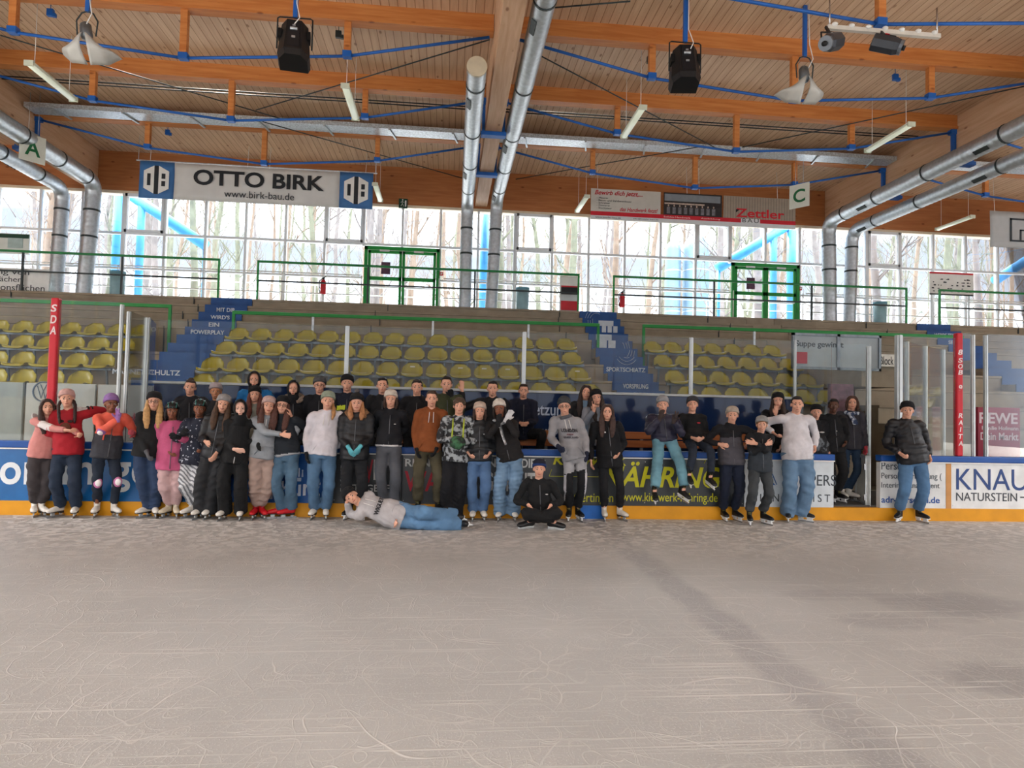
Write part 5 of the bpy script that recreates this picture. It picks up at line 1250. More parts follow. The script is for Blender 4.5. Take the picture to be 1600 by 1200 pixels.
PN = [0]
def person(label, top, pel, feet, hands=(None, None), Y=None, floor=0.0, H=None, yaw=0, hy=0, hp=0, hr=0, lean=0.0, w=1.0, skin='light', group='teenagers and adults posing at the boards',
           tc='14161a', tk='hoodie', hem=.47, tz=None, thood=False, pc='1a1b1e', pf='reg', pz=None, pk=None, sk='white', hat=None, bob=False, slouch=.0, hair=None, hairc='3a2a22', glove=None, glasses=False, fingers=('relaxed', 'relaxed'),
           sit=None, J=None, extra=None, noskate=False, name='person', facez='smile', hdir=(None, None), legs_pole=None, sole=.085, collar=.0, toes=None):
    PN[0] += 1; seed = PN[0]*13+5; rs = random.Random(seed)
    hatx = {None: 0.0, 'beanie': .14, 'cap': .06, 'helmet': .15, 'hood': .08}[hat[0] if hat else None]+slouch+(.10 if bob else 0)
    if hat is None and hair: hatx = .03
    # ---------------- joints
    if J is None:
        if Y is None: Y = max(9.3, min(10.0, sum(at(f[0], f[1], Z=floor).y for f in feet)/len(feet)))
        ztop = at(top[0], top[1], Y=Y-.02).z
        if H is None:
            H = (ztop-floor-sole)/(1+hatx*.135)
        hs = .09*H+.082
        chin = V((at(top[0], top[1], Y=Y-.02).x, Y-.03+lean, ztop-hatx*hs-hs))
        zb = floor+sole
        if sit is None: PEL = V((at(pel, 705, Y=Y).x, Y+.0, zb+.515*H))
        else: PEL = at(sit[0], sit[1], Y=sit[2])
        NB = chin+V((0, .055*H*.5, -.034*H)); NB.x = PEL.x+(chin.x-PEL.x)*.86; NB.y += .02
        to_cam = math.atan2(-PEL.x, PEL.y)          # everyone turns a little towards the photographer
        ya = math.radians(yaw)+.35*to_cam; fwd = V((math.sin(ya), -math.cos(ya), 0)); sd = V((math.cos(ya), math.sin(ya), 0))   # sd: image-right side of the body
        spine = (NB-PEL).normalized()
        sh = [NB+(-sd)*.107*H*w-spine*.022*H, NB+sd*.107*H*w-spine*.022*H]
        hip = [PEL-sd*.052*H*w-spine*.015*H, PEL+sd*.052*H*w-spine*.015*H]
        hyaw = math.radians(yaw*.35+hy)+.85*to_cam
    else:
        PEL, NB, sh, hip, chin, fwd, sd, H, Y = (J[k] for k in ('pel', 'nb', 'sh', 'hip', 'chin', 'fwd', 'sd', 'H', 'Y')); hs = .09*H+.082; spine = (NB-PEL).normalized(); hyaw = 0
    k17 = H/1.7
    if J and 'hm' in J: Rh = J['hm']
    else: Rh = Matrix.Rotation(hyaw, 3, 'Z') @ Matrix.Rotation(math.radians(hr), 3, 'Y') @ Matrix.Rotation(math.radians(hp), 3, 'X')
    Mh = Matrix.Translation(chin) @ Rh.to_4x4() @ Matrix.Scale(hs, 4)
    def hp_(x, y, z): return Mh @ V((x, y, z))
    base = V((PEL.x, Y, (floor if sit is None and J is None else (J['base'] if J else floor))))
    root = thing(name, label, 'person', base, group); W0 = base
    # feet
    ank = []; skpos = []
    for i, f in enumerate(feet):
        if isinstance(f, dict): ank.append(V(f['ank'])); skpos.append((V(f['ank'])-V(f['up'])*.155*min(1, k17+.05), V(f['toe']), V(f['up'])))
        else:
            fy = max(Y-.35, min(Y+.12, at(f[0], f[1], Z=floor).y)) if floor == 0.0 else Y-.02*i
            fx = at(f[0], f[1], Y=fy).x; td = (f[2] if len(f) > 2 else (-18 if i == 0 else 18))+yaw*.6; a = math.radians(td)
            p = V((fx, fy, floor)); sc = .9+.1*k17; skpos.append((p, V((math.sin(a), -math.cos(a), 0)), V((0, 0, 1)))); ank.append(p+V((-math.sin(a)*.035, math.cos(a)*.035, .155*sc)))
    knee = []
    for i in range(2):
        pole = legs_pole[i] if legs_pole else fwd+sd*(-.2 if i == 0 else .2)
        kn, c = ik(hip[i], ank[i], .245*H, .245*H, V(pole)); knee.append(kn); ank[i] = c if sit is None and J is None else ank[i]
    # arms
    wr = []; el = []; hd = []; la, lf = .172*H, .155*H
    for i in range(2):
        o = (-1, 1)[i]; h = hands[i]
        if h is None or h == 'down': t = sh[i]-V((0, 0, 1))*.315*H+sd*o*.035*H+fwd*.05
        elif h == 'pocket': t = PEL+sd*o*.095*H*w+spine*.05*H+fwd*.10*H*.75
        elif h == 'back': t = PEL+sd*o*.03*H+spine*.07*H-fwd*.10
        elif h == 'lap': t = PEL+sd*o*.05*H+spine*.03*H+fwd*.22
        elif h == 'hip': t = PEL+sd*o*.13*H+spine*.085*H
        elif isinstance(h, Vector): t = h.copy()
        else: t = at(h[0], h[1], Y=Y+(h[2] if len(h) > 2 else -.15))
        raised = t.z > sh[i].z-.18*H
        pole = sd*o*(.55 if not raised else .55)+V((0, 0, -1))*(.3 if not raised else .9)-fwd*(.8 if not raised else .0)
        if h in ('hip',): pole = sd*o*1.5-fwd*.4
        e, c = ik(sh[i], t, la, lf, pole); el.append(e); wr.append(c)
        d = (c-e).normalized(); hd.append(V(hdir[i]) if hdir[i] is not None else d)
    # ---------------- body: one continuous surface
    side = sd
    L = NB-PEL
    def tp(t, back=0): return PEL+L*t-fwd*back
    bt = [-.13, -.06, .05, .28, .6, .82, .97, 1.08]
    br = [(.042, .038), (.070, .052), (.080, .056), (.073, .053), (.086, .06), (.085, .052), (.05, .042), (.033, .036)]
    mb = MB(); mb.sweep(curve([tp(t) for t in bt]), lerpr([(a*H*w, b*H*w) for a, b in br]), 14, side=side)
    mb.sweep([NB-(NB-chin)*.2, NB.lerp(hp_(0, .1, .2), .6), hp_(0, .12, .35)], [(.036*H, .037*H), (.033*H, .034*H), (.034*H, .036*H)], 12, side=side)
    def hell(c, r): 
        m2 = MB(); m2.ell(c, r, None, 16, 10); mb.add([Mh @ V(p) for p in m2.v], m2.f, True)
    hell((0, .04, .62), (.345, .42, .38)); hell((0, -.06, .42), (.285, .33, .36)); hell((0, -.14, .15), (.18, .21, .14)); hell((0, -.05, .25), (.25, .26, .2))
    for s in (-1, 1): hell((s*.15, -.2, .37), (.125, .14, .13)); hell((s*.35, .06, .46), (.04, .085, .12)); hell((s*.13, -.33, .585), (.12, .06, .035))
    mb.sweep([hp_(0, -.36, .55), hp_(0, -.42, .45), hp_(0, -.46, .36), hp_(0, -.40, .31)], [.03*hs, .045*hs, .066*hs, .03*hs], 8)
    hell((0, -.365, .215), (.11, .05, .05))
    for i in range(2):
        mb.sweep(curve([NB.lerp(sh[i], .6)-spine*.03, sh[i]-spine*.01, sh[i].lerp(el[i], .5), el[i], el[i].lerp(wr[i], .45), wr[i]]), lerpr([(r*k17, r*k17) for r in (.036, .042, .038, .034, .033, .025)]), 9)
        o = (-1, 1)[i]; ndir = (PEL+L*.5-wr[i]); ndir = ndir-hd[i]*ndir.dot(hd[i])
        if hands[i] not in (None, 'down', 'pocket', 'back', 'hip') and wr[i].z > sh[i].z-.12*H: ndir = V((0, -1, 0)) if fingers[i] in ('vee', 'flat') else chin-wr[i]
        if ndir.length < 1e-3: ndir = V((0, 1, 0))
        ndir.normalize(); hd[i].normalize(); sdir = ndir.cross(hd[i])*(1 if i == 0 else -1)
        hand(mb, wr[i], hd[i], ndir, sdir, k17**.5, fingers[i])
        if glove:
            g = MB(); hand(g, wr[i], hd[i], ndir, sdir, k17**.5, fingers[i], .0035); g.sweep([wr[i]-hd[i]*.045, wr[i]+hd[i]*.02], [.034, .03], 10)
            gc = glove[i] if isinstance(glove, (tuple, list)) else glove
            if gc: put('glove', remeshed(g, .0075, 1), cloth(gc, 'knit'), root, W0)
        mb.sweep(curve([hip[i]+spine*.03*H, hip[i].lerp(knee[i], .35), knee[i], knee[i].lerp(ank[i], .4), ank[i]]), lerpr([(r*k17, r*k17) for r in (.066, .058, .042, .038, .028)]), 10)
        p, td, up = skpos[i]; mb.sweep([ank[i]+up*.02, ank[i]-up*.035+td*.01, ank[i]-up*.05+td*.12], [.034*k17, .03*k17, .02*k17], 8)
    put('body', remeshed(mb, .0085, 1, .4), skin_mat(skin), root, W0)
    # ---------------- face
    for s in (-1, 1):
        m2 = MB(); m2.cur = 0; m2.ell((s*.135, -.352, .495), (.066, .045, .030), None, 10, 6); m2.cur = 1; m2.ell((s*.135, -.382, .497), (.036, .025, .031), None, 8, 5)
        m2.v = [Mh @ V(p) for p in m2.v]; m2.build('eye', [mat('bfb6ac', .3, name='eye white'), mat('2a1d18', .25, name='iris')], root)
        m2 = MB(); m2.sweep([Mh @ V((s*(.06+.035*k), -.392+.012*k+.004*k*k, .602+.012*math.sin(k*.9)-.007*k)) for k in range(5)], [.014*hs, .023*hs, .023*hs, .019*hs, .008*hs], 6)
        m2.build('eyebrow', mat(hairc if hairc[0] < 'a' else '6a4c34', .8, name='eyebrow hair'), root)
    m2 = MB(); wd = .12 if facez == 'smile' else .09; cv = .035 if facez == 'smile' else -.004
    m2.sweep([Mh @ V((wd*u, -.412+.06*u*u, .212+cv*u*u)) for u in (-1, -.5, 0, .5, 1)], [(.006*hs, .006*hs), (.024*hs, .02*hs), (.028*hs, .022*hs), (.024*hs, .02*hs), (.006*hs, .006*hs)], 8)
    m2.build('mouth', mat('a8564f' if skin in ('light', 'pale', 'tan') else '6a3230', .5, name='lips'), root)
    if facez == 'smile' and rs.random() < .6:
        m2 = MB(); m2.sweep([Mh @ V((wd*.7*u, -.425+.05*u*u, .215+cv*u*u)) for u in (-1, 0, 1)], [.004*hs, .013*hs, .004*hs], 6); m2.build('teeth', mat('e6e0d6', .3, name='teeth'), root)
    if glasses:
        m2 = MB()
        for s in (-1, 1): m2.sweep([Mh @ V((s*.15+.105*math.cos(a*PI/8), -.43, .49+.085*math.sin(a*PI/8))) for a in range(17)], .011*hs, 5, side=V((0, 1, 0))); m2.bar(hp_(s*.25, -.42, .5), hp_(s*.36, .03, .5), .012*hs)
        m2.bar(hp_(-.05, -.43, .5), hp_(.05, -.43, .5), .014*hs); m2.build('glasses', M_BLACK, root)
    # ---------------- hair and headwear
    hmt = mat(hairc, .6, 0, .25, 30, .4, 60, name='hair')
    def hput(nm, m2, vox, mt, dis=0, par=None):
        m2.v = [Mh @ V(p) for p in m2.v]; me = remeshed(m2, vox*hs, 2)
        if dis: displace(me, dis, 40, seed)
        return put(nm, me, mt, root, W0)
    if hair:
        m2 = MB()
        if hair in ('short', 'bun', 'long', 'bob', 'pony', 'pigtails', 'curly') and not hat:
            m2.ell((0, .10, .66), (.375, .43, .375)); m2.ell((0, -.08, .90), (.30, .30, .12))
            if hair == 'short': m2.ell((0, -.2, .93), (.24, .17, .10)); m2.ell((0, .22, .42), (.28, .26, .22))
            if hair in ('long', 'bob'): 
                for s in (-1, 1): m2.sweep([(s*.08, -.25, .97), (s*.24, -.28, .8), (s*.35, -.15, .55), (s*.37, -.05, .3)], [.08, .09, .1, .1], 8)
            if hair == 'bun': m2.ell((0, .28, .98), (.2, .2, .18))
        elif hat: m2.ell((0, .14, .45), (.36, .36, .28))
        if hair in ('long', 'curly'):
            ln = -1.15 if hair == 'long' else -.55
            for s in (-1, 1): m2.sweep([(s*.32, .0, .6), (s*.35, -.04, .25), (s*.36, -.14, -.1), (s*.33, -.27, ln*.6), (s*.31, -.31, ln)], [(.10, .2), (.14, .2), (.20, .17), (.21, .10), (.09, .04)] if hair == 'long' else [(.1, .12), (.14, .14), (.18, .16), (.18, .15), (.08, .08)], 8)
            m2.sweep([(0, .3, .55), (0, .38, .1), (0, .42, ln*.5), (0, .40, ln*.8)], [(.33, .14), (.36, .14), (.34, .12), (.2, .05)], 10, side=V((1, 0, 0)))
        if hair == 'bob':
            for s in (-1, 1): m2.sweep([(s*.34, .02, .6), (s*.38, .0, .2), (s*.35, -.02, -.08)], [(.1, .16), (.1, .18), (.05, .08)], 8)
            m2.sweep([(0, .3, .55), (0, .34, .1), (0, .3, -.05)], [(.33, .14), (.36, .14), (.3, .08)], 10, side=V((1, 0, 0)))
        if hair == 'pony': m2.sweep([(.30, .2, .35), (.40, .05, .05), (.42, -.18, -.3), (.36, -.26, -.62)], [.10, .13, .13, .05], 8)
        if hair == 'pigtails':
            for s in (-1, 1): m2.sweep([(s*.33, .05, .4), (s*.42, -.12, .1), (s*.40, -.26, -.3), (s*.38, -.3, -.8), (s*.37, -.3, -1.0)], [.10, .1, .1, .09, .04], 8)
        if hair == 'fringe' : m2.ell((0, .1, .5), (.36, .36, .35)); m2.ell((0, -.24, .80), (.29, .15, .11)); m2.ell((0, .06, .68), (.40, .43, .38))
        if m2.v: hput('hair', m2, .035, hmt, .004)
    if hat and hat[0] in ('beanie', 'cap'):
        M_ = cloth(hat[1], 'knit'); m2 = MB(); zt = 1.15+slouch
        prof_ = [(.74, .405, .485), (.88, .405, .485), (1.0, .365, .435), (1.08, .28, .34), (zt-.02, .15, .19), (zt, .02, .03)]
        n = 20; vs = []; 
        def brim(z, y): return z+.16*(-y)*.55
        for (z, ra, rb) in [(.60, .37, .45)]+prof_:
            for j in range(n):
                a = 2*PI*j/n; x = ra*math.cos(a); y = .035+rb*math.sin(a)+slouch*.6*max(0, z-.8); k_ = max(0, 1-(z-.6)/.4); vs.append((x, y, z+(-.17*math.sin(a)*k_)))
        fs = []
        for q in range(len(prof_)):
            for j in range(n): fs.append((q*n+j, q*n+(j+1) % n, (q+1)*n+(j+1) % n, (q+1)*n+j))
        fs.append(tuple(range(n))[::-1]); fs.append(tuple(len(prof_)*n+j for j in range(n)))
        m2.add([Mh @ V(p) for p in vs], fs, True); hb = m2.build('beanie', M_, root)
        m3 = MB(); vs = []; fs = []; R4 = [(.585, .395, .475), (.60, .43, .51), (.78, .435, .515), (.81, .405, .485)]
        for (z, ra, rb) in R4:
            for j in range(n): a = 2*PI*j/n; vs.append((ra*math.cos(a), .035+rb*math.sin(a), z-.17*math.sin(a)*max(0, 1-(z-.6)/.4)))
        for q in range(len(R4)-1):
            for j in range(n): fs.append((q*n+j, q*n+(j+1) % n, (q+1)*n+(j+1) % n, (q+1)*n+j))
        m3.add([Mh @ V(p) for p in vs], fs, True); c = m3.build('cuff', M_ if len(hat) < 3 else cloth(hat[2], 'knit'), hb)
        if bob: m3 = MB(); m3.ell((0, .06, zt+.10), (.16, .16, .14)); m3.v = [Mh @ V(p) for p in m3.v]; m3.build('bobble', M_ if len(hat) < 4 else cloth(hat[3], 'knit'), hb)
    if hat and hat[0] == 'helmet':
        m2 = MB(); m2.ell((0, .04, .72), (.43, .52, .42)); co = []
        vs = [Mh @ V((p[0], p[1], max(p[2], .66-.1*p[1]))) for p in m2.v]; m3 = MB(); m3.add(vs, m2.f, True); hb = m3.build('helmet', mat('16191b', .35, name='black helmet shell'), root)
        for k in (-2, -1, 0, 1, 2):
            m3 = MB(); m3.sweep([Mh @ V((k*.13*(1-.1*abs(q-2)), -.49+.24*q, .72+.42*math.sqrt(max(.0, 1-((k*.13/.43)**2)-((-.49+.24*q-.04)/.52)**2))+.005)) for q in range(5)], [.012*hs, .03*hs, .034*hs, .03*hs, .012*hs], 6)
            m3.build('vent_rib', mat('2f7d74', .35, name='teal helmet stripe') if k % 2 == 0 else mat('0b0c0d', .5, name='dark vent'), hb)
        for s in (-1, 1): m3 = MB(); m3.sweep([hp_(s*.38, -.05, .62), hp_(s*.33, -.15, .25), hp_(0, -.22, -.02)], .018*hs, 5); m3.build('strap', M_BLACK, hb)
    if hat and hat[0] == 'hood':
        m2 = MB(); n = 22; vs = []; fs = []; st = [(-.34, .30, .36), (-.24, .38, .43), (0, .43, .48), (.25, .42, .47), (.42, .32, .36), (.52, .06, .08)]
        for (y, ra, rb) in st:
            for j in range(n): a = 2*PI*j/n; vs.append((ra*math.cos(a), y+.05*math.cos(2*a), .50+(rb+.08*(math.sin(a) > 0))*1.1*math.sin(a)))
        for q in range(len(st)-1):
            for j in range(n): fs.append((q*n+j, q*n+(j+1) % n, (q+1)*n+(j+1) % n, (q+1)*n+j))
        fs.append(tuple((len(st)-1)*n+j for j in range(n)))
        m2.add([Mh @ V(p) for p in vs], fs, True); m2.build('hood', cloth(hat[1]), root)
        m2 = MB(); m2.sweep([hp_(0, .05, .25), hp_(0, .03, -.05), NB+V((0, 0, .01)), NB-spine*.08], [(.33*hs, .38*hs), (.36*hs, .42*hs), (.4*hs, .45*hs), (.5*hs, .5*hs)], 14, side=side); m2.build('neck_cloth', cloth(hat[1]), root)
    # ---------------- clothes
    th = {'hoodie': .016, 'sweater': .013, 'puffer': .030, 'coat': .022, 'fleece': .018}[tk]
    mb = MB(); hemt = (hem-.515)/.32
    tt = sorted([hemt, hemt+.06]+[t for t in (.05, .28, .6, .82) if t > hemt+.12])+[.97, 1.09]
    def rad_at(t):
        for i in range(len(bt)-1):
            if bt[i] <= t <= bt[i+1]: u = (t-bt[i])/(bt[i+1]-bt[i]); return tuple(br[i][q]+(br[i+1][q]-br[i][q])*u for q in (0, 1))
        return br[0] if t < bt[0] else br[-1]
    rr = []
    for t in tt:
        a, b = rad_at(max(t, .0)) if t < .9 else rad_at(t)
        bl = (.014 if .1 < t < .6 else (.02 if t <= .1 else 0))
        a_, b_ = a*H*w+th+bl, b*H*w+th+bl*.8
        if t < .35: a_ = max(a_, .110*H*w+th*.6); b_ = max(b_, .088*H*w+th*.6)
        rr.append((a_, b_))
    rr[0] = (rr[1][0]*.99, rr[1][1]*.99); rr[-1] = (.045*H*.9+.012, .045*H*.9+.012)
    mb.sweep(curve([tp(t) for t in tt]), lerpr(rr), 16, side=side)
    if collar or tk in ('coat', 'puffer'): mb.sweep([NB-spine*.03, NB+(chin-NB)*.4+V((0, .02, 0)), NB+(chin-NB)*(.9 if collar else .62)+V((0, .035, 0))], [(.055*H*.85, .055*H*.85), (.05*H*.85, .052*H*.85), (.048*H*.85, .05*H*.85)], 12, side=side)
    ex = {'puffer': .012, 'coat': .008}.get(tk, .003)
    for i in range(2):
        e2 = wr[i].lerp(el[i], .06)
        mb.sweep(curve([NB.lerp(sh[i], .55)-spine*.02, sh[i], sh[i].lerp(el[i], .5), el[i], el[i].lerp(e2, .5), e2]), lerpr([((r+ex)*k17, (r+ex)*k17) for r in (.056, .062, .056, .051, .046, .036)]), 12)
    if thood:
        mb.sweep([NB+sd*.09*k17+fwd*.06-spine*.02, NB+sd*.10*k17-fwd*.03+spine*.01, NB-fwd*.12+spine*.03, NB-sd*.10*k17-fwd*.03+spine*.01, NB-sd*.09*k17+fwd*.06-spine*.02], [.03, .045, .06, .045, .03], 9)
    me = remeshed(mb, .015, 3); displace(me, .0085 if tk != 'puffer' else .007, 17, seed, .010 if tk == 'puffer' else 0)
    q = lambda p: (p-PEL).dot(spine)/H+.515 if isinstance(p, Vector) else 0
    info = dict(PEL=PEL, NB=NB, spine=spine, fwd=fwd, sd=sd, H=H, sh=sh, el=el, wr=wr, hip=hip, knee=knee, ank=ank, chin=chin, hp=hp_, hs=hs, root=root, W=W0, hd=hd, k=k17, frac=q, Mh=Mh)
    mats = [cloth(tc, 'puffer' if tk == 'puffer' else 'plain') if isinstance(tc, str) else tc]; zone = None
    if tz:
        mats += [cloth(c_) if isinstance(c_, str) else c_ for _, c_ in tz]
        def zone(p):
            for i_, (fn, _) in enumerate(tz):
                if fn(p, info): return i_+1
            return 0
    put({'puffer': 'padded_jacket', 'hoodie': 'hoodie', 'coat': 'jacket', 'sweater': 'sweater', 'fleece': 'fleece_jacket'}[tk], me, mats, root, W0, zone)
    def fr(z, x, off=.0):
        cur = math.sqrt(max(0, 1-(x/(.12*H))**2)); return PEL+L*((z-.515)/.32)+sd*x+fwd*((max(.062, .080-.06*max(0, z-.5))*H*cur)+th+.008+off)
    if sit is None or True:
        if tk in ('coat', 'puffer', 'fleece') and not isinstance(tc, bpy.types.Material):
            m2 = MB(); m2.sweep([fr(z_, 0.004) for z_ in [hem+.02+(.80-hem-.02)*q_/6 for q_ in range(7)]], .006, 5); m2.build('zip', mat('5c5e62', .4, .4, .1, name='zip'), root)
        if tk == 'hoodie' and thood:
            m2 = MB(); z0_ = hem+.03
            m2.sweep([fr(z0_+.015, -.13*k17), fr(z0_+.075, -.075*k17, .004), fr(z0_+.078, 0, .006), fr(z0_+.075, .075*k17, .004), fr(z0_+.015, .13*k17)], .006, 5); m2.build('pocket_seam', cloth(tc if isinstance(tc, str) else '333333'), root)
            m2 = MB()
            for s_ in (-1, 1): m2 = MB(); m2.sweep([fr(.825, s_*.03), fr(.79, s_*.032, .004), fr(.735, s_*.036, .006)], .0055, 5); m2.build('drawstring', mat('d9d7d4', .8, name='cord'), root)
    # trousers
    fit = {'slim': (.092, .080, .068, .066, .062), 'reg': (.100, .092, .082, .079, .078), 'wide': (.103, .100, .098, .102, .106), 'jogger': (.102, .098, .092, .084, .064)}[pf]
    mb = MB(); mb.sweep(curve([tp(t) for t in (-.19, -.06, .06, .16)]), lerpr([(.07*H*w, .062*H*w), (.098*H*w, .076*H*w), (.094*H*w, .072*H*w), (.078*H*w, .06*H*w)]), 14, side=side)
    for i in range(2):
        up = skpos[i][2]; a2 = ank[i]+up*({'wide': -.045, 'reg': .0, 'jogger': .05, 'slim': .065}[pf] if sk != 'black' or pf != 'reg' else .06)
        mb.sweep(curve([hip[i]+spine*.035*H, hip[i].lerp(knee[i], .4), knee[i], knee[i].lerp(a2, .55), a2]), lerpr([(r*k17*(w if j_ < 2 else 1), r*k17*(w if j_ < 2 else 1)) for j_, r in enumerate(fit)]), 12)
    me = remeshed(mb, .015, 3); displace(me, .013 if pf in ('wide', 'jogger') else .010, 16, seed+3)
    mats = [pk if pk is not None else cloth(pc, 'denim' if pc[0] in '23456789' and pf != 'jogger' else 'plain')]; zone = None
    if pz:
        mats += [cloth(c_) if isinstance(c_, str) else c_ for _, c_ in pz]
        def zone(p):
            for i_, (fn, _) in enumerate(pz):
                if fn(p, info): return i_+1
            return 0
    put('trousers', me, mats, root, W0, zone)
    if not noskate:
        for i in range(2): p, td, up = skpos[i]; add_skate(root, W0, sk, p, td, up, .9+.1*k17)
    if extra: extra(info)
    return info
def dot(info, name, color, px, py, r, dy=-.16, flat=True):
    pass
def front_text(info, s, z, wd, h, color, off=.012, x=0.0):
    """lettering on the chest, laid on the front of the garment"""
    PEL, NB, fwd, sd, H, spine = (info[k] for k in ('PEL', 'NB', 'fwd', 'sd', 'H', 'spine'))
    vs, fs = text_verts(s, .02, .5)
    ax_ = min(v.x for v in vs); bx_ = max(v.x for v in vs); az = min(v.y for v in vs); bz = max(v.y for v in vs)
    c = PEL+(NB-PEL)*((z-.515)/.32); P = []
    for v in vs:
        u = ((v.x-ax_)/(bx_-ax_)-.5)*wd+x; k = ((v.y-az)/(bz-az)-.5)*h; cur = math.sqrt(max(0, 1-(u/(.105*H))**2))
        P.append(c+sd*u+spine*k+fwd*((.062*H)*cur+.026+off+(.003 if v.z > 0 else -.012)))
    mb = MB(); mb.add(P, fs); return mb.build('chest_lettering', mat(color, .8, name='printed ink'), info['root'])
def patch(info, name, color, z, x, rx, rz, off=.03, kind=None):
    PEL, NB, fwd, sd, H, spine = (info[k] for k in ('PEL', 'NB', 'fwd', 'sd', 'H', 'spine'))
    c = PEL+(NB-PEL)*((z-.515)/.32)+sd*x; cur = math.sqrt(max(0, 1-(x/(.11*H))**2)); c = c+fwd*(.062*H*cur+off)
    M_ = Matrix((sd, -fwd, spine)).transposed(); mb = MB(); mb.ell((0, 0, 0), (rx, .008, rz), None, 12, 7); mb.v = [M_ @ V(p)+c for p in mb.v]
    return mb.build(name, cloth(color), info['root'])
# ------------------------------------------------------------------ the group, left to right
below = lambda f: (lambda p, I: I['frac'](p) < f)
above = lambda f: (lambda p, I: I['frac'](p) > f)
def on_sleeve(p, I, i, a, b):
    e, w_ = I['el'][i], I['wr'][i]; s = I['sh'][i]
    for (q0, q1, o) in ((s, e, 0.0), (e, w_, 1.0)):
        d = q1-q0; t = (p-q0).dot(d)/d.dot(d)
        if 0 <= t <= 1 and (p-q0-d*t).length < .075 and a <= t+o <= b: return True
    return False
def ring(I, name, c, d, r, th, color, squash=1.0):
    d = d.normalized(); x = d.orthogonal().normalized(); y = d.cross(x); mb = MB()
    mb.sweep([c+x*r*math.cos(a*PI/8)+y*r*squash*math.sin(a*PI/8) for a in range(17)], th, 8); return mb.build(name, cloth(color, 'knit'), I['root'])
def fur(I, color):
    NB, sd, fwd, sp, k = I['NB'], I['sd'], I['fwd'], I['spine'], I['k']; mb = MB()
    mb.sweep([NB+sd*.06+fwd*.11-sp*.03, NB+sd*.13*k+fwd*.03+sp*.02, NB+sd*.1*k-fwd*.09+sp*.05, NB-fwd*.14+sp*.06, NB-sd*.1*k-fwd*.09+sp*.05, NB-sd*.13*k+fwd*.03+sp*.02, NB-sd*.06+fwd*.11-sp*.03], [.03, .05, .055, .06, .055, .05, .03], 9)
    me = remeshed(mb, .012, 1); displace(me, .012, 60, 4); put('fur_trim', me, mat(color, .95, 0, .35, 40, .8, 80, name='fur'), I['root'], I['W'])

def x1(I): pass
person('girl in pink sweater and dark joggers hugging the girl in red at far left', (78, 623), 66, [(53, 801, 10), (66, 798, 30)], [(106, 673, -.24), (124, 679, -.2)], yaw=30, hr=-6, lean=-.02, tc='c5837e', tk='sweater', hem=.48,
       tz=[(lambda p, I: on_sleeve(p, I, 0, .45, 1.15), 'd8d2d0')], pc='3a3537', pf='jogger', hair='long', hairc='3a2722', fingers=('relaxed', 'hold'), group='girls on the ice left of the blonde woman')
def x2(I):
    patch(I, 'reindeer_face', '5a3020', .70, 0, .07, .075, .034); patch(I, 'reindeer_nose', 'd32030', .675, .01, .02, .02, .045)
    for s in (-1, 1): patch(I, 'reindeer_antler', '2b1a14', .755, s*.055, .035, .022, .035)
    ring(I, 'striped_cuff', I['wr'][1].lerp(I['el'][1], .12), I['hd'][1], .042, .012, '17181a'); ring(I, 'striped_cuff', I['wr'][1].lerp(I['el'][1], .3), I['hd'][1], .046, .012, '17181a')
person('laughing girl in red reindeer sweater, pale pink hat and dark jeans', (107, 607), 106, [(91, 800), (118, 799)], [(60, 660, .02), (133, 640, .10)], Y=9.98, hp=-4, hr=-4, tc='9d1a26', tk='sweater', pc='1f2b3d', pf='reg', hat=('beanie', 'c79f98'), hair='pigtails', hairc='2e1e1c', extra=x2,
       glove=('c9c6c4', 'c9c6c4'), group='girls on the ice left of the blonde woman')
def x3(I):
    for i in range(2):
        mb = MB(); k = I['knee'][i]+I['fwd']*.05; M_ = Matrix.Rotation(0, 3, 'Z'); mb.ell(k, (.06, .04, .075), None, 12, 8); o = mb.build('knee_pad', cloth('b86f9a'), I['root']); mb = MB(); mb.ell(k+I['fwd']*.025, (.042, .03, .05), None, 12, 8); mb.build('pad_shell', mat('e0dcdc', .35, name='white pad shell'), o)
    mb = MB(); mb.ell(I['el'][0]+V((0, -.02, -.02)), (.06, .055, .055), None, 12, 8); o = mb.build('elbow_pad', cloth('8d5f9a'), I['root']); mb = MB(); mb.ell(I['el'][0]+V((0, -.05, -.035)), (.04, .035, .035), None, 12, 8); mb.build('pad_shell', mat('e0dcdc', .35, name='white pad shell'), o)
    mb = MB(); c = I['PEL']+(I['NB']-I['PEL'])*.35+I['fwd']*.16-I['sd']*.09; mb.sweep([c, c+V((.02, 0, .11))], .010, 6); mb.build('pocket_zip', cloth('e0604c'), I['root'])
person('girl in coral and grey jacket with purple hat, pads and glove before her face', (175, 614), 166, [(150, 804, 0), (179, 804, 30)], [(184, 655, -.26), (209, 677, -.05)], yaw=25, hy=6, skin='brown', tc='d9604d', tk='coat', hem=.46, tz=[(below(.665), '37383e')], pc='1c2533', pf='slim',
       hat=('beanie', '8c6aa2'), slouch=.04, hairc='1a1412', hair='short', glove=('9b72b0', 'b04a58'), fingers=('vee', 'relaxed'), hdir=((.15, -.1, 1), None), extra=x3, thood=True, group='girls on the ice left of the blonde woman')
person('blonde woman in black with black hat, glasses and blue jeans', (242, 611), 230, [(228, 804, -30), (242, 800, 20)], [(229, 706, -.18), 'back'], yaw=12, hy=-8, tc='17181a', tk='sweater', hem=.46, pc='263855', pf='reg', hat=('beanie', '16171a'), hair='long', hairc='b68e5c', glasses=True, glove=('55565a', None), collar=1)
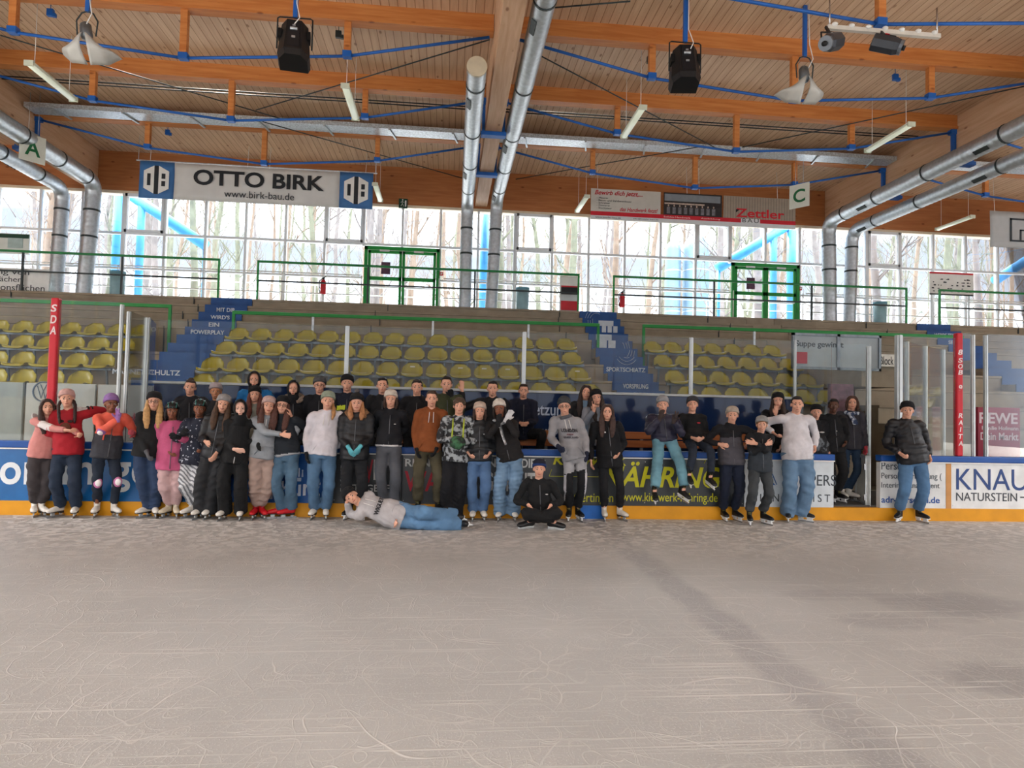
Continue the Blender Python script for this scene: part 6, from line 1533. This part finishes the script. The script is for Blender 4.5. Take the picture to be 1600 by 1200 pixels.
person('child in long pink coat with a teal and black helmet', (270, 627), 267, [(261, 803), (275, 803)], [(263, 706, -.12), (279, 684, -.22)], yaw=12, skin='brown', tc='b9557b', tk='coat', hem=.385, pc='b99a9a', pf='jogger', sk='cream', hat=('helmet',), hair='bob', hairc='17110f', glove=(None, '1a1b1e'), group='children with bicycle helmets')
person('child in speckled navy jacket and white patterned trousers with a helmet', (312, 623), 302, [(297, 804), (308, 801)], [(284, 678, -.22), (322, 700, -.05)], yaw=-8, hr=4, skin='brown', tc=speck_mat('161b2e', 'b9bfca', 26, .62, .66), tk='coat', hem=.43, pk=speck_mat('6d7076', 'c6c8cc', 9, .35, .5, True), pf='jogger', hat=('helmet',), hairc='17110f', glove=('1a1b1e', None), group='children with bicycle helmets')
B = dict(floor=.235, sk='black')
person('girl with brown tied-up hair in dark jacket behind the two helmets', (297, 593), 298, [(292, 780), (304, 780)], ['down', 'down'], Y=10.72, tc='1a1b20', tk='coat', hair='bun', hairc='3a2920', hr=4, facez='calm', thood=True, **B)
person('girl with grey beige hat in dark jacket behind the grey hatted girl', (338, 597), 338, [(332, 780), (344, 780)], ['down', 'down'], Y=10.7, tc='17181c', tk='coat', hat=('beanie', '9c9294'), skin='tan', hairc='201612', facez='calm', **B)
person('girl with light grey hat and black padded jacket, hand on the navy child', (348, 615), 337, [(312, 801, -10), (326, 803, 0)], [(321, 690, -.28), (336, 712, -.2)], Y=9.9, yaw=-6, hr=8, tc='15161a', tk='puffer', hem=.47, pc='242528', pf='wide', hat=('beanie', '8d8b8b'), hair='long', hairc='46301f')
person('woman in black headscarf, black top and wide black trousers', (377, 624), 367, [(349, 807, -10), (376, 804, 10)], [(366, 702, -.22), (388, 690, .0)], Y=9.82, hr=-3, tc='101113', tk='sweater', hem=.45, pc='0f1012', pf='wide', hat=('hood', '0e0f11'), facez='calm', fingers=('flat', 'relaxed'), hdir=((.9, -.2, -.1), None), skin='pale',
       extra=lambda I: patch(I, 'white_cord', 'c9c9c9', .485, .03, .006, .05, .05))
person('boy in blue and green jacket with black hood at the back left', (398, 580), 398, [(392, 780), (404, 780)], ['down', 'down'], Y=11.0, tc='1f6fae', tk='coat', tz=[(below(.72), '7ab54a')], hat=('hood', '15171b'), facez='calm', skin='light', **B)
person('girl with black hat and auburn hair in grey green top', (399, 602), 398, [(392, 780), (404, 780)], ['down', 'down'], Y=10.62, tc='8a8c84', tk='sweater', hat=('beanie', '141416'), hair='long', hairc='5c2d22', facez='calm', **B)
person('girl with rose hat in grey hoodie and beige joggers, red skates', (419, 618), 410, [(398, 804, -10), (410, 801, 20)], [(440, 679, -.26), (455, 650, .02)], Y=9.92, yaw=18, hr=6, tc='8b9197', tk='hoodie', hem=.475, pc='9b867d', pf='jogger', sk='red', hat=('beanie', 'b89d97'), hair='long', hairc='4c2d23', thood=True, fingers=('flat', 'relaxed'))
person('girl with black hat, glasses and long brown hair, arm round the grey hoodie', (441, 617), 449, [(436, 806, -60), (452, 804, -50)], [(404, 694, -.16), (462, 690, .08)], Y=9.95, yaw=-14, hr=6, tc='1a2027', tk='sweater', hem=.495, pc='466279', pf='reg', sk='redblack', hat=('beanie', '131416'), hair='long', hairc='4b2a20', glasses=True, glove=('111214', None),
       tz=[(below(.515), '9a9da2')])
person('teenager in dark coat with fur hood at the back, left of the grey hat boy', (459, 594), 459, [(453, 780), (465, 780)], ['down', 'down'], Y=10.75, tc='14171d', tk='coat', hat=('hood', '15161a'), facez='calm', extra=lambda I: fur(I, '8b7c70'), **B)
person('boy with dark grey hat and glasses at the back, behind the white hoodie', (500, 587), 497, [(492, 780), (504, 780)], ['down', 'down'], Y=10.75, tc='12141a', tk='coat', hat=('beanie', '4a4b4d'), glasses=True, facez='calm', **B)
person('girl in white hoodie with sage hat, blue jeans and one black glove', (512, 610), 504, [(490, 803, -8), (509, 803, 8)], [(479, 709, -.1), (526, 700, .06)], Y=9.95, yaw=6, hr=4, w=1.04, tc='cac7ce', tk='hoodie', hem=.485, pc='4a6987', pf='reg', hat=('beanie', '8f9a88'), hair='pony', hairc='a97c4f', thood=True, glove=('15161a', None), facez='smile')
person('boy with black hat in navy jacket with neon patch at the back', (543, 584), 541, [(536, 780), (548, 780)], ['down', 'down'], Y=10.8, tc='161b2b', tk='coat', hat=('beanie', '121317'), tz=[(lambda p, I: .70 < I['frac'](p) < .74 and (p-I['PEL']).dot(I['sd']) < -.03, 'c4d63c')], facez='calm', **B)
person('girl in black padded jacket with fur collar and clasped turquoise gloves', (558, 611), 554, [(545, 799), (566, 799)], [(545, 700, -.22), (562, 699, -.22)], Y=9.95, tc='15161a', tk='puffer', hem=.455, pc='16181c', pf='reg', sk='black', hat=('beanie', '17171a', '17171a', '5a5454'), bob=True, hair='curly', hairc='a06e47', glove='5fb2bf',
       hdir=((.55, -.3, -.75), (-.55, -.3, -.75)), extra=lambda I: fur(I, '8a6748'))
person('boy with dark hair in black jacket at the back, behind the cream hat girl', (598, 590), 596, [(592, 780), (604, 780)], ['down', 'down'], Y=10.72, tc='121317', tk='coat', hair='short', hairc='17130f', facez='calm', hp=-3, **B)
person('girl with cream hat in navy black fleece and grey jeans perched on the boards', (611, 608), 607, [(598, 792), (616, 792)], ['back', 'back'], Y=10.02, floor=.12, tc='13151b', tk='fleece', hem=.515, pc='4b4e55', pf='reg', hat=('beanie', 'cbc2b6'), hair='bob', hairc='3a2820', facez='calm', collar=1,
       tz=[(below(.53), 'd0d0d2')], extra=lambda I: (patch(I, 'small_badge', 'd8d8d8', .72, .08, .018, .007, .03)))
person('boy with dark hair in black jacket at the back, left of the brown hoodie', (652, 593), 649, [(645, 780), (657, 780)], ['down', 'down'], Y=10.7, tc='101115', tk='coat', hair='short', hairc='1b1511', facez='calm', thood=True, **B)
person('boy in rust brown hoodie and khaki trousers with black gloves', (675, 610), 669, [(652, 790, -15), (685, 792, 15)], [(651, 702, -.12), (682, 701, -.14)], Y=10.0, floor=.09, yaw=4, tc='7c431e', tk='hoodie', hem=.475, pc='464130', pf='reg', sk='black', hair='short', hairc='3a2b21', thood=True, glove='131417', facez='calm')
person('boy in olive green jacket at the back holding a black glove to his mouth', (698, 588), 700, [(694, 780), (706, 780)], ['down', (706, 619, -.2)], Y=10.72, tc='3b412a', tk='coat', hair='short', hairc='1d1611', glove=(None, '131417'), fingers=('relaxed', 'fist'), hdir=(None, (-.2, -.2, .9)), facez='calm', collar=1, **B)
def x25(I):
    for s in (-1, 1):
        mb = MB(); sp = I['spine']; c = I['NB']+I['sd']*s*.08
        mb.sweep([c+I['fwd']*.05-sp*.01, c+I['fwd']*.135-sp*.10, c+I['fwd']*.15-sp*.26, c+I['fwd']*.15-sp*.42], [.012]*4, 6); mb.build('lime_trim', cloth('a9b93a'), I['root'])
    mb = MB(); c = (I['wr'][0]+I['wr'][1])/2+V((0, -.08, -.02)); mb.ell(c, (.12, .09, .10), None, 14, 9); me = remeshed(mb, .012, 1); put('held_cap', me, speck_mat('1a1f1c', '3a6a48', 14, .45, .6), I['root'], I['W'])
person('boy in patterned winter jacket with lime trim and black trousers', (718, 621), 713, [(697, 800, -25), (713, 797, 20)], [(708, 688, -.24), (722, 690, -.22)], Y=9.9, tc=speck_mat('1c1e22', '9aa0a4', 16, .47, .58), tk='coat', hem=.455, pc='101116', pf='wide', sk='black', hair='fringe', hairc='4a392b', extra=x25, glove='17181b', facez='calm')
person('girl with beige hat in black padded jacket and blue jeans, hands in pockets', (750, 627), 748, [(739, 804, -6), (755, 804, 6)], ['pocket', 'pocket'], Y=9.9, tc='14171b', tk='puffer', hem=.485, pc='4d6a90', pf='reg', hat=('beanie', 'bba99b'), hair='bob', hairc='3a2a24', facez='calm', collar=1,
       extra=lambda I: patch(I, 'small_badge', 'd8d8d8', .735, .085, .028, .010, .05))
person('boy in black jacket at the back stretching one arm to the left', (770, 595), 772, [(766, 780), (778, 780)], [(722, 610, .0), 'down'], Y=10.78, tc='111215', tk='coat', hair='short', hairc='16120f', skin='light', fingers=('flat', 'relaxed'), facez='calm', **B)
def x28(I):
    mb = MB(); NB, fwd, sd, sp = I['NB'], I['fwd'], I['sd'], I['spine']; a = NB+fwd*.15-sd*.02
    mb.sweep([NB-sd*.1+fwd*.08, NB-fwd*.1+sp*.03, NB+sd*.1+fwd*.08, a-sp*.05, a+sd*.01-sp*.2+fwd*.04, a+sd*.03-sp*.36+fwd*.05], [(.035, .02)]*3+[(.045, .016)]*3, 8); put('scarf', remeshed(mb, .012, 1), speck_mat('8a8c90', 'cfcfd0', 22, .45, .55), I['root'], I['W'])
person('girl with cream bobble hat, white scarf and light jeans, glove at her face', (782, 622), 797, [(781, 805, -10), (803, 803, 10)], [(779, 662, -.25), (791, 655, -.27)], Y=9.88, yaw=-10, hr=-6, skin='brown', tc='191718', tk='fleece', hem=.48, pc='6b88a4', pf='wide', hat=('beanie', 'd0c9be'), bob=False, slouch=.05, hair='bob', hairc='1c1512', glove=('1a1a1c', 'c9c9cb'),
       fingers=('relaxed', 'flat'), hdir=((0, -.2, 1), (.5, -.2, .85)), extra=x28)
def seated_leg(kx, ky, kY, ax_, ay, aY): pass
a1 = at(812, 700, Y=11.3); a2 = at(838, 700, Y=11.3)
person('boy in navy jacket sitting on the bench back with clasped hands', (817, 600), 816, [dict(ank=(a1.x, 11.35, .86), toe=(-.2, -1, 0), up=(0, 0, 1)), dict(ank=(a2.x+.06, 11.35, .86), toe=(.3, -1, 0), up=(0, 0, 1))], [(813, 661, -.30), (824, 661, -.30)], Y=11.55, floor=.235, H=1.74, sit=(816, 676, 11.62), lean=-.12, tc='14182a', tk='coat', pc='101217', pf='reg', sk='black',
       hair='short', hairc='2a1d15', facez='calm', thood=True, hdir=((.7, -.6, -.2), (-.7, -.6, -.2)), fingers=('hold', 'hold'), legs_pole=((-.5, -1, .6), (.5, -1, .6)))
YC = 9.55
aL = at(868, 812, Y=9.3); aR = at(824, 808, Y=9.32)
person('boy in black with a blue hat sitting cross-legged on the ice', (842, 716), 842, [dict(ank=(aL.x-.02, 9.27, .11), toe=(.9, -.35, -.05), up=(0, -.5, .85)), dict(ank=(aR.x+.02, 9.33, .11), toe=(-.9, -.3, -.05), up=(0, -.5, .85))], [(826, 789, -.22), (860, 790, -.22)], Y=YC, floor=0.0, H=1.68, sit=(843, 801, 9.6), lean=-.05,
       tc='0f1012', tk='fleece', hem=.49, pc='0d0e10', pf='jogger', sk='black', hat=('beanie', '191c2c', '22386e'), hairc='1d1612', collar=0, hdir=((.3, -.5, -.5), (-.3, -.5, -.5)), legs_pole=((-1.0, -.25, .35), (1.0, -.25, .35)), extra=lambda I: patch(I, 'small_badge', 'd8d8d8', .71, .1, .02, .008, .03))
def x31(I):
    front_text(I, 'LONDON', .735, .24, .055, '26242a'); front_text(I, 'CITY', .70, .10, .022, '7a3038'); front_text(I, 'ENGLAND', .675, .22, .03, '5a565c')
    ring(I, 'scarf', I['NB']+I['spine']*.02, I['spine'], .085, .028, '55585e')
person('boy in grey LONDON hoodie with dark grey hat and glasses', (883, 618), 898, [(889, 800, -15), (904, 804, 10)], [(872, 697, -.34), (917, 708, -.28)], Y=9.93, hr=-5, tc='8d8d91', tk='hoodie', hem=.485, pc='111216', pf='slim', pz=[(above(.385), '9a9a9d'), (lambda p, I: any(abs((p-I['knee'][i]).dot(I['sd'])-s*.055) < .018 and I['frac'](p) < .38 for i, s in ((0, -1), (1, 1))), 'b9b9bf')], sk='black', hat=('beanie', '3e4144'), slouch=.05,
       glasses=True, glove=('1c2236', '1c2236'), thood=True, extra=x31, facez='calm')
person('girl with long dark brown hair and denim shirt at the back', (915, 601), 914, [(908, 780), (920, 780)], ['down', 'down'], Y=10.78, tc='17181c', tk='coat', tz=[(lambda p, I: abs((p-I['PEL']).dot(I['sd'])) < .055 and (p-I['PEL']).dot(I['fwd']) > .02, '6f8aa4')], hair='long', hairc='2c1f1b', hr=4, **B)
person('girl with black hat making a victory sign at the back', (934, 607), 936, [(930, 780), (942, 780)], [(928, 642, -.24), 'down'], Y=10.62, tc='7f8692', tk='sweater', hat=('beanie', '17171a'), hair='long', hairc='2c1f1b', hr=-10, fingers=('vee', 'relaxed'), hdir=((.05, -.1, 1), None), tz=[(lambda p, I: (p-I['PEL']).dot(I['sd']) > .0 and not on_sleeve(p, I, 0, 0, 2), '17181c')], **B)
def x34(I):
    for x, r in ((-.10, .026), (-.055, .012)): patch(I, 'round_badge', 'd9d9d9', .765 if r > .02 else .755, x, r, r, .03)
    patch(I, 'yellow_badge', 'cfc04a', .59, .13, .02, .02, .03)
person('girl with brown hair in long black coat and white figure skates', (949, 631), 953, [(944, 808, -8), (970, 811, 20)], ['down', (967, 708, -.1)], Y=None, tc='0f1014', tk='coat', hem=.43, pc='111216', pf='slim', hair='long', hairc='3d2a24', facez='calm', collar=1, extra=x34)
def dangle(px, py, Y, yaw): p = at(px, py, Y=Y); a = math.radians(yaw); return dict(ank=(p.x, p.y, p.z), toe=(math.sin(a), -math.cos(a), -.35), up=(0.35*math.sin(a), -.35*math.cos(a), 1))
person('boy with grey hat and navy padded jacket sitting on the boards, gloves at face', (1036, 617), 1038, [dangle(1023, 767, 9.92, -10), dangle(1068, 765, 9.92, 25)], [(1031, 654, -.26), (1053, 658, -.26)], Y=10.22, floor=1.06, H=1.74, sit=(1038, 685, 10.28), tc='26263a', tk='puffer', hem=.49, pc='64909f', pf='reg', sk='black',
       hat=('beanie', '8f9093'), slouch=.03, glove='3c3230', fingers=('relaxed', 'vee'), hdir=((.2, -.2, 1), (.1, -.2, 1)), legs_pole=((-.1, -1, .3), (.1, -1, .3)), hr=-3, group='boys sitting on the boards')
person('boy with dark hat in black sweater sitting on the boards with black skates', (1082, 618), 1084, [dangle(1077, 742, 9.9, -5), dangle(1110, 745, 9.9, 12)], ['lap', 'lap'], Y=10.25, floor=1.06, H=1.6, sit=(1085, 688, 10.3), tc='0f1012', tk='sweater', hem=.49, pc='1d2532', pf='slim', sk='black', hat=('beanie', '34363a'), legs_pole=((-.1, -1, .3), (.1, -1, .3)), hp=-6,
       extra=lambda I: patch(I, 'red_emblem', 'b5303c', .74, .07, .03, .012, .03), group='boys sitting on the boards')
person('boy with beige hat in black and grey jacket and navy trousers', (1144, 634), 1143, [(1131, 811, -6), (1150, 811, 8)], [(1124, 694, -.06), (1167, 696, -.02)], tc='47464d', tk='coat', hem=.47, tz=[(lambda p, I: I['frac'](p) > .725 or on_sleeve(p, I, 0, 0, 2) or on_sleeve(p, I, 1, 0, 2), '121318')], pc='141c2f', pf='reg', sk='black', hat=('beanie', 'aa9d90'), facez='calm', collar=1,
       extra=lambda I: [ring(I, 'white_sock', I['ank'][i]+V((0, 0, .055)), V((0, 0, 1)), .05, .014, 'd0d0d2') for i in (0, 1)], w=1.04)
person('small boy with grey hat and crossed arms in black and slate jacket', (1190, 649), 1188, [(1171, 820, -20), (1195, 819, 15)], [(1198, 694, -.23), (1181, 693, -.21)], tc='2d343b', tk='coat', hem=.46, tz=[(lambda p, I: I['frac'](p) > .665 or on_sleeve(p, I, 0, 0, 2) or on_sleeve(p, I, 1, 0, 2), '14161a')], pc='34383b', pf='reg', sk='black', hat=('beanie', '8c8d8d'), hair='fringe', hairc='7a5638', fingers=('flat', 'flat'), hdir=((.75, .45, .15), (-.75, .45, .15)),
       extra=lambda I: [patch(I, 'small_badge', 'd8d8d8', .75, -.08, .024, .01, .03)])
person('girl with black hat covering her mouth with one hand at the back', (1215, 612), 1216, [(1210, 780), (1222, 780)], [(1212, 648, -.20), (1219, 700, -.15)], Y=10.6, tc='111215', tk='hoodie', hat=('beanie', '131416'), hair='long', hairc='33251f', fingers=('flat', 'relaxed'), hdir=((.15, .1, 1), None), facez='calm', **B)
person('boy with black hair in white sweater and light blue jeans', (1245, 619), 1246, [(1231, 809, -25), (1255, 812, 35)], [(1208, 676, .08), (1273, 699, -.02)], w=1.12, tc='cbc9ce', tk='sweater', hem=.475, pc='5f7c98', pf='wide', sk='black', hair='short', hairc='15110f', facez='calm', thood=True)
person('boy with black hat in black patterned sweatshirt behind the white sweater', (1275, 631), 1276, [(1270, 780), (1282, 780)], ['down', 'down'], Y=10.62, tc='121317', tk='hoodie', hat=('beanie', '111215'), facez='calm', skin='light', tz=[(lambda p, I: I['frac'](p) < .66, speck_mat('14161b', '6d747c', 10, .5, .62))], extra=lambda I: patch(I, 'small_badge', 'd8d8d8', .72, .07, .04, .012, .03), **B)
person('boy with short black hair in black jacket standing in the gate', (1302, 623), 1302, [(1299, 788, -10), (1311, 788, 10)], ['down', 'pocket'], Y=10.66, tc='131417', tk='coat', hem=.45, pc='101114', pf='reg', hair='short', hairc='120f0d', skin='dark', facez='calm', extra=lambda I: [patch(I, 'button', 'c9c9c9', z, .02, .01, .01, .03) for z in (.56, .62, .68)], **B)
def x43(I):
    NB, fwd, sd, sp = I['NB'], I['fwd'], I['sd'], I['spine']; mb = MB(); a = NB+fwd*.12
    mb.sweep([NB-sd*.09+fwd*.09, NB-fwd*.1+sp*.03, NB+sd*.09+fwd*.09, a-sp*.02-sd*.04, a-sp*.14+sd*.01+fwd*.05, a-sp*.2+sd*.02+fwd*.06], [(.05, .035)]*4+[(.05, .02)]*2, 8); put('scarf', remeshed(mb, .012, 1), speck_mat('26385a', 'b9c3d0', 20, .48, .56), I['root'], I['W'])
person('woman with brown bob in grey coat and blue scarf standing in the gate', (1331, 618), 1329, [(1317, 782, -10), (1329, 786, 20)], ['down', (1353, 700, -.12)], Y=10.85, floor=.235, tc='35353d', tk='coat', hem=.46, pc='24384f', pf='slim', sk='white', hair='bob', hairc='4a3227', glove=(None, 'b5404c'), extra=x43)
person('man in black padded jacket, black hat and blue jeans standing alone at right', (1417, 626), 1426, [(1405, 815, -50), (1438, 815, 5)], [(1406, 708, -.12), (1452, 713, -.08)], w=1.08, tc='15161b', tk='puffer', hem=.475, pc='4d7093', pf='reg', sk='black', hat=('beanie', '14151a'), hairc='5a4030', collar=1, fingers=('hold', 'relaxed'),
       extra=lambda I: patch(I, 'small_emblem', '4a4c55', .745, .09, .03, .01, .05))
# the boy lying on the ice in front of the group
YL = 9.35
def lie():
    H = 1.72; pel = at(624, 806, Y=YL); nb = at(577, 793, Y=YL); pel.z = .17; nb.z = .30
    fwd = V((0, -.85, .52)); sp = (nb-pel).normalized(); fwd = (fwd-sp*fwd.dot(sp)).normalized(); nb = pel+sp*.53; sd = fwd.cross(sp).normalized()*-1
    sd = sp.cross(fwd)  # upper side of the body
    if sd.z < 0: sd = -sd
    sh = [nb+sd*.16-sp*.03, nb-sd*.17-sp*.03]; hip = [pel+sd*.085, pel-sd*.085]
    up_h = V((-.55, 0, .84)).normalized()
    hz = (up_h+V((-.25, 0, 0))).normalized(); hf = V((.05, -1, .05)); hf = (hf-hz*hf.dot(hz)).normalized(); hx = (-hf).cross(hz)
    hm = Matrix((hx, -hf, hz)).transposed()
    chin = nb+V((-.07, -.045, .02))
    f1 = at(704, 806, Y=YL-.02); f2 = at(714, 815, Y=YL-.1)
    feet = [dict(ank=(f1.x+.02, YL+.02, .19), toe=(.55, -.8, .1), up=(-.8, -.3, .55)), dict(ank=(f2.x+.02, YL-.06, .08), toe=(.45, -.85, .15), up=(-.85, -.4, .2))]
    J = dict(pel=pel, nb=nb, sh=sh, hip=hip, chin=chin, fwd=fwd, sd=sd, H=H, Y=YL, base=0.0, hm=hm)
    hands = [pel+V((-.06, -.13, -.05)), chin+hz*.06+V((-.10, .02, -.03))]
    def ex(I):
        front_text(I, 'WIGUET', .70, .26, .06, '2a2a2e', .012); patch(I, 'hem_cord', '55585c', .5, 0, .1, .012, .02)
    person('boy in grey hoodie and jeans lying on his side on the ice', None, None, feet, hands, J=J, tc='a9a6a8', tk='hoodie', hem=.475, pc='55789a', pf='wide', sk='black', hat=('beanie', '131417'), hairc='2a1d16', thood=True, legs_pole=((.1, -1, .12), (.1, -1, .0)), fingers=('relaxed', 'hold'), extra=ex, hdir=((.3, -.6, -.3), (.55, -.2, .8)))
lie()
